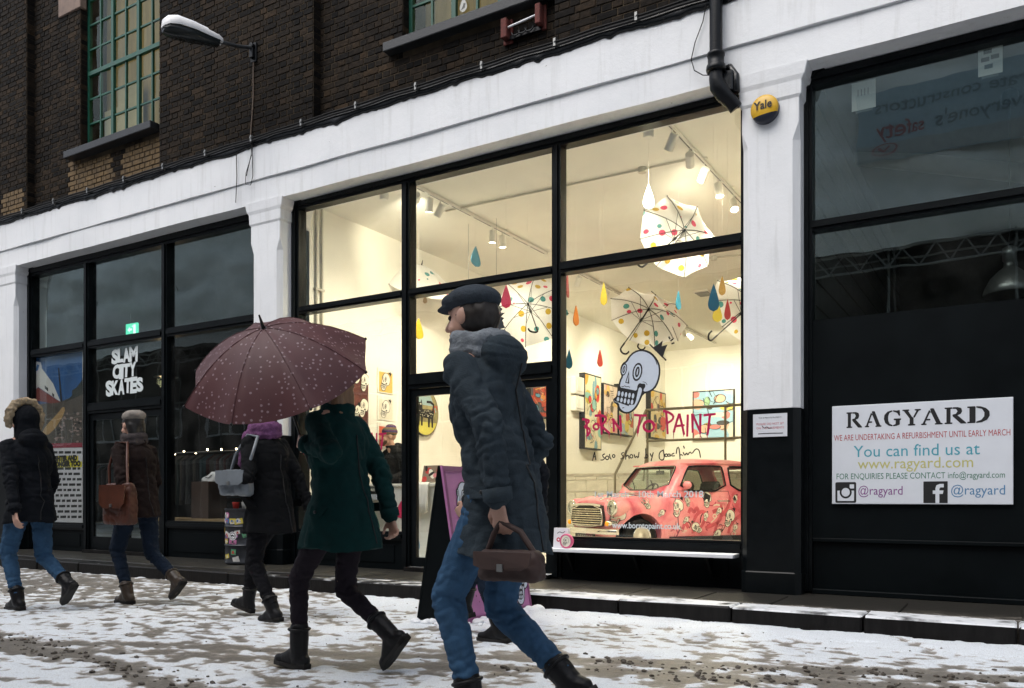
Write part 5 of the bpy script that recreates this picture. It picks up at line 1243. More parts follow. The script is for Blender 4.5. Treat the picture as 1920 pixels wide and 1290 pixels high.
# --- pictures
def picture(fn, w, h, seed, pal, name, label, frame=.03, cat="painting", depth=.05):
    """framed canvas of loose colour patches and brush lines (generic composition)"""
    rs = random.Random(seed); o = fn(0, 0, 0); t = thing(name, label, cat, o)
    q = MB(); q.prism([(-w/2-frame, -h/2-frame), (w/2+frame, -h/2-frame), (w/2+frame, h/2+frame), (-w/2-frame, h/2+frame)], fn, 0, depth); q.build("frame", M_INK, t)
    q = MB(); e = .0012; d = depth+.001; ms = [flat("pal_%d_%d" % (seed, i), c) for i, c in enumerate(pal)]+[M_INK]; K = len(pal)
    q.poly([(-w/2, -h/2), (w/2, -h/2), (w/2, h/2), (-w/2, h/2)], fn, d, 0)
    cl = lambda x, y: (min(max(x, -w/2), w/2), min(max(y, -h/2), h/2))
    for k in range(13):
        cx, cy = rs.uniform(-w/2, w/2), rs.uniform(-h/2, h/2); sx, sy = rs.uniform(.08, .26)*w, rs.uniform(.05, .17)*h
        q.poly([cl(cx+x, cy+y) for x, y in smooth_closed([(-sx, -sy*rs.uniform(.4, 1)), (sx*rs.uniform(.4, 1), -sy), (sx, sy*rs.uniform(.3, 1)), (-sx*rs.uniform(.3, 1), sy)], 1)], fn, d+e*(k+1)*.3, rs.randrange(1, K))
    d2 = d+.006
    for k in range(6):      # loose figure of ovals and strokes
        cx, cy = rs.uniform(-.3, .3)*w, rs.uniform(-.38, .38)*h; r1, r2 = rs.uniform(.05, .15)*w, rs.uniform(.04, .10)*h
        q.poly(ell(cx, cy, r1*1.12+.004, r2*1.1+.004, rs.uniform(-.4, .4), 14), fn, d2+e*k*.5, K); q.poly(ell(cx, cy, r1, r2, 0, 14), fn, d2+e*k*.5+.0004, rs.randrange(0, K))
    for k in range(16):
        x, y = rs.uniform(-.42, .42)*w, rs.uniform(-.44, .44)*h; pts = [(x, y)]; a = rs.uniform(0, 2*PI)
        for _ in range(4):
            a += rs.uniform(-.8, .8); x += math.cos(a)*.07*w; y += math.sin(a)*.06*h; pts.append(cl(x, y))
        add_stroke(q, smooth_pts(pts, 1), rs.uniform(.010, .022)*w, fn, d2+.004+e*.2*k, K if rs.random() < .7 else rs.randrange(1, K))
    q.build("canvas", ms, t, fix=False); return t
PAL = dict(a=[(.62, .56, .38), (.58, .30, .04), (.50, .04, .03), (.22, .42, .36), (.66, .60, .48), (.50, .40, .06), (.16, .30, .34)],
           b=[(.62, .50, .40), (.62, .28, .22), (.55, .38, .06), (.66, .62, .5), (.10, .07, .04), (.6, .4, .12)],
           c=[(.60, .52, .34), (.25, .40, .20), (.50, .10, .05), (.6, .45, .08), (.66, .6, .5), (.3, .4, .42)],
           d=[(.55, .44, .24), (.50, .06, .04), (.55, .35, .06), (.14, .30, .30), (.62, .55, .4), (.05, .05, .05)],
           e=[(.30, .50, .62), (.66, .62, .52), (.62, .20, .18), (.30, .48, .26), (.06, .06, .06), (.62, .50, .10), (.66, .42, .30), (.66, .64, .58)],
           f=[(.36, .05, .03), (.50, .20, .05), (.10, .25, .34), (.52, .42, .08), (.55, .28, .16), (.05, .05, .06)])
XW = -7.695
def wall_pic(pxa, pxb, yta, ybb, **k):
    a = ATX(pxa, yta, XW); b = ATX(pxb, ybb, XW); cy = (a.y+b.y)/2; cz = (a.z+b.z)/2; return picture(side(XW, cy, cz), abs(b.y-a.y)-.06, abs(a.z-b.z)-.06, **k)
wall_pic(1086, 1118, 699, 845, seed=21, pal=PAL['a'], name="painting", label="tall framed painting with green and orange figure, left of the skull sticker", depth=.12)
wall_pic(1122, 1149, 718, 816, seed=22, pal=PAL['b'], name="painting", label="pinkish framed painting just left of the skull's teeth", depth=.12)
wall_pic(1151, 1179, 720, 820, seed=23, pal=PAL['c'], name="painting", label="framed painting half hidden behind the skull sticker's jaw", depth=.12)
wall_pic(1211, 1240, 730, 826, seed=24, pal=PAL['d'], name="painting", label="narrow framed painting behind the handrail below the skull", depth=.12)
wall_pic(987, 1025, 692, 786, seed=25, pal=PAL['f'], name="painting", label="red and yellow framed painting on the wall seen through the door", depth=.08)
wall_pic(985, 1003, 795, 868, seed=26, pal=PAL['b'], name="painting", label="small lower painting under the red one seen through the door", depth=.05)
a = AT(1299, 826, 13.05); b = AT(1377, 729, 13.05)
picture(front((a.x+b.x)/2, 13.09, (a.z+b.z)/2), b.x-a.x-.06, b.z-a.z-.06, seed=31, pal=PAL['e'], name="painting", label="big blue and green framed painting on the back wall, rightmost", depth=.06)
def skull_canvas():
    a = ATX(640, 696, XW); b = ATX(687, 830, XW); fn = side(XW, (a.y+b.y)/2, (a.z+b.z)/2); w, h = b.y-a.y, a.z-b.z
    t = thing("skull_painting", "dark red unframed canvas covered with white skulls on the left wall", "painting", fn(0, 0, 0)); q = MB()
    q.prism([(-w/2, -h/2), (w/2, -h/2), (w/2, h/2), (-w/2, h/2)], fn, 0, .035, 2); rs = random.Random(8)
    for k in range(16): q.poly(ell(rs.uniform(-.42, .42)*w, rs.uniform(-.45, .45)*h, rs.uniform(.04, .12)*w, rs.uniform(.03, .08)*h, rs.random(), 9), fn, .036+.0002*k, rs.choice((3, 4, 0)))
    for k, (u, v, s_, r_) in enumerate(((.34, .40, .00042, .2), (-.05, .42, .00038, -.5), (.30, .02, .00045, .1), (-.3, .2, .0004, .6), (.22, -.36, .00042, -.3), (-.22, -.22, .00044, .3), (0.05, -.05, .0003, .2))):
        c_, s2 = math.cos(r_), math.sin(r_); f2 = lambda a_, b_, d=0.0, u=u, v=v, c_=c_, s2=s2: fn(min(u*w+a_*c_-b_*s2, w/2), v*h+a_*s2+b_*c_, .042+d)
        skull(q, f2, s_, lo=True, crown=False)
    q.build("canvas", [M_INK, M_SKULLW, mat("canvas_maroon", (.10, .022, .016), .7, var=.4, scale=8), flat("canvas_orange", (.42, .10, .02)), flat("canvas_rust", (.25, .06, .025))], t, fix=False, tri=True)
skull_canvas()
for i, (yt, yb, col, lab) in enumerate(((689, 738, (.60, .40, .10), "skull print with a yellow ground, topmost of the three prints"), (741, 788, (.66, .62, .50), "skull print on plain paper, middle of the three prints"), (792, 838, (.58, .12, .06), "skull print with a red ground, lowest of the three prints"))):
    a = ATX(707, yt, XW); b = ATX(737, yb+2, XW); fn = side(XW, (a.y+b.y)/2, (a.z+b.z)/2); w, h = b.y-a.y, a.z-b.z; t = thing("skull_print", lab, "print", fn(0, 0, 0)); q = MB()
    q.prism([(-w/2, -h/2), (w/2, -h/2), (w/2, h/2), (-w/2, h/2)], fn, 0, .006, 2); q.poly([(-w*.40, -h*.46), (w*.44, -h*.46), (w*.44, h*.36), (-w*.40, h*.36)], fn, .007, 3)
    skull(q, lambda u, v, d=0.0, fn=fn: fn(u, v, .008+d), h/760, lo=True); q.build("paper", [M_INK, flat("print_bone", (.74, .70, .60)), flat("print_paper", (.74, .72, .64)), flat("print_ground_%d" % i, col)], t, fix=False, tri=True)
def round_painting():
    a = ATX(775, 728, XW); b = ATX(818, 818, XW); fn = side(XW, (a.y+b.y)/2-.05, (a.z+b.z)/2); r = abs(a.z-b.z)/2*1.05; ry = r*.95
    t = thing("round_painting", "round painting of a spotted black animal on yellow ground", "painting", fn(0, 0, 0)); q = MB(); q.prism(ell(0, 0, ry, r, 0, 36), fn, 0, .04, 0)
    e = .001; q.poly(ell(0, 0, ry*.97, r*.97, 0, 36), fn, .041, 1); q.poly([(ry*.95*math.cos(k), r*.95*math.sin(k)) for k in [PI+.45+(PI-.9)*i/14 for i in range(15)]], fn, .042, 2)
    q.poly([(ry*.6*math.cos(k), r*.2+r*.7*math.sin(k)) for k in [.15+(PI-.3)*i/12 for i in range(13)]], fn, .0415, 3)
    body = [(-.62, .30), (-.58, .52), (-.48, .40), (-.36, .40), (-.28, .54), (-.22, .30), (-.20, .12), (.40, .14), (.52, .10), (.56, .34), (.36, .42), (.10, .40), (.10, .50), (.42, .52), (.66, .40), (.66, .0), (.58, -.2), (.58, -.62), (.46, -.62), (.44, -.25), (.34, -.25), (.32, -.62), (.20, -.62), (.20, -.24), (-.18, -.22), (-.20, -.58), (-.32, -.58), (-.32, -.2), (-.40, -.2), (-.42, -.58), (-.54, -.58), (-.56, .05)]
    q.poly([(x*ry, y*r) for x, y in body], fn, .044, 4); rs = random.Random(3)
    for k in range(36):
        x, y = rs.uniform(-.5, .56), rs.uniform(-.18, .10); q.poly(ell(x*ry, y*r, .022*r, .018*r, 0, 6), fn, .0455, 5)
    for x in (-.50, -.34): q.poly(ell(x*ry, .33*r, .045*r, .04*r, 0, 8), fn, .0455, 5)
    for k in range(22):
        a_ = rs.uniform(0, 2*PI); rr = rs.uniform(.55, .92); q.poly(ell(math.cos(a_)*rr*ry, abs(math.sin(a_))*rr*r, .045*r, .06*r, 0, 7), fn, .043, rs.choice((3, 6)))
    q.build("disc", [M_INK, mat("disc_olive", (.30, .26, .12), .6, var=.4, scale=7), flat("disc_yellow", (.58, .52, .10)), flat("disc_blue", (.30, .42, .42)), M_INK, flat("disc_cream", (.7, .66, .5)), flat("disc_red", (.50, .08, .04))], t, fix=False, tri=True)
round_painting()
def wall_boxes():
    for z0, z1, lab in ((ATX(1080, 772, XW).z, ATX(1080, 742, XW).z, "lower white wall cupboard left of the tall painting"), (ATX(1080, 740, XW).z, ATX(1080, 706, XW).z, "upper white wall cupboard left of the tall painting")):
        y0, y1 = ATX(1070, 720, XW).y, ATX(1086, 720, XW).y; t = thing("wall_cupboard", lab, "cupboard", (XW, y0, z0)); q = MB(); q.box(-7.70, -7.58, y0, y1, z0, z1-.02); q.build("cabinet", M_SPOTW, t, bevel=.01)
        q = MB(); q.box(-7.58, -7.565, y0+.05, y1-.05, z0+.05, z1-.07); q.build("door", M_SPOTW, t, bevel=.006)
wall_boxes()

# --- raised back floor with block wall, steps, handrail
def stage():
    y = 7.15; zt = 1.40; q = MB(); q.box(-7.70, -1.76, y+.012, 13.1, FZ, zt-.05); st = props(q.build("raised_floor", M_CREAM), kind='structure')
    q = MB(); q.box(-7.70, -1.76, y-.02, 13.1, zt-.05, zt); q.build("floor_edge", mat("worn_cream", (.45, .42, .34), .7, var=.25), st)
    rs = random.Random(2); cache = {}; mB = mat("cream_block", (.60, .57, .47), .8, var=.22, scale=3, bump=.3, bscale=30)
    z = FZ; r_ = 0
    while z < zt-.06:
        h = min(.222, zt-.052-z); x = -7.70+(.0 if r_ % 2 else -.22)
        while x < -1.8:
            a = max(x, -7.70)+.003; b = min(x+.44, -1.77)-.003
            if b-a > .05:
                k = (round(b-a, 2), round(h, 3))
                if k not in cache:
                    m = MB(); m.box(0, b-a, 0, .03, 0, h-.007); me = m.mesh("block"); me.materials.append(mB); cache[k] = me
                o = bpy.data.objects.new("block", cache[k]); COL.objects.link(o); o.parent = st; o.location = (a, y-.012-rs.uniform(0, .005), z+.004)
            x += .445
        z += .225; r_ += 1
    t = thing("steps", "painted steps rising to the raised floor behind the pink car", "stairs", (-5.6, 6.5, FZ))
    for k in range(6): q = MB(); q.box(-6.35+.27*k, -6.35+.27*(k+1)+(.0), 6.15, 7.12, FZ, FZ+.208*(k+1)); q.build("step", M_CREAM, t)
    m = mat("olive_steel_rail", (.23, .205, .14), .45, .3, var=.12); t = thing("handrail", "steel handrail along the raised floor and down its steps", "handrail", (-4.5, 7.0, 1.4)); yr = 7.02
    a = AT(1212, 769, yr); b = AT(1392, 759, yr); a2 = AT(1212, 827, yr); xe = -1.8; q = MB()
    q.cyl((a.x, yr, a.z), (xe, yr, a.z), .024, n=8); q.build("top_rail", m, t); q = MB(); q.cyl((a.x, yr, a2.z), (xe, yr, a2.z), .022, n=8); q.build("lower_rail", m, t)
    for px in (1214, 1360): p = AT(px, 800, yr); q = MB(); q.cyl((p.x, yr, zt-.3), (p.x, yr, a.z), .022, n=8); q.build("post", m, t)
    y2 = 6.25; l0 = AT(1153, 890, y2); l1 = AT(1207, 790, y2); q = MB(); q.tube([(l0.x, y2, FZ), (l0.x, y2, l0.z), (a.x+.02, yr-.05, a.z)], .024, 8); q.build("sloping_rail", m, t)
    q = MB(); q.tube([(l0.x+.45, y2+.2, l0.z-.1), (a.x+.02, yr, a2.z-.05)], .02, 8); q.build("sloping_rail", m, t)
stage()

# --- counter and what stands on it
def counter():
    Y = 1.2; x0 = AT(690, 950, Y).x; x1 = AT(826, 950, Y).x; zt = AT(760, 907, Y).z
    t = thing("counter", "white counter with coloured raindrops on its front", "counter", ((x0+x1)/2, Y, FZ)); q = MB(); q.box(x0, x1, Y, Y+.5, FZ, zt-.035); q.build("front_panel", mat("counter_white", (.72, .72, .68), .5, var=.03), t)
    q = MB(); q.box(x0-.02, x1+.02, Y-.03, Y+.53, zt-.035, zt); q.build("top", MATS["counter_white"], t, bevel=.005)
    for px, y0, y1, w, col in ((702, 959, 997, 22, (.03, .30, .24)), (752, 939, 972, 22, (.66, .03, .12)), (793, 946, 962, 12, (.62, .2, .03)), (781, 993, 1034, 13, (.02, .20, .38)), (814, 975, 1014, 11, (.05, .36, .28))):
        c = AT(px, (y0+y1)/2, Y-.004); s = depth_of(c)/1570; q = MB(); q.prism(drop_poly(w*s*1.15, (y1-y0)*s), front(c.x, Y-.001, c.z), 0, .004); q.build("raindrop_panel", mat("cdrop_%d" % px, col, .5, var=.06), t)
    # cloth over the edge
    a = AT(776, 905, Y); b = AT(808, 905, Y); tt = thing("white_cloth", "white cloth hanging over the front edge of the counter", "cloth", ((a.x+b.x)/2, Y, zt)); q = MB(); nx = 16; prof = [(Y+.22, zt+.006), (Y+.1, zt+.012), (Y-.03, zt+.012), (Y-.045, zt-.02), (Y-.05, zt-.12), (Y-.05, zt-.24), (Y-.048, zt-.37)]
    rows = [[V(a.x+(b.x-a.x)*i/nx, y-.014*math.sin(i*1.9)*max(0, (zt-z))*3-.004*j, z+.012*math.sin(i*.9)*(j > 5)) for i in range(nx+1)] for j, (y, z) in enumerate(prof)]
    q.ring_loft(rows, 0, False, True, closed=False); me = q.build("cloth", mat("white_cotton", (.74, .73, .69), .9, var=.05, bump=.2), tt, fix=False); md = me.modifiers.new("thick", 'SOLIDIFY'); md.thickness = .006
    a = AT(792, 904, Y+.3); b = AT(826, 876, Y+.3); tt = thing("laptop", "open laptop with a lid covered in red and white stickers", "laptop", (a.x, Y+.3, zt)); x0_, x1_ = a.x, b.x
    fn = lambda u, v, d=0.0: V(x0_+u, Y+.28+v*.25-d, zt+.012+v); W_ = x1_-x0_; q = MB(); q.prism([(0, 0), (W_, 0), (W_, .23), (0, .23)], fn, -.006, .004); q.build("lid", mat("laptop_brown", (.20, .15, .12), .4, var=.1), tt)
    q = MB(); q.box(x0_, x1_, Y+.28, Y+.5, zt+.001, zt+.014); q.build("keyboard", M_STEEL, tt)
    q = MB(); 
    for k, (u, v, r1, r2, m_) in enumerate(((.14, .05, .04, .04, 0), (.3, .16, .05, .04, 0), (.5, .12, .035, .075, 1), (.7, .10, .03, .03, 2), (.85, .17, .04, .03, 0), (.82, .05, .04, .02, 3), (.18, .19, .04, .02, 3), (.5, .12, .02, .05, 3))): q.poly(ell(u*W_, v, r1, r2, .3*k, 10), fn, .005+.0006*k, m_)
    q.build("sticker", [flat("sticker_red", (.45, .03, .03)), flat("sticker_white", (.7, .7, .66)), flat("sticker_pink", (.62, .2, .24)), M_INK], tt, fix=False)
    # tea corner at the left
    Y = .95; p = AT(572, 925, Y); t = thing("side_table", "low black side table in the left corner of the gallery", "table", (-7.35, Y, FZ)); z = AT(590, 921, Y).z; q = MB(); q.box(-7.66, -6.98, Y-.2, Y+.3, z-.04, z); q.build("tabletop", M_BLACK, t)
    for dx in (-7.62, -7.04):
        for dy in (Y-.17, Y+.26): q = MB(); q.box(dx, dx+.04, dy, dy+.04, FZ, z-.04); q.build("leg", M_BLACK, t)
    p = AT(600, 905, Y); t = thing("kettle", "white jug kettle on the black side table", "kettle", (p.x, Y, z)); M = Matrix.Translation((p.x, Y, z)); q = MB(); q.lathe([(.075, 0), (.085, .01), (.08, .10), (.07, .2), (.055, .23), (.02, .245), (.012, .26), (0, .262)], M, 20); q.prism([(.055, .19), (.11, .215), (.06, .14)], lambda u, v, d: M @ V(-u, d, v), -.018, .018); q.build("jug", M_SPOTW, t)
    q = MB(); q.tube([(p.x+.06, Y, z+.22), (p.x+.12, Y, z+.20), (p.x+.125, Y, z+.10), (p.x+.075, Y, z+.06)], .011, 8); q.build("handle", M_RUBBER, t)
    Y = .70; p = AT(592, 960, Y); t = thing("red_stool", "red metal stool beside the black side table", "stool", (p.x, Y, FZ)); m = mat("red_enamel", (.42, .018, .014), .35, var=.08); zs = FZ+.46; q = MB(); q.box(p.x-.16, p.x+.16, Y-.16, Y+.16, zs-.03, zs); q.build("seat", m, t, bevel=.01)
    for sx in (-1, 1):
        for sy in (-1, 1): q = MB(); q.cyl((p.x+sx*.13, Y+sy*.13, zs-.02), (p.x+sx*.18, Y+sy*.18, FZ), .016, n=8); q.build("leg", m, t)
    q = MB()
    for sy in (-1, 1): q.cyl((p.x-.16, Y+sy*.16, FZ+.18), (p.x+.16, Y+sy*.16, FZ+.18), .010, n=8)
    q.build("stretcher", m, t)
counter()

# --- inside the two dark shops
def dark_shops():
    a = AT(248, 618, 3.2); t = thing("exit_sign", "glowing green exit sign hanging in the dark skate shop", "exit sign", a); q = MB(); w = .36; h = .24
    q.box(a.x-w/2, a.x+w/2, 3.18, 3.22, a.z-h/2, a.z+h/2); q.build("panel", mat("exit_green", (.02, .30, .17), .4, var=0, emit=(.10, .75, .48), estr=.9), t)
    q = MB(); fn = front(a.x, 3.178, a.z); q.poly([(-.12, 0), (-.05, .06), (-.05, .02), (.02, .02), (.02, -.02), (-.05, -.02), (-.05, -.06)], fn, 0, 0); q.poly([(.06, -.09), (.14, -.09), (.14, .09), (.06, .09)], fn, 0, 0)
    for r_ in range(1): q.poly(ell(.035, .06, .018, .018, 0, 8), fn, 0, 0)
    q.build("pictogram", mat("exit_white", (.8, .9, .85), .4, var=0, emit=(.7, 1, .88), estr=1.0), t, fix=False); q = MB(); q.cyl((a.x-.06, 3.2, a.z+h/2), (a.x-.06, 3.2, CZ), .006, n=6); q.build("rod", M_STEEL, t)
    a = AT(311, 708, 2.4); t = thing("pendant_lamp", "lit warm shallow pendant lamp in the dark skate shop", "lamp", a); q = MB(); M = Matrix.Translation(a); q.lathe([(.21, 0), (.205, .008), (.15, .035), (.06, .06), (.03, .09), (.025, .13)], M, 24); q.build("shade", M_BLACK, t)
    q = MB(); q.lathe([(0, .006), (.19, .006), (.19, .012), (0, .012)], M, 24); q.build("diffuser", mat("warm_lit", (1, .8, .5), .4, var=0, emit=(1, .62, .28), estr=2.2), t); q = MB(); q.cyl(a+V(0, 0, .13), V(a.x, a.y, CZ), .006, n=6); q.build("cord", M_RUBBER, t)
    l = bpy.data.lights.new("pendant", 'POINT'); l.energy = 6; l.color = (1, .7, .4); l.shadow_soft_size = .15; o = bpy.data.objects.new("bulb", l); COL.objects.link(o); o.parent = t; o.location = (0, 0, -.08)
    t = thing("string_lights", "row of tiny warm bulbs strung low across the skate shop", "string lights", AT(385, 845, 3.2)); pts = [AT(px, py, 3.2) for px, py in ((290, 842), (328, 849), (345, 845), (367, 847), (389, 841), (415, 841), (443, 840), (470, 838), (500, 838), (530, 838))]; q = MB(); q.tube(pts, .004, 5); q.build("cable", M_RUBBER, t)
    for p in pts[1:]: q = MB(); q.ellipsoid(p-V(0, 0, .02), (.017, .017, .022), 8, 6); q.build("bulb", mat("tiny_bulb", (1, .9, .7), .4, var=0, emit=(1, .8, .5), estr=9), t)
    # clothes rails
    rs = random.Random(12); cols = [(.02, .02, .022), (.05, .045, .05), (.03, .05, .06), (.08, .07, .06), (.06, .02, .02), (.09, .09, .09), (.02, .03, .025)]
    for i, (xa, xb, y, z, lab) in enumerate(((-13.5, -11.3, 2.6, 1.75, "rail of dark jackets behind the right skate shop window"), (-18.6, -15.6, 4.2, 1.7, "rail of dark clothes behind the skate shop door"))):
        t = thing("clothes_rail", lab, "clothes rail", ((xa+xb)/2, y, FZ)); q = MB(); q.cyl((xa, y, z), (xb, y, z), .014, n=8)
        for x in (xa+.03, xb-.03): q.cyl((x, y, FZ), (x, y, z), .014, n=8); q.cyl((x, y-.25, FZ+.012), (x, y+.25, FZ+.012), .012, n=6)
        q.build("rail_frame", M_STEEL, t)
        x = xa+.1; k = 0
        while x < xb-.1:
            q = MB(); m = rs.choice(cols); h = rs.uniform(.75, .95); w = rs.uniform(.2, .24)
            q.ring_loft([[V(x+dx*th, y+dy*ww, zz) for dx, dy in ((-1, -.9), (-1, .9), (0, 1), (1, .9), (1, -.9), (0, -1))] for zz, ww, th in ((z-.05, .05, .01), (z-.09, .12, .02), (z-.16, w, .03), (z-.5, w*.95, .035), (z-h, w*1.05, .04))], 0, True, True)
            q.build("garment", mat("cloth_%d" % cols.index(m), m, .9, var=.2), t); x += rs.uniform(.07, .11); k += 1
    a = AT(395, 977, .75); t = thing("window_bench", "pale wooden bench along the right skate shop window", "bench", (a.x, .75, FZ)); q = MB(); z = AT(380, 972, .6).z; q.box(-10.9, -8.8, .5, .85, z-.05, z); q.build("seat_board", mat("pale_plywood", (.30, .21, .11), .6, var=.2, stretch=(1, 12, 12)), t)
    for x in (-10.8, -8.95): q = MB(); q.box(x, x+.05, .52, .83, FZ, z-.05); q.build("leg", MATS["pale_plywood"], t)
    zb = z; t = thing("display_plinth", "dark plinth standing on the wooden window bench", "plinth", (-9.2, .68, zb)); p = AT(392, 903, .68); q = MB(); q.box(p.x-.18, p.x+.18, .52, .84, zb, p.z); q.build("box", mat("dark_plinth", (.05, .03, .022), .6), t)
    t = thing("trainer", "white trainer with a dark stripe displayed on the dark plinth", "shoe", (p.x, .68, p.z)); q = MB(); s = 1
    rings = []
    for f, hw, h in ((-.14, .02, .03), (-.11, .038, .045), (-.04, .044, .06), (.02, .04, .09), (.06, .036, .12), (.12, .034, .12), (.145, .02, .10)):
        rings.append([V(p.x+f, .68+hw*math.cos(a_), p.z+.02+max(0, h*math.sin(a_))) for a_ in [PI*k/8 for k in range(9)]]+[V(p.x+f, .68-hw, p.z+.015), V(p.x+f, .68+hw, p.z+.015)])
    q.ring_loft(rings, 0, True, True); q.build("upper", mat("trainer_white", (.7, .7, .7), .6, var=.05), t); q = MB(); q.prism(ell(0, 0, .15, .05, 0, 16), lambda u, v, d: V(p.x+u, .68+v, p.z+d), 0, .022); q.build("sole", MATS["trainer_white"], t); q = MB(); q.tube([(p.x-.02, .635, p.z+.06), (p.x+.04, .638, p.z+.05), (p.x+.10, .64, p.z+.09)], .006, 5); q.build("stripe", M_INK, t)
    # closed shop: pendant, duct, truss
    a = AT(1893, 552, 1.6); t = thing("pendant_lamp", "unlit grey bell pendant lamp hanging in the closed shop on the right", "lamp", a); M = Matrix.Translation(a); q = MB(); q.lathe([(.215, 0), (.22, .01), (.20, .07), (.16, .15), (.09, .22), (.05, .25), (.045, .30), (.06, .31), (.06, .42), (.03, .44)], M, 28); q.build("shade", mat("dull_zinc", (.30, .31, .31), .35, .7, var=.15), t)
    b = AT(1890, 205, 1.6); q = MB(); q.cyl(a+V(0, 0, .44), (a.x, a.y, CZ), .008, n=6); q.build("cord", M_RUBBER, t)
    q = MB(); q.lathe([(.05, 0), (.07, .02), (.07, .10), (.03, .14)], Matrix.Translation((a.x, a.y, CZ-.14)), 16); q.build("ceiling_rose", M_IRON, t)
    p0 = AT(1520, 282, 2.2); p1 = AT(1885, 322, 3.4); t = thing("reflection_tube", "pale slanting duct tube added inside the closed shop", "reflection", p0); q = MB(); q.cyl(p0, p0.lerp(p1, 1.25), .10, n=18); q.build("reflection_body", mat("reflection_grey", (.42, .42, .40), .5, var=.12), t); q = MB()  # pale tube added in place of the scaffold sheeting roll mirrored in the glass
    for f in (.08, .45, .9): m_ = p0.lerp(p1, f); q.cyl(m_, (m_.x, m_.y, CZ), .006, n=5)
    q.build("hanger", M_STEEL, t)
dark_shops()
# ------------------------------------------------------------------ shape workshop: modifiers are worked out in a side scene
_TMP = bpy.data.scenes.new("workshop")
def evaluated(me, mods, extra=()):
    o = bpy.data.objects.new("w", me); _TMP.collection.objects.link(o)
    for e in extra: _TMP.collection.objects.link(e)
    for kind, kw in mods:
        m = o.modifiers.new("m", kind)
        for k, v in kw.items(): setattr(m, k, v)
    vl = _TMP.view_layers[0]; vl.update(); r = bpy.data.meshes.new_from_object(o.evaluated_get(vl.depsgraph))
    bpy.data.objects.remove(o)
    for e in extra: bpy.data.objects.remove(e)
    return r
def boolean(a, cutters, op='DIFFERENCE'):
    for c in cutters:
        ob = bpy.data.objects.new("c", c); a = evaluated(a, [('BOOLEAN', dict(operation=op, object=ob, solver='EXACT'))], [ob])
    return a
def solid(mb):
    me = mb.mesh("s"); bm = bmesh.new(); bm.from_mesh(me); bmesh.ops.remove_doubles(bm, verts=bm.verts, dist=1e-5); bmesh.ops.recalc_face_normals(bm, faces=bm.faces); bm.to_mesh(me); bm.free(); return me
def finish(name, me, mats, parent, angle=35, local=True):
    me.name = name
    me.materials.clear()
    for m in (mats if isinstance(mats, (list, tuple)) else [mats]): me.materials.append(m)
    me.polygons.foreach_set('use_smooth', [True]*len(me.polygons)); me.set_sharp_from_angle(angle=R(angle)); me.update()
    return link_mesh(name, me, parent, local)
def smooth_by_angle(o, angle=40):
    me = o.data; me.polygons.foreach_set('use_smooth', [True]*len(me.polygons)); me.set_sharp_from_angle(angle=R(angle))

# ------------------------------------------------------------------ the pink car
def pink_paint():
    m = bpy.data.materials.new("sprayed_pink_paint"); m.use_nodes = True; n = m.node_tree; N = n.nodes; L = n.links; b = N['Principled BSDF']
    tc = N.new("ShaderNodeTexCoord"); nz = N.new("ShaderNodeTexNoise"); nz.inputs['Scale'].default_value = 2.6; nz.inputs['Detail'].default_value = 5; nz.inputs['Distortion'].default_value = .6; L.new(tc.outputs['Object'], nz.inputs['Vector'])
    rp = N.new("ShaderNodeValToRGB"); cr = rp.color_ramp; cr.elements[0].position = .30; cr.elements[0].color = (.52, .045, .085, 1); cr.elements[1].position = .70; cr.elements[1].color = (.82, .38, .36, 1)
    e = cr.elements.new(.46); e.color = (.76, .20, .23, 1); e = cr.elements.new(.56); e.color = (.80, .29, .30, 1)
    L.new(nz.outputs['Fac'], rp.inputs['Fac']); L.new(rp.outputs[0], b.inputs['Base Color']); b.inputs['Roughness'].default_value = .35; b.inputs['Coat Weight'].default_value = .3
    return m
M_PINK = pink_paint()
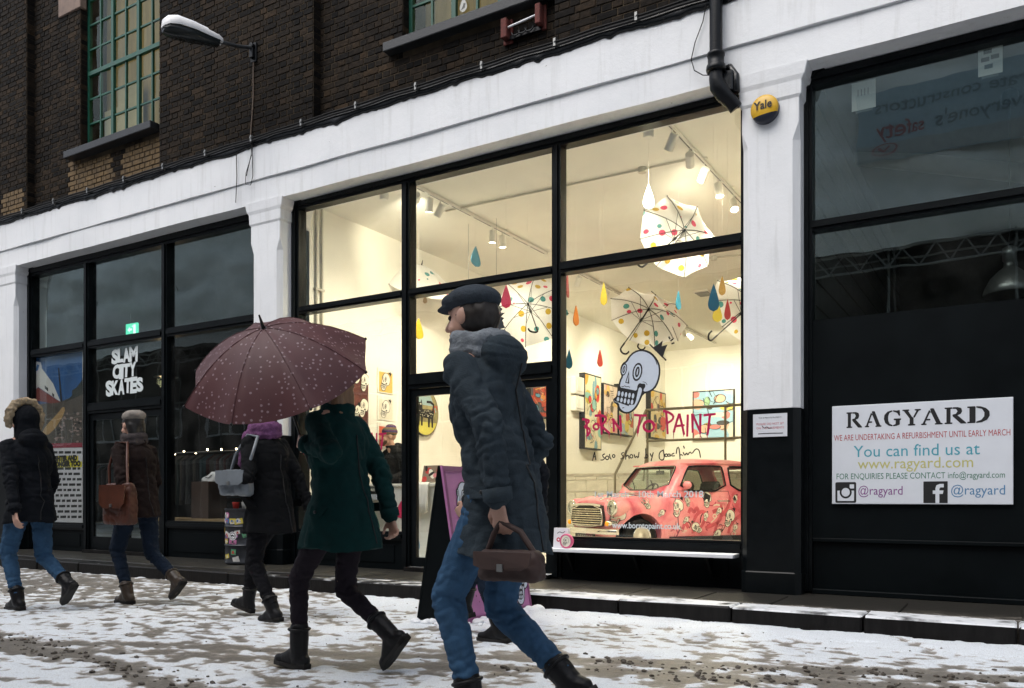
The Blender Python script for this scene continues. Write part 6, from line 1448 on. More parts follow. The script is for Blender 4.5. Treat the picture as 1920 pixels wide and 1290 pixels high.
def vintage_car():
    ang = R(57); W_ = ATZ(1205, 1008, FZ+.255); W_ = _O+(W_-_O)*(11.25/depth_of(W_)); ca, sa = math.cos(ang), math.sin(ang)
    org = (W_.x-(.45*ca+.68*sa), W_.y-(.45*sa-.68*ca), FZ)
    t = thing("vintage_car", "small pink vintage car covered in painted white skulls", "car", org, ang)
    MW = wm(t); MI = MW.inverted()
    # lower body: sections along the length
    st = [(0.03, .44, .30, .66, .69), (.05, .475, .27, .71, .755), (.12, .54, .25, .745, .795), (.19, .625, .235, .765, .81), (.25, .665, .22, .775, .825), (.5, .69, .20, .795, .85), (.85, .70, .19, .82, .87), (1.2, .705, .19, .838, .86), (1.8, .705, .19, .845, .86), (2.35, .70, .19, .84, .86), (2.65, .685, .20, .83, .855), (2.88, .655, .23, .82, .85), (3.0, .615, .28, .77, .80), (3.05, .56, .33, .70, .73)]
    def sec(x, w, zb, zs, zc):
        h = [(.84*w, zb), (.95*w, zb+.05), (.985*w, zb+.16), (w, .50), (.995*w, .60), (.975*w, zs-.11), (.935*w, zs-.04), (.86*w, zs+.0), (.72*w, zs+(zc-zs)*.45), (.5*w, zs+(zc-zs)*.75), (.25*w, zs+(zc-zs)*.95)]
        return [V(x, -y, z) for y, z in h]+[V(x, 0, zc)]+[V(x, y, z) for y, z in reversed(h)]+[V(x, 0, zb)]
    q = MB(); q.ring_loft([sec(*s) for s in st], 0, True, True); body = solid(q)
    def rr(x0, x1, w, r, z, n=5): return [V(a, b, z) for a, b in rrect(x0, x1, -w, w, r, n)]
    def green(off=0.0):
        g = MB(); g.ring_loft([rr(.84+off, 2.84-off, .665-off, .14, .80), rr(.905+off, 2.80-off, .655-off, .14, .90), rr(1.03+off, 2.68-off, .62-off, .14, 1.08), rr(1.165+off, 2.55-off, .575-off, .15, 1.24), rr(1.205+off, 2.505-off, .55-off, .16, 1.285-off*.5), rr(1.28+off, 2.42-off, .49-off, .17, 1.32-off), rr(1.42+off, 2.27-off, .36-off, .17, 1.345-off), rr(1.6+off, 2.1-off, .18-off, .12, 1.355-off)], 0, True, True); return solid(g)
    body = boolean(body, [green()], 'UNION')
    cut = []
    cut.append(green(.035))
    c = MB(); c.box(.97, 2.72, -.60, .60, .42, .84); cut.append(solid(c))
    for x in (.45, 2.50):
        for s_ in (-1, 1): c = MB(); c.cyl((x, s_*.40, .265), (x, s_*.85, .265), .315, n=36); cut.append(solid(c))
    door_w = [(1.045, .885), (1.255, 1.195), (1.30, 1.235), (1.83, 1.242), (1.875, 1.22), (1.895, .885)]
    rear_w = [(1.985, .895), (1.975, 1.21), (2.01, 1.238), (2.36, 1.23), (2.42, 1.195), (2.56, .95), (2.535, .895)]
    for w in (door_w, rear_w): c = MB(); c.prism(smooth_closed(w, 1), lambda u, v, d: V(u, d, v), -.9, .9); cut.append(solid(c))
    ws = [(-.575, .90), (-.49, 1.21), (-.455, 1.236), (.455, 1.236), (.49, 1.21), (.575, .90)]
    c = MB(); c.prism(smooth_closed(ws, 1), lambda u, v, d: V(d, u, v), .55, 1.75); cut.append(solid(c))
    c = MB(); c.prism(smooth_closed([(u*.93, .96+(v-.935)*.85) for u, v in ws], 1), lambda u, v, d: V(d, u, v), 2.2, 3.0); cut.append(solid(c))
    body = boolean(body, cut)
    bo = finish("body", body, M_PINK, t, 32)
    bm = bmesh.new(); bm.from_mesh(body); bvh = BVHTree.FromBMesh(bm); bm.free()
    def hit_side(x, z, s_=-1, off=.004):
        h = bvh.ray_cast(V(x, s_*1.3, z), V(0, -s_, 0))
        return h[0]+V(0, s_*off, 0) if h[0] else V(x, s_*.70, z)
    def hit_top(x, y, off=.004):
        h = bvh.ray_cast(V(x, y, 2.2), V(0, 0, -1)); return h[0]+V(0, 0, off) if h[0] else V(x, y, .86)
    def hit_front(y, z, off=.004):
        h = bvh.ray_cast(V(-1, y, z), V(1, 0, 0)); return h[0]-V(off, 0, 0) if h[0] else V(0, y, z)
    B = lambda q, name, m, parent=t: q.build(name, m, parent, local=True)
    # glass with rubber seals
    for s_ in (-1, 1):
        for w, nm in ((door_w, "door_window"), (rear_w, "rear_side_window")):
            P_ = smooth_closed(w, 1); q = MB(); q.add([hit_in(u, v, s_) for u, v in P_] if False else [V(u, s_*(.655-(v-.9)*.25), v) for u, v in P_], [tuple(range(len(P_)))]); g = B(q, nm, M_CGLASS)
            q = MB(); q.tube([V(u, s_*(.668-(v-.9)*.235), v) for u, v in P_], .013, 6, closed=True); B(q, "seal", M_RUBBER, g)
    P_ = smooth_closed(ws, 1); wx = lambda v: .935+(v-.92)*.72
    q = MB(); q.add([V(wx(v)+.01, u, v) for u, v in P_], [tuple(range(len(P_)))]); g = B(q, "windscreen", M_CGLASS); q = MB(); q.tube([V(wx(v)-.012-.10*(abs(u)/.55)**2*0, u, v) for u, v in P_], .016, 6, closed=True); B(q, "seal", M_RUBBER, g)
    q = MB(); q.tube([V(wx(v)-.022, u*1.01, .92+(v-.92)*1.01) for u, v in P_], .006, 6, closed=True); B(q, "trim", M_CHROME, g)
    for y in (-.28, .18): q = MB(); q.tube([V(.90, y, .915), V(.92, y+.02, .94), V(1.02, y+.22, 1.04)], .006, 5); B(q, "wiper", M_RUBBER)
    # wings: headlamps in rounded pods
    for s_ in (-1, 1):
        y = s_*.535; zc = .655; q = MB(); Mx = Matrix.Translation((.095, y, zc)) @ Matrix.Rotation(R(-90), 4, 'Y')
        q.lathe([(.125, -.22), (.124, -.06), (.118, .0), (.105, .03)], Mx, 24); B(q, "lamp_pod", M_PINK)
        q = MB(); q.lathe([(.104, .015), (.112, .03), (.108, .050), (.094, .058), (.090, .040)], Mx, 28); hl = B(q, "headlight", M_CHROME)
        q = MB(); q.lathe([(.092, .042), (.080, .062), (.05, .078), (.001, .084)], Mx, 24); B(q, "lens", M_LAMPGLASS, hl); q = MB(); q.lathe([(.09, .038), (.06, .012), (.02, -.004), (.001, -.006)], Mx, 20); B(q, "reflector", M_CHROME, hl)
        q = MB(); Mi = Matrix.Translation((.02, s_*.50, .445)) @ Matrix.Rotation(R(-90), 4, 'Y'); q.lathe([(.040, -.03), (.042, .01), (.036, .016)], Mi, 16); i_ = B(q, "indicator", M_CHROME); q = MB(); q.lathe([(.036, .012), (.03, .035), (.001, .045)], Mi, 16); B(q, "lens", mat("amber_lens", (.75, .24, .01), .2, var=0, emit=(1, .45, .02), estr=.35), i_)  # weak glow put into the amber lens for light it only reflects
    # grille: surround and seven slats
    gp = [(-.38, .40), (-.42, .50), (-.37, .685), (.37, .685), (.42, .50), (.38, .40)]
    q = MB(); q.prism(gp, lambda u, v, d: V(d, u, v), -.012, .03); g = B(q, "grille", M_INK); q = MB(); q.tube([V(-.022, u, v) for u, v in smooth_closed(gp, 1)], .011, 6, closed=True); B(q, "surround", M_CHROME, g)
    for k in range(8):
        z = .418+.031*k; w = .375+(.03*(1-abs(z-.5)/.1) if z < .6 else -.16*(z-.58)); q = MB(); q.ring_loft([[V(-.018-.022*(1-(y/w)**2)+dx, y, z+dz) for dx, dz in ((0, -.008), (-.012, -.002), (-.008, .009), (.004, .008))] for y in [w*(-1+2*i/10) for i in range(11)]], 0, True, True); B(q, "slat", mat("worn_chrome", (.72, .66, .52), .25, .85, var=.12), g)
    q = MB(); q.ring_loft([[V(-.030-.015*(1-(y/.39)**2)+dx, y, .700+dz-.02*abs(y/.39)**3) for dx, dz in ((.01, -.02), (-.012, -.012), (-.006, .014), (.02, .016))] for y in [.39*(-1+2*i/10) for i in range(11)]], 0, True, True); B(q, "moustache_trim", M_CHROME, g)
    q = MB(); q.ring_loft([[V(-.085+.13*(abs(y)/.69)**4+dx, y, .335+dz) for dx, dz in ((.02, -.04), (-.006, -.038), (-.022, -.015), (-.022, .015), (-.006, .038), (.02, .04))] for y in [.69*(-1+2*i/16) for i in range(17)]], 0, True, True); B(q, "bumper", M_CHROME)
    q = MB(); q.box(-.045, -.035, -.26, .26, .20, .30); np_ = B(q, "number_plate", M_INK); q = MB()
    for k in range(7): q.box(-.048, -.045, -.20+.06*k, -.165+.06*k, .225, .275)
    B(q, "plate_characters", M_STEEL, np_)
    # wheels
    for x in (.45, 2.50):
        for s_ in (-1, 1):
            Mx = Matrix.Translation((x, s_*.60, .255)) @ Matrix.Rotation(R(90*(1 if s_ < 0 else -1)), 4, 'X'); w = thing_part("wheel", t)
            q = MB(); q.lathe([(.13, -.07), (.20, -.075), (.245, -.06), (.255, -.03), (.255, .03), (.245, .06), (.20, .075), (.145, .06), (.13, .05)], Mx, 36); w = B(q, "wheel", M_RUBBER)
            q = MB(); q.lathe([(.148, .055), (.150, .068), (.138, .072), (.128, .05), (.120, .035), (.085, .050), (.06, .060), (.045, .060), (.030, .072), (.001, .074)], Mx, 36); B(q, "rim", M_CHROME, w)
            q = MB()
            for k in range(8):
                a = 2*PI*k/8; q.add([Mx @ V(r_*math.cos(a+da), r_*math.sin(a+da), zz) for r_, da, zz in ((.118, -.16, .0385), (.118, .16, .0385), (.098, .14, .0475), (.098, -.14, .0475))], [(0, 1, 2, 3)])
            B(q, "rim_slot", M_INK, w)
            q = MB(); q.cyl((x, s_*.41, .265), (x, s_*.415, .265), .315, n=30); B(q, "wheel_well", M_RUBBER)
    # door lines, handle, mirror, sill
    for s_ in (-1, 1):
        q = MB(); q.tube([hit_side(u, v, s_, .0005) for u, v in [(1.035, .88), (1.0, .80), (.985, .6), (.985, .42), (.985, .25)]], .0035, 5); q.tube([hit_side(u, v, s_, .0005) for u, v in [(1.93, .88), (1.955, .78), (1.99, .68), (2.01, .56), (1.99, .42), (1.95, .25)]], .0035, 5); q.tube([hit_side(u, .255, s_, .0005) for u in (.985, 1.2, 1.5, 1.75, 1.95)], .0035, 5); q.tube([hit_side(u, .885, s_, .002) for u in (1.035, 1.2, 1.4, 1.6, 1.8, 1.93)], .0035, 5); B(q, "door_gap", M_INK)
        q = MB(); q.tube([hit_side(1.72, .745, s_, .0), hit_side(1.73, .745, s_, .035), hit_side(1.90, .745, s_, .04), hit_side(1.91, .745, s_, .0)], .010, 8); B(q, "door_handle", M_CHROME)
        q = MB(); c_ = V(1.13, s_*.76, .965); q.ellipsoid(c_, (.05, .075, .058), 14, 8); q.cyl(c_, (1.13, s_*.655, .90), .013, n=8); mi = B(q, "wing_mirror", M_PINK)
        q = MB(); q.ring_loft([[V(x, s_*(.66), .175), V(x, s_*.695, .20), V(x, s_*.70, .25), V(x, s_*.66, .26)] for x in (.90, 2.24)], 0, True, False); B(q, "sill", M_INK)
        q = MB(); q.tube([V(1.16, s_*.575, 1.262), V(1.4, s_*.578, 1.276), V(1.9, s_*.578, 1.282), V(2.4, s_*.572, 1.272), V(2.54, s_*.56, 1.255)], .011, 6); B(q, "roof_gutter", M_PINK)
    # bonnet seams and badge
    q = MB(); q.tube([hit_top(x, y, .0) for x, y in ((.07, -.40), (.2, -.43), (.45, -.47), (.75, -.50), (.86, -.46), (.88, 0), (.86, .46), (.75, .50), (.45, .47), (.2, .43), (.07, .40))], .0035, 5); B(q, "bonnet_seam", M_INK)
    # inside
    dk = mat("dark_seat_vinyl", (.035, .033, .030), .6, var=.15)
    for y in (-.30, .30):
        q = MB(); q.box(1.35, 1.80, y-.2, y+.2, .42, .56); s_ = q.build("seat", dk, t, local=True, bevel=.04); q = MB(); Mx = Matrix.Translation((1.80, y, .54)) @ Matrix.Rotation(R(14), 4, 'Y'); q.box(-.06, .06, -.2, .2, 0, .50, M=Mx); q.build("backrest", dk, s_, local=True, bevel=.045)
    q = MB(); q.box(2.15, 2.5, -.5, .5, .42, .60); q.box(2.45, 2.58, -.5, .5, .55, .88); q.build("rear_seat", dk, t, local=True, bevel=.03)
    q = MB(); Mx = Matrix.Translation((1.24, .28, .86)) @ Matrix.Rotation(R(-55), 4, 'Y'); q.tube([Mx @ V(.17*math.cos(a), .17*math.sin(a), 0) for a in [2*PI*k/20 for k in range(20)]], .011, 6, closed=True); q.tube([Mx @ V(-.17, 0, 0), Mx @ V(.17, 0, 0)], .008, 5); B(q, "steering_wheel", M_INK)
    q = MB(); q.box(1.0, 1.10, -.58, .58, .76, .855); B(q, "dashboard", dk); q = MB(); q.box(1.22, 1.24, -.09, .09, 1.13, 1.185); q.cyl((1.22, 0, 1.18), (1.2, 0, 1.25), .008, n=6); q.build("rear_view_mirror", M_INK, t, local=True, bevel=.008)
    # sprayed writing and skulls
    def loc(px, py, yl=-.69):
        d = MI.to_3x3() @ _ray(px, py); o = MI @ _O; k = (yl-o.y)/d.y; return o+d*k
    def loc_top(px, py, zl=.86):
        d = MI.to_3x3() @ _ray(px, py); o = MI @ _O; k = (zl-o.z)/d.z; return o+d*k
    swirl = mat("rose_spray", (.55, .085, .11), .5, var=.3, scale=12)
    q = MB(); fn = lambda u, v, d=0.0: hit_side(u, v, -1, .0025+d)
    for pts in ([(1300,1000),(1297,982),(1306,962),(1318,958),(1324,966),(1318,980),(1312,990)], [(1322,990),(1335,985),(1348,978),(1352,962),(1345,955),(1335,960)], [(1340,1000),(1342,985),(1350,968),(1362,955),(1368,942),(1372,930)], [(1352,946),(1352,962),(1362,966)], [(1366,1000),(1368,985),(1378,972),(1388,966)], [(1290,962),(1294,952),(1300,962),(1306,950),(1309,960)], [(1376,925),(1380,945),(1386,958),(1392,966)], [(1278,996),(1284,978),(1290,990)]):
        P_ = [(loc(*p).x, loc(*p).z) for p in pts]; P_ = [(x, z) for x, z in smooth_pts(P_, 2) if .24 < z < .87 and 0 < x < 3]
        if len(P_) > 2: add_stroke(q, P_, .05, fn, 0, 0)
    B2 = q.build("spray_writing", swirl, t, local=True, fix=False)
    for (px, py, sc, ro) in ((1168, 969, 1.0, .05), (1213, 940, .85, .9), (1271, 951, 1.1, .15), (1327, 935, 1.0, .25), (1305, 989, .85, 1.5), (1367, 970, 1.1, .1), (1345, 1003, .8, -.2)):
        p = loc(px, py); c_, s2 = math.cos(ro), math.sin(ro); s = .225/585*sc
        fn = lambda u, v, d=0.0: hit_side(p.x+u*c_-v*s2, max(.235, p.z+u*s2+v*c_), -1, .004+d)
        q = MB(); skull(q, fn, s, lo=True); q.build("painted_skull", [M_INK, M_SKULLW], t, local=True, fix=False, tri=True)
    rs = random.Random(31); dm = [mat("dark_doodle_spray", (.13, .03, .04), .5, var=.3), mat("cream_doodle", (.72, .60, .48), .5, var=.1), mat("rose_doodle", (.45, .05, .09), .5, var=.2)]
    for k in range(46):
        top = rs.random() < .4; x = rs.uniform(.12, .8) if top else rs.uniform(.75, 2.3); z = rs.uniform(-.5, .5) if top else rs.uniform(.28, .80)
        f2 = (lambda u, v, d=0.0: hit_top(u, v, .002+d)) if top else (lambda u, v, d=0.0: hit_side(u, v, -1, .002+d)); a_ = rs.uniform(0, 6.3); pts = [(x, z)]; tr_ = rs.uniform(-1.1, 1.1)
        for _ in range(5): a_ += tr_+rs.uniform(-.3, .3); x += math.cos(a_)*.035; z += math.sin(a_)*.035; pts.append((x, z))
        if not top: pts = [(u, min(max(v, .25), .84)) for u, v in pts]
        q = MB(); add_stroke(q, smooth_pts(pts, 1), rs.uniform(.008, .02), f2, 0, 0); q.build("doodle", rs.choice(dm), t, local=True, fix=False)
    for (px, py, sc, ro) in ((1240, 962, .6, -.4), (1290, 940, .65, .5), (1347, 958, .6, -.3), (1322, 968, .6, .3), (1378, 990, .6, .2), (1285, 975, .55, -.2), (1380, 935, .6, .1)):
        p = loc(px, py); c_, s2 = math.cos(ro), math.sin(ro); s = .20/585*sc; fn = lambda u, v, d=0.0: hit_side(p.x+u*c_-v*s2, min(max(.235, p.z+u*s2+v*c_), .85), -1, .0035+d)
        q = MB(); skull(q, fn, s, lo=True); q.build("painted_skull", [M_INK, M_SKULLW], t, local=True, fix=False, tri=True)
    for (x, y, ro) in ((.42, .35, -1.0), (.70, .05, -1.7), (.36, -.42, -1.2), (.30, .12, -1.3), (.55, -.2, -1.5), (.18, -.25, -1.4)):
        c_, s2 = math.cos(ro), math.sin(ro); s = .21/585; fn = lambda u, v, d=0.0: hit_top(x+u*c_-v*s2, y+u*s2+v*c_, .004+d)
        q = MB(); skull(q, fn, s, lo=True); q.build("painted_skull", [M_INK, M_SKULLW], t, local=True, fix=False, tri=True)
def thing_part(*a): return None
M_CGLASS = glass_mat("car_glass", (.80, .84, .78), 1.5, dirt=.02)
M_LAMPGLASS = glass_mat("lamp_glass", (.95, .96, .95), 1.6, dirt=.05)
vintage_car()
# ------------------------------------------------------------------ things on the street
def a_board():
    a = ATZ(793, 1166); b = ATZ(858, 1178); y0 = (a.y+b.y)/2; y1 = ATZ(1006, 1147).y; cx = (a.x+b.x)/2; hw = .22; h = AT(834, 873, y0).z
    t = thing("pavement_board", "pink pavement sign with a painted skull and black end panel, standing in the snow", "pavement sign", (cx, (y0+y1)/2, 0))
    pink = mat("board_pink", (.44, .17, .36), .5, var=.14, scale=7)
    for s_, nm in ((1, "front_panel"), (-1, "rear_panel")):
        def fn(u, v, d, s_=s_): return V(cx+s_*(hw-(hw-.02)*v/h)+s_*d, u, v)
        q = MB(); q.prism([(y0, .02), (y1, .02), (y1, h), (y0, h)], fn, -.018, 0); q.build(nm, pink if s_ > 0 else M_BLACK2, t)
        if s_ > 0:
            q = MB()
            for pts in (((y0, .02), (y1, .02), (y1, .06), (y0, .06)), ((y0, h-.04), (y1, h-.04), (y1, h), (y0, h)), ((y0, .06), (y0+.02, .06), (y0+.02, h-.04), (y0, h-.04)), ((y1-.02, .06), (y1, .06), (y1, h-.04), (y1-.02, h-.04))): q.prism(list(pts), fn, 0, .008)
            q.build("panel_rim", mat("board_dark_pink", (.22, .07, .17), .5, var=.1), t)
            n = V(h, 0, hw-.02).normalized(); up = V(-(hw-.02), 0, h).normalized()
            for uc, vc, s, ro, crown in ((y0+.22, h*.79, .30/585, 0, False), (y1-.12, .26, .34/585, .2, True), (y0+.55, .45, .42/585, -.1, True)):
                q = MB(); c_, s2 = math.cos(ro), math.sin(ro); o = fn(uc, vc, .003); f2 = lambda u, v, d=0.0: o+V(0, 1, 0)*min(max(u*c_-v*s2, y0-uc), y1-uc)+up*(u*s2+v*c_)+n*d
                skull(q, f2, s, crown=crown); q.build("painted_skull", [M_INK, M_SKULL], t, fix=False, tri=True)
            q = MB(); rs = random.Random(4); f2 = lambda u, v, d=0.0: fn(u, v, .004+d)
            for k in range(40): q.poly(ell(rs.uniform(y0+.05, y1-.05), rs.uniform(.1, h-.08), .004+.006*rs.random(), .004+.006*rs.random(), 0, 6), f2, 0, 0)
            for k in range(6): x = rs.uniform(y0+.08, y1-.08); z = rs.uniform(.2, h*.8); add_stroke(q, [(x, z), (x+.004, z-.06), (x, z-.14)], .007, f2, 0, 0, .003)
            q.build("paint_spatter", M_INK, t, fix=False)
    for y, nm in ((y0, "end_panel"), (y1-.012, "end_panel")):
        q = MB(); q.prism([(cx-hw+.012, .02), (cx+hw-.012, .02), (cx+.012, h-.005), (cx-.012, h-.005)], lambda u, v, d: V(u, y+d, v), .002, .012); q.build(nm, M_BLACK2, t)
    q = MB(); q.tube([(cx, y0+.3, h), (cx, y0+.32, h+.02), (cx, y1-.32, h+.02), (cx, y1-.3, h)], .012, 6); q.build("carry_handle", M_RUBBER, t)
    # snow banked against its foot
    q = MB(); rs = random.Random(8)
    ico = bmesh.new(); bmesh.ops.create_icosphere(ico, subdivisions=2, radius=1); base = [v.co.copy() for v in ico.verts]; fs = [tuple(v.index for v in f.verts) for f in ico.faces]; ico.free()
    for k in range(70):
        f = rs.random(); x = cx+hw+rs.uniform(-.03, .10); y = y0+(y1-y0)*f+rs.uniform(-.05, .06)
        if k > 45: x = cx+rs.uniform(-hw, hw); y = y0-rs.uniform(0, .06)
        r = rs.uniform(.012, .04)*(1.5 if f > .85 and k <= 45 else 1); ph = V(rs.random()*40, k, 0)
        q.add([V(x+v.x*r*1.3*(1+.3*mnoise.noise(v*1.5+ph)), y+v.y*r*1.3*(1+.3*mnoise.noise(v*1.6+ph)), .012+r*.25+v.z*r*.8*(1+.3*mnoise.noise(v*1.7+ph))) for v in base], fs, 0, True)
    props(q.build("snow_bank", M_SNOWW, None, fix=False), kind='stuff')
a_board()
def shelf():
    Y0, Y1 = -.03, .176; zt = .445; x0, x1 = AT(1012, 1026, Y0).x, -2.12
    x0 = -4.03; t = thing("window_shelf", "white topped shelf under the right gallery window", "shelf", ((x0+x1)/2, 0, zt)); q = MB(); q.box(x0, x1, Y0, Y1, zt-.035, zt); q.build("shelf_board", mat("shelf_white", (.80, .82, .85), .5, var=.04), t, bevel=.004)
    for x in (x0+.25, (x0+x1)/2, x1-.25): q = MB(); q.box(x-.02, x+.02, Y0+.03, Y1, zt-.055, zt-.035); q.prism([(Y1, zt-.055), (Y1, zt-.24), (Y0+.05, zt-.055)], lambda u, v, d: V(x+d, u, v), -.012, .012); q.build("bracket", M_BLACK, t)
    q = MB(); rs = random.Random(3)
    ico = bmesh.new(); bmesh.ops.create_icosphere(ico, subdivisions=2, radius=1); base = [v.co.copy() for v in ico.verts]; fs = [tuple(v.index for v in f.verts) for f in ico.faces]; ico.free()
    for px0, px1, pyt, pyb, lab, pink in ((1037, 1064, 990, 1022, "white gift bag with a red dot on the left end of the window shelf", 0), (1053, 1066, 1003, 1022, "small pink tin with a skull on the left end of the window shelf", 1)):
        a = AT(px0, pyb, .05-.05*pink); b = AT(px1, pyt, .05-.05*pink); w = b.x-a.x; h = AT((px0+px1)/2, pyt, .05).z-zt; xa = max(a.x, x0+.01)
        if not pink:
            tt = thing("gift_bag", lab, "gift bag", (xa, .05, zt)); q = MB(); q.ring_loft([[V(xa, .05, zt), V(xa+w, .05, zt), V(xa+w, .13, zt), V(xa, .13, zt)], [V(xa+.004, .065, zt+h), V(xa+w-.004, .065, zt+h), V(xa+w-.004, .11, zt+h), V(xa+.004, .11, zt+h)]], 0, True, False); q.build("bag_body", mat("bag_white", (.74, .74, .77), .6, var=.04), tt)
            fn = lambda u, v, d=0.0: V(xa+u, .05+.015*v/h-.001-d, zt+v); q = MB(); q.poly(ell(w*.36, h*.42, w*.14, w*.14, 0, 16), fn, 0, 0); q.poly(ell(w*.36, h*.42, w*.06, w*.06, 0, 10), fn, .0006, 1); add_stroke(q, smooth_pts([(w*.25, h*.72), (w*.42, h*.82), (w*.62, h*.74), (w*.8, h*.84)], 1), .006, fn, 0, 2); q.build("badge", [flat("badge_red", (.52, .03, .07)), M_PRINTW, M_INK], tt, fix=False)
        else:
            c = V(a.x+w/2, .035, zt+.072); tt = thing("round_tin", lab, "tin", (c.x, c.y, zt)); q = MB(); q.lathe([(.066, -.018), (.072, -.014), (.072, .014), (.066, .018)], Matrix.Translation(c) @ Matrix.Rotation(R(90), 4, 'X'), 24); q.build("tin", mat("tin_pink", (.62, .10, .22), .4, var=.06), tt)
            q = MB(); fn = front(c.x, c.y-.0185, c.z); q.poly(ell(0, 0, .052, .056, 0, 20), fn, 0, 1); skull(q, lambda u, v, d=0.0: fn(u, v, .001+d), .085/585, lo=True, crown=False); q.build("lid_print", [M_INK, M_SKULLW], tt, fix=False, tri=True)
shelf()
def street_lamp():
    base = AT(478, 97, 0); root = thing("street_lamp", "white street lamp on an arm bracketed to the sooty brick wall", "street lamp", base)
    e = AT(416, 79, -.46); tip = AT(303, 47, -1.10)
    q = MB(); q.box(base.x-.05, base.x+.05, -.03, 0.0, base.z-.14, base.z+.10); q.cyl(base+V(0, -.03, .05), base+V(0, -.075, .05), .035, n=12); q.box(base.x-.03, base.x+.03, -.07, -.02, base.z-.10, base.z+.02); q.build("wall_bracket", M_IRON, root, bevel=.006)
    q = MB(); q.tube([base+V(0, -.05, .03), base.lerp(e, .5)+V(0, 0, .008), e, e.lerp(tip, .12)], .021, 10); q.build("arm", mat("grey_lamp_arm", (.07, .075, .08), .4, .5, var=.2), root)
    d = (tip-e); L_ = d.length; d.normalize(); sd = d.cross(V(0, 0, 1)).normalized(); up = sd.cross(d)
    F = [(0, .055, .045, 0), (.06, .075, .065, .005), (.25, .10, .085, .012), (.5, .135, .105, .02), (.75, .145, .12, .02), (.9, .125, .10, .01), (.98, .07, .06, -.005), (1.0, .02, .02, -.01)]
    def rg(f, w, h, lift, lo): 
        c = e+d*(L_*f)+up*lift
        return [c+sd*(w*math.cos(a))+up*(h*math.sin(a)) for a in [PI*k/10 for k in range(11)]]+[c-sd*w*.98+up*(-.018), c+sd*w*.98+up*(-.018)]
    q = MB(); q.ring_loft([rg(*f, 0) for f in F], 0, True, True); o = q.build("lamp_cover", mat("lamp_white", (.70, .70, .70), .45, var=.1), root); smooth_by_angle(o, 50)
    q = MB(); q.ring_loft([[e+d*(L_*f)+up*(lift-.02)+sd*(w*.93*sx)+up*(-dz) for sx, dz in ((1, 0), (.8, h*.62), (0, h*.72), (-.8, h*.62), (-1, 0))] for f, w, h, lift in F[1:-1]], 0, True, True); q.build("lamp_bowl", mat("dark_lamp_bowl", (.012, .016, .017), .25, spec=.25, var=.2), root)
    q = MB(); c = e+d*L_*.93+up*.0; q.box(-.02, .02, -.015, .015, -.03, .01, M=Matrix.Translation(c)); q.build("latch", M_STEEL, root)
    # snow on the cover
    q = MB(); q.ring_loft([[e+d*(L_*f)+up*(lift+h*math.sin(a)+.016*math.sin(a)+.006*mnoise.noise(V(f*9, a*3, 0)))+sd*(w*.9*math.cos(a)) for a in [PI*(.14+.72*k/10) for k in range(11)]]+[e+d*(L_*f)+up*(lift+h*.30)-sd*w*.5, e+d*(L_*f)+up*(lift+h*.30)+sd*w*.5] for f, w, h, lift in F[2:-1]], 0, True, True); q.build("snow_cap", M_SNOWW, root)
    t = thing("lamp_cable", "cable dropping from the street lamp bracket down the bricks", "cable", base-V(0, .02, .3)); q = MB(); pts = [base+V(0, -.02, -.1)]+[AT(px, py, -.012) for px, py in ((475, 140), (475, 180), (473, 215), (471, 240), (470, 258))]; q.tube(pts, .009, 6); q.build("cable", mat("brown_cable", (.10, .065, .04), .6), t)
street_lamp()
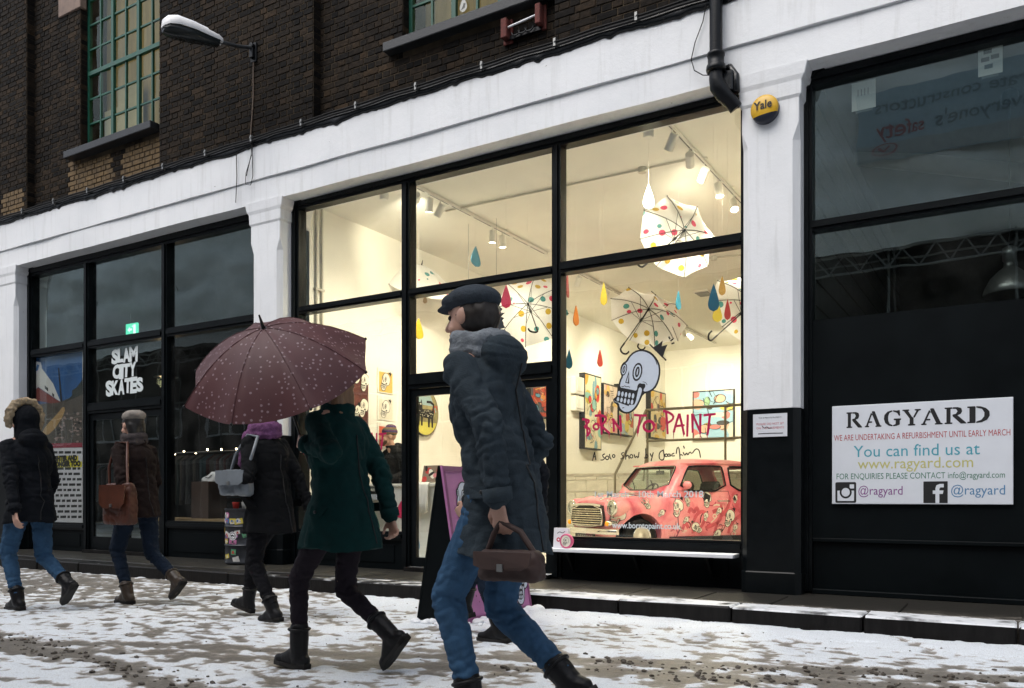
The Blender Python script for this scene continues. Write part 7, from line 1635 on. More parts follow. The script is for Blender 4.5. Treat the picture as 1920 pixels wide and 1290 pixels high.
def drum():
    Y = -.17; p = ATZ(458, 1055, PAVE_Z); p = AT(458, 1055, Y); r = .225; z0 = PAVE_Z+.004; H = AT(458, 953, Y).z-z0
    t = thing("steel_drum", "dark steel drum plastered with stickers by the pillar", "drum", (p.x, Y, z0)); M = Matrix.Translation((p.x, Y, z0)); q = MB(); q.lathe([(.001, 0), (r*.97, 0), (r+.006, .012), (r+.006, .03), (r, .04), (r, H*.32), (r+.009, H*.34), (r, H*.36), (r, H*.66), (r+.009, H*.68), (r, H*.70), (r, H-.03), (r+.008, H-.02), (r+.008, H), (r-.012, H), (r-.016, H-.03), (.001, H-.03)], M, 40); o = q.build("drum_body", mat("drum_dark", (.045, .048, .055), .38, .5, var=.4, scale=10), t); smooth_by_angle(o, 45)
    rs = random.Random(21); cols = [(.55, .55, .52), (.42, .04, .03), (.05, .14, .36), (.52, .42, .05), (.06, .06, .06), (.10, .30, .16), (.6, .58, .55), (.45, .15, .3)]
    def fn0(u, v, d=0.0): a = u/r; return V(p.x+(r+.0035+d)*math.sin(a), Y-(r+.0035+d)*math.cos(a), z0+v)
    for k in range(34):
        u = rs.uniform(-.34, .40); v = rs.choice((rs.uniform(.05, H*.29), rs.uniform(H*.40, H*.62), rs.uniform(H*.40, H*.62), rs.uniform(H*.75, H-.08)))
        w = rs.uniform(.03, .055); h = rs.uniform(.018, .035); a = rs.uniform(-.5, .5); q = MB(); c = rs.choice(cols); e = .0003*(k % 5)
        shp = ell(0, 0, h*1.1, h*1.1, 0, 14) if rs.random() < .3 else [(-w, -h), (0, -h), (w, -h), (w, h), (0, h), (-w, h)]
        T = lambda pts: [(u+x*math.cos(a)-y*math.sin(a), v+x*math.sin(a)+y*math.cos(a)) for x, y in pts]
        q.poly(T(shp), fn0, e, 0); c2 = rs.choice([c_ for c_ in cols if c_ != c])
        q.poly(T(ell(rs.uniform(-.3, .3)*w, 0, h*.5, h*.45, 0, 8)), fn0, e+.0003, 1); add_stroke(q, T([(-w*.6, -h*.55), (0, -h*.5), (w*.6, -h*.6)]), h*.25, fn0, e+.0005, 1)
        q.build("sticker", [flat("stk%d" % cols.index(c), c), flat("stk%d" % cols.index(c2), c2)], t, fix=False)
    q = MB(); q.poly(ell(.05, H*.51, .052, .052, 0, 22), fn0, .002, 0); q.poly(ell(.05, H*.51, .042, .042, 0, 20), fn0, .0024, 1); q.poly(ell(.05, H*.51, .034, .034, 0, 18), fn0, .0028, 0); add_stroke(q, [(.025, H*.51), (.05, H*.52), (.078, H*.505)], .018, fn0, .0032, 1); q.build("sticker", [M_PRINTW, M_INK], t, fix=False)
    # cups left on the lid
    for k, (dx, dy, c, lab) in enumerate(((-.08, -.06, (.45, .03, .02), "red paper cup left on top of the stickered drum"), (.07, -.05, (.55, .55, .52), "pale paper cup left on top of the stickered drum"))):
        tt = thing("paper_cup", lab, "cup", (p.x+dx, Y+dy, z0+H-.03)); q = MB(); q.lathe([(.001, 0), (.03, 0), (.042, .10), (.044, .105), (.040, .105), (.028, .01), (.001, .01)], Matrix.Translation((p.x+dx, Y+dy, z0+H-.03)), 16); q.build("cup", mat("cup%d" % k, c, .6, var=.05), tt)
drum()
# ------------------------------------------------------------------ people
def capsule(q, a, b, r0, r1=None, n=12):
    r1 = r0 if r1 is None else r1; a = Vector(a); b = Vector(b); d = b-a; L_ = d.length
    if L_ < 1e-5: q.ellipsoid(a, (r0,)*3, n, 8); return
    d.normalize(); e = d.orthogonal().normalized(); g = d.cross(e); rings = []
    for k in range(5): t = -PI/2+PI/2*k/4*.98+.03; rings.append((a+d*r0*math.sin(t), r0*math.cos(t)))
    for k in range(5): t = PI/2*k/4*.98; rings.append((b+d*r1*math.sin(t), r1*math.cos(t)))
    q.ring_loft([[c+(e*math.cos(2*PI*j/n)+g*math.sin(2*PI*j/n))*max(r, .001) for j in range(n)] for c, r in rings])
def blob(q, voxel, smooth=3, amp=0.0, freq=5.0, ridge=0.0, seed=0, squash=(1, 1, .55), joints=()):
    me = solid(q); me = evaluated(me, [('REMESH', dict(mode='VOXEL', voxel_size=voxel, use_smooth_shade=True)), ('SMOOTH', dict(factor=.5, iterations=smooth))])
    if amp or ridge:
        n = len(me.vertices); co = np.empty(n*3); me.vertices.foreach_get('co', co); co = co.reshape(-1, 3)
        nr = np.empty(n*3, np.float32); me.vertex_normals.foreach_get('vector', nr); nr = nr.reshape(-1, 3)
        off = np.array([seed*7.3, seed*3.1, seed*1.7]); P_ = (co*np.array(squash)*freq+off); nz = lambda a: np.array([mnoise.noise(p) for p in a.tolist()])
        k = np.zeros(n)
        if amp: k += amp*(nz(P_)+.5*nz(P_*2.3))
        if ridge:      # draped folds, and finer creases across them
            k -= ridge*np.maximum(0, .55-np.abs(nz(P_*1.6+np.array([9, 2, 4])))*2.2)
            P2 = co*np.array([.75, .75, 1.9])*freq*1.5+off; k -= .55*ridge*np.maximum(0, .5-np.abs(nz(P2))*2.6)
        if joints:     # bunched cloth round bent or gathered joints: (point, along, reach, rings per metre, depth)
            wob = nz(co*9+off)*3.2+nz(co*21+off)*1.2
            for pt, axis, reach, rings_, dep in joints:
                d = co-np.array(pt); e = np.exp(-((d*d).sum(1)/reach**2)); t_ = d@np.array(Vector(axis).normalized()); k += dep*e*(np.abs(np.sin(rings_*t_*3.14+wob))*1.6-1.0)
        co = co+nr*k[:, None]; me.vertices.foreach_set('co', co.ravel()); me.update()
    return me
def ik(a, b, l1, l2, pole):
    d = b-a; L_ = min(d.length, (l1+l2)*.999); d = d.normalized(); x = (l1*l1-l2*l2+L_*L_)/(2*L_); h = math.sqrt(max(0, l1*l1-x*x))
    pl = (pole-d*pole.dot(d)).normalized(); return a+d*x+pl*h
def cloth(name, col, var=.18, bump=.35, bscale=180, rough=.92, sheen=0.0): return mat(name, col, rough, spec=.18, var=var, scale=14, bump=bump, bscale=bscale, sheen=sheen)
M_SKIN = mat("skin", (.52, .30, .22), .5, var=.06, scale=25); M_SKIN2 = mat("skin_warm", (.45, .25, .17), .5, var=.06, scale=25)
M_JEANS = cloth("blue_denim", (.035, .085, .16), .25, .3, 220); M_DJEANS = cloth("dark_denim", (.010, .018, .034), .25, .3, 220)
M_BOOT = mat("black_boot_leather", (.006, .006, .007), .45, spec=.25, var=.3, scale=30, bump=.2); M_SOLE = mat("boot_sole", (.014, .013, .012), .8, var=.3)
M_BBOOT = mat("brown_boot_leather", (.040, .026, .016), .45, var=.35, scale=25, bump=.2)
M_TIGHTS = cloth("black_tights", (.006, .006, .008)); M_EYE = mat("dark_eye", (.03, .02, .015), .2, var=0)
class Person:
    def __init__(s, label, x, y, height, feet, hands, z0=-.010, heading=0.0, lean=.05, head_turn=0.0, skin=None, seed=0):
        s.k = height/1.75; s.o = V(x, y, z0); s.seed = seed; s.skin = skin or M_SKIN
        c, n = math.cos(heading), math.sin(heading); f = V(-c, -n, 0); l = V(n, -c, 0)
        s.f, s.l = f, l
        s.P = lambda a, b, z: s.o+(f*a+l*b)*s.k+V(0, 0, z*s.k)
        s.t = thing("person", label, "person", (x, y, z0)); P = s.P; k = s.k
        s.pel = P(0, 0, .93); s.chest = P(lean*.6, 0, 1.27); s.neck = P(lean*.95, 0, 1.475); s.head = P(lean*1.15+.02, 0, 1.635)
        s.hip = [P(0, .09, .90), P(0, -.09, .90)]; s.sh = [P(lean*.85, .165, 1.405), P(lean*.85, -.165, 1.405)]
        s.ank = []; s.knee = []; s.fd = []
        for i, (a, z, pitch) in enumerate(feet):
            sgn = 1 if i == 0 else -1; an = P(a, sgn*.085, z); s.ank.append(an); s.fd.append((f*math.cos(pitch)-V(0, 0, math.sin(pitch))))
            s.knee.append(ik(s.hip[i], an, .44*k, .43*k, f))
        s.hand = []; s.elb = []
        for i, h in enumerate(hands):
            sgn = 1 if i == 0 else -1; w = P(h[0], sgn*h[1], h[2]); s.hand.append(w); s.elb.append(ik(s.sh[i], w, .30*k, .27*k, -f*.8+l*sgn*.35-V(0, 0, .5)))
        hf = Matrix.Rotation(head_turn, 3, 'Z') @ f; s.hf = hf; s.hl = Matrix.Rotation(head_turn, 3, 'Z') @ l
        s.H = lambda a, b, z: s.head+(hf*a+s.hl*b)*k+V(0, 0, z*k)
    def body(s, grip=.7):
        k = s.k; q = MB(); H = s.H; RM = Matrix((s.hf, s.hl, V(0, 0, 1))).transposed()
        q.ellipsoid(H(-.012, 0, .03), (.098*k, .078*k, .100*k), 16, 10, M=RM); q.ellipsoid(H(.03, 0, -.03), (.066*k, .062*k, .092*k), 14, 9, M=RM)
        capsule(q, H(.03, .035, -.075), H(.068, 0, -.098), .026*k, .024*k); capsule(q, H(.03, -.035, -.075), H(.068, 0, -.098), .026*k, .024*k)
        capsule(q, H(.090, 0, .012), H(.114, 0, -.032), .010*k, .0155*k, 8)
        for sg in (-1, 1):
            capsule(q, H(.086, sg*.012, .028), H(.076, sg*.042, .026), .012*k, .011*k, 8); capsule(q, H(.066, sg*.036, -.028), H(.06, sg*.045, -.045), .02*k, .02*k, 8)
            q.ellipsoid(H(-.005, sg*.082, -.005), (.024*k, .011*k, .034*k), 10, 6, M=RM)
        capsule(q, H(.090, .016, -.062), H(.090, -.016, -.062), .0085*k, n=8); capsule(q, H(.088, .014, -.074), H(.088, -.014, -.074), .009*k, n=8)
        capsule(q, H(-.015, 0, -.07), s.neck-V(0, 0, .02*k), .055*k, .062*k)
        q.ellipsoid(s.chest, (.088*k, .145*k, .19*k), 14, 9, M=Matrix((s.f, s.l, V(0, 0, 1))).transposed()); capsule(q, s.chest, s.pel, .088*k, .095*k)
        capsule(q, s.neck, s.chest, .06*k, .085*k)
        for i in (0, 1):
            sg = 1-2*i
            capsule(q, s.neck.lerp(s.sh[i], .2), s.sh[i], .05*k, .052*k); capsule(q, s.sh[i], s.elb[i], .050*k, .038*k); capsule(q, s.elb[i], s.hand[i], .037*k, .026*k)
            capsule(q, s.hip[i], s.knee[i], .075*k, .050*k); capsule(q, s.knee[i], s.ank[i], .046*k, .034*k); capsule(q, s.ank[i], s.ank[i]+s.fd[i]*.05*k-V(0, 0, .02*k), .030*k, .024*k)
            # hand: palm, four fingers of their own length, thumb from the side of the palm
            w = s.hand[i]; dv = (w-s.elb[i]).normalized(); pn = (-s.l*sg); pn = (pn-dv*pn.dot(dv)).normalized(); lv = dv.cross(pn)*(1 if i == 0 else -1)
            if lv.dot(s.f) < 0: lv = -lv
            for u in (-.022, -.007, .008, .023): capsule(q, w+dv*.012*k+lv*u*.6*k, w+dv*.085*k+lv*u*k, .013*k, .0115*k, 8)
            for u, L_ in ((.031, .074), (.0105, .084), (-.0105, .078), (-.031, .060)):
                p = w+dv*.088*k+lv*u*k; d = dv; r = .0088
                for seg in range(3):
                    d = (Matrix.Rotation(grip*(.55 if seg == 0 else .8), 3, dv.cross(pn).normalized()) @ d); nx = p+d*L_*k*(.44, .32, .26)[seg]; capsule(q, p, nx, r*k, (r-.0009)*k, 8); p = nx; r -= .0009
            p = w+dv*.026*k+lv*.026*k; m_ = p+(dv*.7+lv*.55+pn*.25).normalized()*.042*k; e = m_+(dv*.85+lv*.1+pn*.55).normalized()*.034*k; capsule(q, p, m_, .012*k, .0105*k, 8); capsule(q, m_, e, .010*k, .0088*k, 8)
        me = blob(q, .0068, 2); o = finish("body", me, s.skin, s.t, 180, local=False)
        for sg in (-1, 1): q = MB(); q.ellipsoid(H(.082, sg*.030, .006), (.011*k,)*3, 8, 6); q.build("eye", M_EYE, s.t)
        return s
    def legs(s, m, name="trousers", r=(.098, .070, .058, .050), to=.055):
        k = s.k; q = MB(); RM = Matrix((s.f, s.l, V(0, 0, 1))).transposed(); q.ellipsoid(s.pel-V(0, 0, .01*k), (.125*k, .165*k, .14*k), 14, 9, M=RM)
        for i in (0, 1):
            an = s.ank[i]+(s.knee[i]-s.ank[i]).normalized()*to*k; capsule(q, s.hip[i], s.knee[i], r[0]*k, r[1]*k); capsule(q, s.knee[i], s.knee[i].lerp(an, .45), r[1]*k*.97, (r[2]+.004)*k); capsule(q, s.knee[i].lerp(an, .45), an, (r[2]+.004)*k, r[3]*k)
        J = []
        for i in (0, 1):
            an = s.ank[i]; J += [(s.knee[i], s.ank[i]-s.hip[i], .13*k, 16, .007), (an+(s.knee[i]-an).normalized()*(to+.05)*k, s.knee[i]-an, .09*k, 24, .009), (s.hip[i]-V(0, 0, .06*k), V(.2, .5, 1), .15*k, 12, .007)]
        me = blob(q, .0075, 1, .003, 7, .009, s.seed+1, (1, 1, 1.3), J); finish(name, me, m, s.t, 180, local=False); return s
    def boots(s, m, shaft=.20):
        k = s.k
        for i in (0, 1):
            an = s.ank[i]; fd = s.fd[i]; up = (s.knee[i]-an).normalized(); n = s.l; ud = n.cross(fd); ud = ud if ud.z > 0 else -ud
            q = MB(); capsule(q, an-ud*.02*k, an+up*shaft*k, .050*k, .058*k); capsule(q, an-fd*.035*k-ud*.035*k, an-ud*.01*k, .040*k, .048*k); capsule(q, an-fd*.03*k-ud*.045*k, an+fd*.10*k-ud*.05*k, .036*k, .038*k); capsule(q, an-ud*.0*k+fd*.02*k, an+fd*.10*k-ud*.045*k, .046*k, .038*k); capsule(q, an+fd*.10*k-ud*.05*k, an+fd*.155*k-ud*.055*k, .037*k, .030*k)
            me = blob(q, .0085, 3, .002, 14, .003, s.seed+i); b = finish("boot", me, m, s.t, 180, local=False)
            for j in range(5): c = an+fd*(.035+.013*j)*k+ud*(.052-.019*j)*k; q = MB(); q.tube([c-n*.024*k, c+ud*.006*k+fd*.004*k, c+n*.024*k], .0035, 5); q.build("lace", M_SOLE, b)
            c = an+up*shaft*k; a_ = up.orthogonal().normalized(); b_ = up.cross(a_); q = MB(); q.tube([c+(a_*math.cos(2*PI*j/18)+b_*math.sin(2*PI*j/18))*.0585*k for j in range(18)], .008*k, 6, closed=True); q.build("boot_collar", m, b)
            q = MB(); out = [(-.078, -.02), (-.07, .028), (-.02, .034), (.05, .036), (.11, .044), (.165, .034), (.190, .008), (.186, -.014), (.165, -.034), (.11, -.042), (.05, -.034), (-.02, -.032), (-.07, -.026)]
            fn = lambda u, v, d: an+fd*u*k+n*v*k-ud*(.085-d)*k
            q.prism(out, fn, .0, .022); q.prism([(u, v) for u, v in out if u < .0], fn, -.0, .034); q.build("sole", M_SOLE, b)
        return s
    def coat(s, m, hem, name="coat", wide=1.0, r=(.068, .060, .048), collar=.03, hood=False, voxel=.010, ridge=.015, stride=.10, flare=1.0):
        k = s.k; q = MB(); RM = Matrix((s.f, s.l, V(0, 0, 1))).transposed()
        q.ellipsoid(s.chest, (.148*k*wide, .205*k, .225*k), 16, 10, M=RM); q.ellipsoid(s.chest.lerp(s.pel, .6), (.148*k*wide, .180*k, .22*k), 16, 10, M=RM)
        for i in (0, 1):
            capsule(q, s.neck.lerp(s.sh[i], .25)-V(0, 0, .01*k), s.sh[i]-V(0, 0, .008*k), .060*k, r[0]*k); capsule(q, s.sh[i], s.elb[i], r[0]*k, r[1]*k); capsule(q, s.elb[i], s.elb[i].lerp(s.hand[i], .97), r[1]*k, r[2]*k)
        c = s.neck+V(0, 0, .02*k)-s.f*.01*k
        for j in range(10): a = 2*PI*j/10; b = 2*PI*(j+1)/10; capsule(q, c+(s.f*math.cos(a)*.075+s.l*math.sin(a)*.075)*k, c+(s.f*math.cos(b)*.075+s.l*math.sin(b)*.075)*k, collar*k, n=8)
        if hood:
            q.ellipsoid(s.neck-s.f*.11*k-V(0, 0, .01*k), (.085*k, .125*k, .10*k), 12, 8, M=RM)
        # skirt of the coat: closed bell with folds
        n = 40; rings = []; z0 = 1.05
        for j in range(9):
            f = j/8; z = z0+(hem-z0)*f; rx = (.142+.035*f*flare)*wide+stride*f*.35; ry = .172+.035*f*flare
            rings.append([s.P(0, 0, 0)+(s.f*(rx*math.cos(a)*(1+.045*f*math.sin(a*7+s.seed)))+s.l*(ry*math.sin(a)*(1+.045*f*math.sin(a*9+2*s.seed))))*k+V(0, 0, (z+.012*f*math.sin(a*3+s.seed))*k) for a in [2*PI*i/n for i in range(n)]])
        q.ring_loft(rings)
        J = []
        for i in (0, 1): J += [(s.elb[i], s.hand[i]-s.sh[i], .12*k, 17, .009), (s.elb[i].lerp(s.hand[i], .8), s.hand[i]-s.elb[i], .09*k, 22, .007), (s.sh[i]-V(0, 0, .08*k), V(s.l.x, s.l.y, 1.2), .11*k, 13, .006)]
        J += [(s.pel+V(0, 0, .14*k), V(.25, .2, 1), .24*k, 9, .007)]
        me = blob(q, voxel, 2, .006, 5, ridge, s.seed+3, joints=J); co_ = finish(name, me, m, s.t, 180, local=False)
        bv = bmesh.new(); bv.from_mesh(me); tr = BVHTree.FromBMesh(bv); bv.free()
        to_w = wm(s.t); inv = to_w.inverted()
        def on(p, off=.003):
            h = tr.find_nearest(inv @ p); return to_w @ (h[0]+h[1]*off)
        # cuffs, hem stitching, a back seam, pocket flaps with buttons
        for i in (0, 1):
            d = (s.hand[i]-s.elb[i]).normalized(); c = s.elb[i].lerp(s.hand[i], .90); a_ = d.orthogonal().normalized(); b_ = d.cross(a_); q = MB()
            q.ring_loft([[c+d*o_*k+(a_*math.cos(2*PI*j/16)+b_*math.sin(2*PI*j/16))*rr_*k for j in range(16)] for o_, rr_ in ((-.022, r[2]-.004), (-.02, r[2]+.007), (.024, r[2]+.006), (.03, r[2]+.001), (.028, r[2]-.012))], 0, False, True); q.build("cuff", m, co_)
            sg = 1-2*i; pk = [s.P(u, sg*.30, z) for u, z in ((.085, .97), (-.075, .955), (-.08, .905), (.08, .92))]; pf = [on(p, .006) for p in pk]; q = MB(); q.add(pf+[on(p, -.004) for p in pk], [(0, 1, 2, 3), (0, 4, 5, 1), (1, 5, 6, 2), (2, 6, 7, 3), (3, 7, 4, 0)]); q.build("pocket_flap", m, co_)
            q = MB(); q.ellipsoid(on(s.P(0, sg*.30, .925), .008), (.009*k,)*3, 8, 6); q.build("button", M_INK, co_)
        q = MB(); q.tube([on(s.P(-.35, 0, z), .0015) for z in np.linspace(1.38, hem+.05, 14)], .0035, 5); q.build("back_seam", M_INK, co_)
        return s
    def head_part(s, name, m, shapes, voxel=.009, amp=.004, freq=14, ridge=0.0, smooth=2, squash=(1, 1, .5)):
        k = s.k; q = MB(); RM = Matrix((s.hf, s.hl, V(0, 0, 1))).transposed()
        for sh in shapes:
            if sh[0] == 'e': q.ellipsoid(s.H(*sh[1]), tuple(r*k for r in sh[2]), 16, 10, M=RM)
            else: capsule(q, s.H(*sh[1]), s.H(*sh[2]), sh[3]*k, sh[4]*k)
        me = blob(q, voxel, smooth, amp, freq, ridge, s.seed+5, squash); finish(name, me, m, s.t, 180, local=False); return s
    def scarf(s, m, fat=.042, tail=None):
        k = s.k; q = MB()
        for lay in range(2):
            c = s.neck+V(0, 0, (.015+.045*lay)*k)
            for j in range(12): a = 2*PI*j/12; b = 2*PI*(j+1)/12; capsule(q, c+(s.f*math.cos(a)*.085+s.l*math.sin(a)*.09)*k+V(0, 0, .012*math.sin(a*2+lay)*k), c+(s.f*math.cos(b)*.085+s.l*math.sin(b)*.09)*k+V(0, 0, .012*math.sin(b*2+lay)*k), fat*k, n=8)
        if tail:
            p = s.neck+(s.f*tail[0]+s.l*tail[1])*k; capsule(q, p, p+V(0, 0, -tail[2]*k)+s.f*.04*k, .045*k, .055*k)
        me = blob(q, .010, 2, .006, 16, .010, s.seed+9, (1, 1, 1)); finish("scarf", me, m, s.t, 180, local=False); return s
HAIR = lambda back=.0, long=.0: [('e', (-.022, 0, .042), (.106, .088, .104))]+([('c', (-.055, .03, .0), (-.075, .03, -long), .06, .045), ('c', (-.055, -.03, .0), (-.075, -.03, -long), .06, .045)] if long else [('e', (-.06, 0, -.03), (.055, .07, .06))])
def bag(name, label, cat, c, w, h, d, m, ux, strap=None, seed=0):
    """soft bag: body, flap and strap"""
    c = Vector(c); ux = Vector(ux).normalized(); uy = V(0, 0, 1).cross(ux); t = thing(name, label, cat, c); q = MB(); M3 = Matrix((ux, uy, V(0, 0, 1))).transposed()
    P = lambda a, b, z: c+M3 @ V(a, b, z)
    rings = []
    for f, sx, sy in ((-.5, .86, .8), (-.44, .97, .98), (-.1, 1.0, 1.0), (.3, .96, .85), (.47, .9, .6), (.5, .86, .5)): rings.append([P(x*sx*w, y*sy*d, f*h) for x, y in rrect(-.5, .5, -.5, .5, .22, 4)])
    q.ring_loft(rings); me = blob(q, .009, 3, .006, 9, .008, seed, (1, 1, 1)); finish("bag_body", me, m, t, 180, local=False)
    q = MB(); fl = [(-.46*w, .46*h), (.46*w, .46*h), (.44*w, .02*h), (.3*w, -.10*h), (-.3*w, -.10*h), (-.44*w, .02*h)]; q.prism(fl, lambda u, v, dd: P(u, -.5*d-dd-.004-.02*(1-abs(v)/h), v), 0, .008, smooth=False); q.build("flap", m, t)
    q = MB(); q.box(-.012, .012, -.004, .004, -.014, .014, M=Matrix.Translation(P(0, -.5*d-.036, -.03*h))); q.build("buckle", M_STEEL, t)
    if strap: q = MB(); q.tube(strap, .012, 8); q.build("strap", m, t)
    return t
def people():
    # 1 far left, dark jacket
    g = ATZ(57, 1143); p = Person("person at the far left in a navy jacket, jeans and fur-edged hood", g.x, g.y, 1.72, [(.03, .10, .02), (-.42, .25, .75)], [(-.22, .25, .86), (.24, .24, .90)], seed=1, lean=.07)
    p.body().legs(M_JEANS).boots(M_BOOT, .09).coat(cloth("navy_jacket", (.0045, .006, .009)), .76, wide=1.15, hood=True, stride=.04)
    p.head_part("hair", mat("black_hair", (.010, .008, .007), .5, var=.3, scale=40, stretch=(1, 1, .2)), HAIR())
    p.head_part("hood", MATS["navy_jacket"], [('e', (-.035, 0, .015), (.118, .108, .128)), ('c', (-.05, 0, -.05), (-.06, 0, -.16), .10, .11)], amp=.004, ridge=.008)
    p.head_part("fur_trim", cloth("pale_fur", (.38, .30, .20), .4, .8, 120), [('c', (-.01-.03*math.sin(a), .135*math.cos(a), .02+.150*math.sin(a)), (-.01-.03*math.sin(a+.4), .135*math.cos(a+.4), .02+.150*math.sin(a+.4)), .034, .034) for a in [-.35+.4*i for i in range(10)]], amp=.014, freq=34, voxel=.006, smooth=1, squash=(1, 1, 1))
    # 2 brown coat with leather bag
    g = ATZ(259, 1131); p = Person("person in a dark brown coat and pale knitted hat walking past the skate shop door", g.x, g.y, 1.71, [(.02, .10, .0), (-.44, .24, .7)], [(-.18, .26, .90), (.26, .23, .92)], seed=2, lean=.06)
    p.body().legs(M_DJEANS).boots(M_BBOOT, .09).coat(cloth("brown_wool", (.013, .007, .006)), .80, wide=1.05, stride=.05, name="coat").scarf(cloth("grey_brown_scarf", (.06, .05, .05)), .034)
    p.head_part("hair", mat("black_hair", (.010, .008, .007), .5, var=.3, scale=40, stretch=(1, 1, .2)), HAIR(long=.10)); p.head_part("hat", cloth("pale_knit", (.28, .25, .22), .25, .8, 150), [('e', (-.02, 0, .085), (.112, .098, .062)), ('e', (-.055, 0, .10), (.09, .09, .05))], amp=.004)
    c = p.P(-.10, .245, .92); bag("shoulder_bag", "orange brown leather bag hanging from the person in the brown coat", "bag", c, .34, .36, .13, mat("tan_leather", (.07, .018, .007), .5, var=.35, scale=9, bump=.2), (1, .1, 0), [p.P(.06, .24, 1.06), p.P(.08, .235, 1.25), p.P(.07, .17, 1.475), p.P(-.02, .12, 1.475), p.P(-.13, .20, 1.30), p.P(-.22, .255, 1.07)], 2)
    # 3 purple scarf
    g = ATZ(506, 1162); p = Person("person in black with a purple scarf, below the brown umbrella", g.x-.0, g.y, 1.70, [(-.14, .10, .12), (.34, .13, -.25)], [(.20, .20, 1.08), (-.2, .24, .9)], seed=3, lean=.06)
    p.body().legs(M_TIGHTS).boots(M_BOOT, .10).coat(cloth("black_wool", (.0045, .005, .006)), .70, wide=1.1, stride=.08).scarf(cloth("purple_scarf", (.16, .065, .15), .5, .6, 90), .052, (.06, .12, .22))
    p.head_part("hair", MATS["black_hair"], HAIR(long=.14))
    c = p.P(.10, .25, 1.10); bag("shoulder_bag", "silver grey bag tucked under the arm of the person with the purple scarf", "bag", c, .30, .20, .10, mat("silver_leather", (.17, .19, .21), .35, var=.15, scale=9, bump=.15), (1, .1, .0), [p.P(.20, .22, 1.18), p.P(.14, .22, 1.32), p.P(.06, .17, 1.475), p.P(-.04, .16, 1.46), p.P(-.06, .24, 1.30), p.P(-.02, .26, 1.18)], 3)
    # 4 green coat under the umbrella
    g = ATZ(640, 1258); f0 = ATZ(548, 1252); fr = (g.x-f0.x)/.97; hand = AT(562, 828, g.y-.24)
    rel = g.x-hand.x
    p = Person("person in a dark green coat under the brown umbrella", g.x, g.y, 1.69, [(fr-.06, .10, -.08), (-.30, .22, .85)], [(rel/.966, .20, hand.z/.966), (-.16, .24, .88)], seed=4, lean=.04)
    p.body(grip=1.0).legs(cloth("plum_tights", (.016, .012, .017)), "tights", (.085, .062, .050, .040), .03).boots(M_BOOT, .14).coat(cloth("bottle_green_wool", (.0025, .026, .025)), .70, wide=1.05, stride=.14, flare=1.6)
    p.head_part("hair", mat("light_brown_hair", (.20, .115, .06), .5, var=.3, scale=40, stretch=(1, 1, .2)), HAIR(long=.16), ridge=.006, freq=22)
    def brown_canopy():
        m = bpy.data.materials.new("maroon_dotted_canopy"); m.use_nodes = True; n = m.node_tree; N = n.nodes; L = n.links; b = N['Principled BSDF']
        tc = N.new("ShaderNodeTexCoord"); vo = N.new("ShaderNodeTexVoronoi"); vo.inputs['Scale'].default_value = 38; vo.inputs['Randomness'].default_value = .55; L.new(tc.outputs['Object'], vo.inputs['Vector'])
        lt = N.new("ShaderNodeMath"); lt.operation = 'LESS_THAN'; lt.inputs[1].default_value = .23; L.new(vo.outputs['Distance'], lt.inputs[0])
        nz = N.new("ShaderNodeTexNoise"); nz.inputs['Scale'].default_value = 5; L.new(tc.outputs['Object'], nz.inputs['Vector']); rp = N.new("ShaderNodeValToRGB"); rp.color_ramp.elements[0].color = (.060, .018, .022, 1); rp.color_ramp.elements[1].color = (.12, .040, .040, 1); L.new(nz.outputs['Fac'], rp.inputs['Fac'])
        mx = N.new("ShaderNodeMix"); mx.data_type = 'RGBA'; L.new(lt.outputs[0], mx.inputs[0]); L.new(rp.outputs[0], mx.inputs[6]); mx.inputs[7].default_value = (.27, .18, .195, 1); L.new(mx.outputs[2], b.inputs['Base Color']); b.inputs['Roughness'].default_value = .6; return m
    ax = cs(-.13, .78, -.60).normalized(); hp = p.hand[0]+(p.hand[0]-p.elb[0]).normalized()*.09-p.l*.03
    umbrella(hp+ax*.66, ax, .49, "maroon umbrella with small pale dots held by the person in green", (brown_canopy(), M_RIB), None, spin=.15, hang=False, shaft=.80, dome=.5, hookdir=cs(.8, 0, 0), name="umbrella")
    # 5 mostly hidden behind the parka
    g = ATZ(958, 1203); p = Person("person in dark clothes almost hidden behind the long grey parka", g.x, g.y, 1.70, [(.03, .10, .0), (.45, .2, .3)], [(.2, .23, .95), (-.1, .23, .88)], seed=5, lean=.04)
    p.body().legs(M_DJEANS).boots(M_BOOT, .15).coat(cloth("ink_coat", (.008, .010, .014)), .72, wide=1.0, stride=.05); p.head_part("hair", MATS["black_hair"], HAIR(long=.06))
    # 6 nearest, long grey blue parka
    o = AT(944, 800, -4.33); p = Person("tall person nearest the camera in a long grey blue parka and flat cap", o.x, -4.33, 1.84, [(.09, .10, -.02), (-.26, .19, .62)], [(-.10, .20, .90), (.10, .20, .91)], seed=6, lean=.115)
    p.body(grip=.9).legs(M_JEANS).boots(M_BOOT, .09).coat(cloth("grey_blue_parka", (.030, .042, .052), .22, .3, 120), .69, wide=.90, hood=True, voxel=.0075, ridge=.016, stride=.10, r=(.070, .062, .050)).scarf(cloth("pale_grey_scarf", (.20, .22, .24), .3, .6, 90), .044)
    p.head_part("hair", mat("dark_brown_hair", (.022, .016, .012), .55, var=.4, scale=45, stretch=(1, 1, .2)), [('e', (-.03, 0, .01), (.098, .085, .09))], amp=.005, freq=30, voxel=.007)
    p.head_part("cap", cloth("slate_cap", (.040, .050, .062), .25, .6, 120), [('e', (-.012, 0, .075), (.118, .100, .058)), ('e', (.035, 0, .07), (.10, .085, .045)), ('e', (.085, 0, .045), (.075, .068, .014))], amp=.003, voxel=.006)
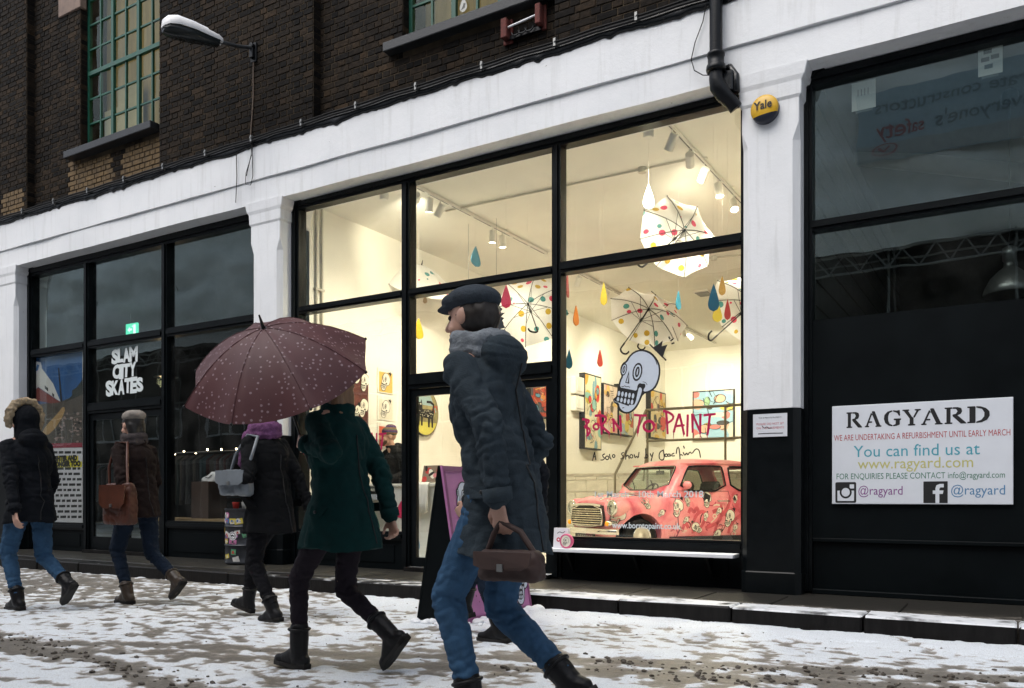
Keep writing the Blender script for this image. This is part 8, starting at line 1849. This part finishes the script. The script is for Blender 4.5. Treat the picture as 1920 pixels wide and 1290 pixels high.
    hd = p.hand[0]+(p.hand[0]-p.elb[0]).normalized()*.08; c = hd+V(.05, 0, -.17); bag("holdall", "dark brown holdall with a pale stripe carried low by the person in the grey parka", "bag", c, .27, .12, .12, mat("brown_canvas", (.040, .020, .016), .7, var=.3, scale=12), (1, .05, 0), [c+V(-.11, 0, .05), c+V(-.08, 0, .12), hd+V(0, 0, -.0), c+V(.04, 0, .13), c+V(.10, 0, .05)], 6)
    # 7 behind the counter
    Y = 2.05; o = AT(752, 850, Y); zc = 1.14; p = Person("person behind the white counter in a black jacket and striped knitted hat", o.x, Y, 1.76, [(.0, .10, 0), (-.05, .10, 0)], [(.34, .20, 1.04), (.30, .22, 1.04)], z0=FZ, heading=R(72), lean=.16, head_turn=R(-22), seed=7, skin=M_SKIN2)
    p.body(grip=.35).legs(M_DJEANS).boots(M_BOOT).coat(cloth("black_hoodie", (.010, .010, .011)), .85, "jacket", hood=True)
    p.head_part("beard", mat("brown_beard", (.09, .045, .02), .7, var=.4, scale=50), [('c', (.05, .045, -.07), (.075, 0, -.105), .024, .028), ('c', (.05, -.045, -.07), (.075, 0, -.105), .024, .028)], amp=.004, freq=40, voxel=.006, smooth=1)
    m = bpy.data.materials.new("striped_knit"); m.use_nodes = True; n = m.node_tree; N = n.nodes; L = n.links; tc = N.new("ShaderNodeTexCoord"); sp = N.new("ShaderNodeSeparateXYZ"); L.new(tc.outputs['Object'], sp.inputs[0]); ml = N.new("ShaderNodeMath"); ml.operation = 'MULTIPLY'; ml.inputs[1].default_value = 14; L.new(sp.outputs['Z'], ml.inputs[0]); fr_ = N.new("ShaderNodeMath"); fr_.operation = 'FRACT'; L.new(ml.outputs[0], fr_.inputs[0]); rp = N.new("ShaderNodeValToRGB"); rp.color_ramp.interpolation = 'CONSTANT'; rp.color_ramp.elements[0].color = (.10, .03, .10, 1); rp.color_ramp.elements[1].position = .3; rp.color_ramp.elements[1].color = (.10, .13, .07, 1); e = rp.color_ramp.elements.new(.55); e.color = (.22, .11, .05, 1); e = rp.color_ramp.elements.new(.8); e.color = (.04, .05, .12, 1); L.new(fr_.outputs[0], rp.inputs['Fac']); L.new(rp.outputs[0], N['Principled BSDF'].inputs['Base Color']); N['Principled BSDF'].inputs['Roughness'].default_value = .9
    p.head_part("hat", m, [('e', (-.015, 0, .07), (.112, .098, .085)), ('e', (-.03, 0, .12), (.08, .08, .06))], amp=.005, freq=25)
people()
bpy.data.scenes.remove(_TMP)
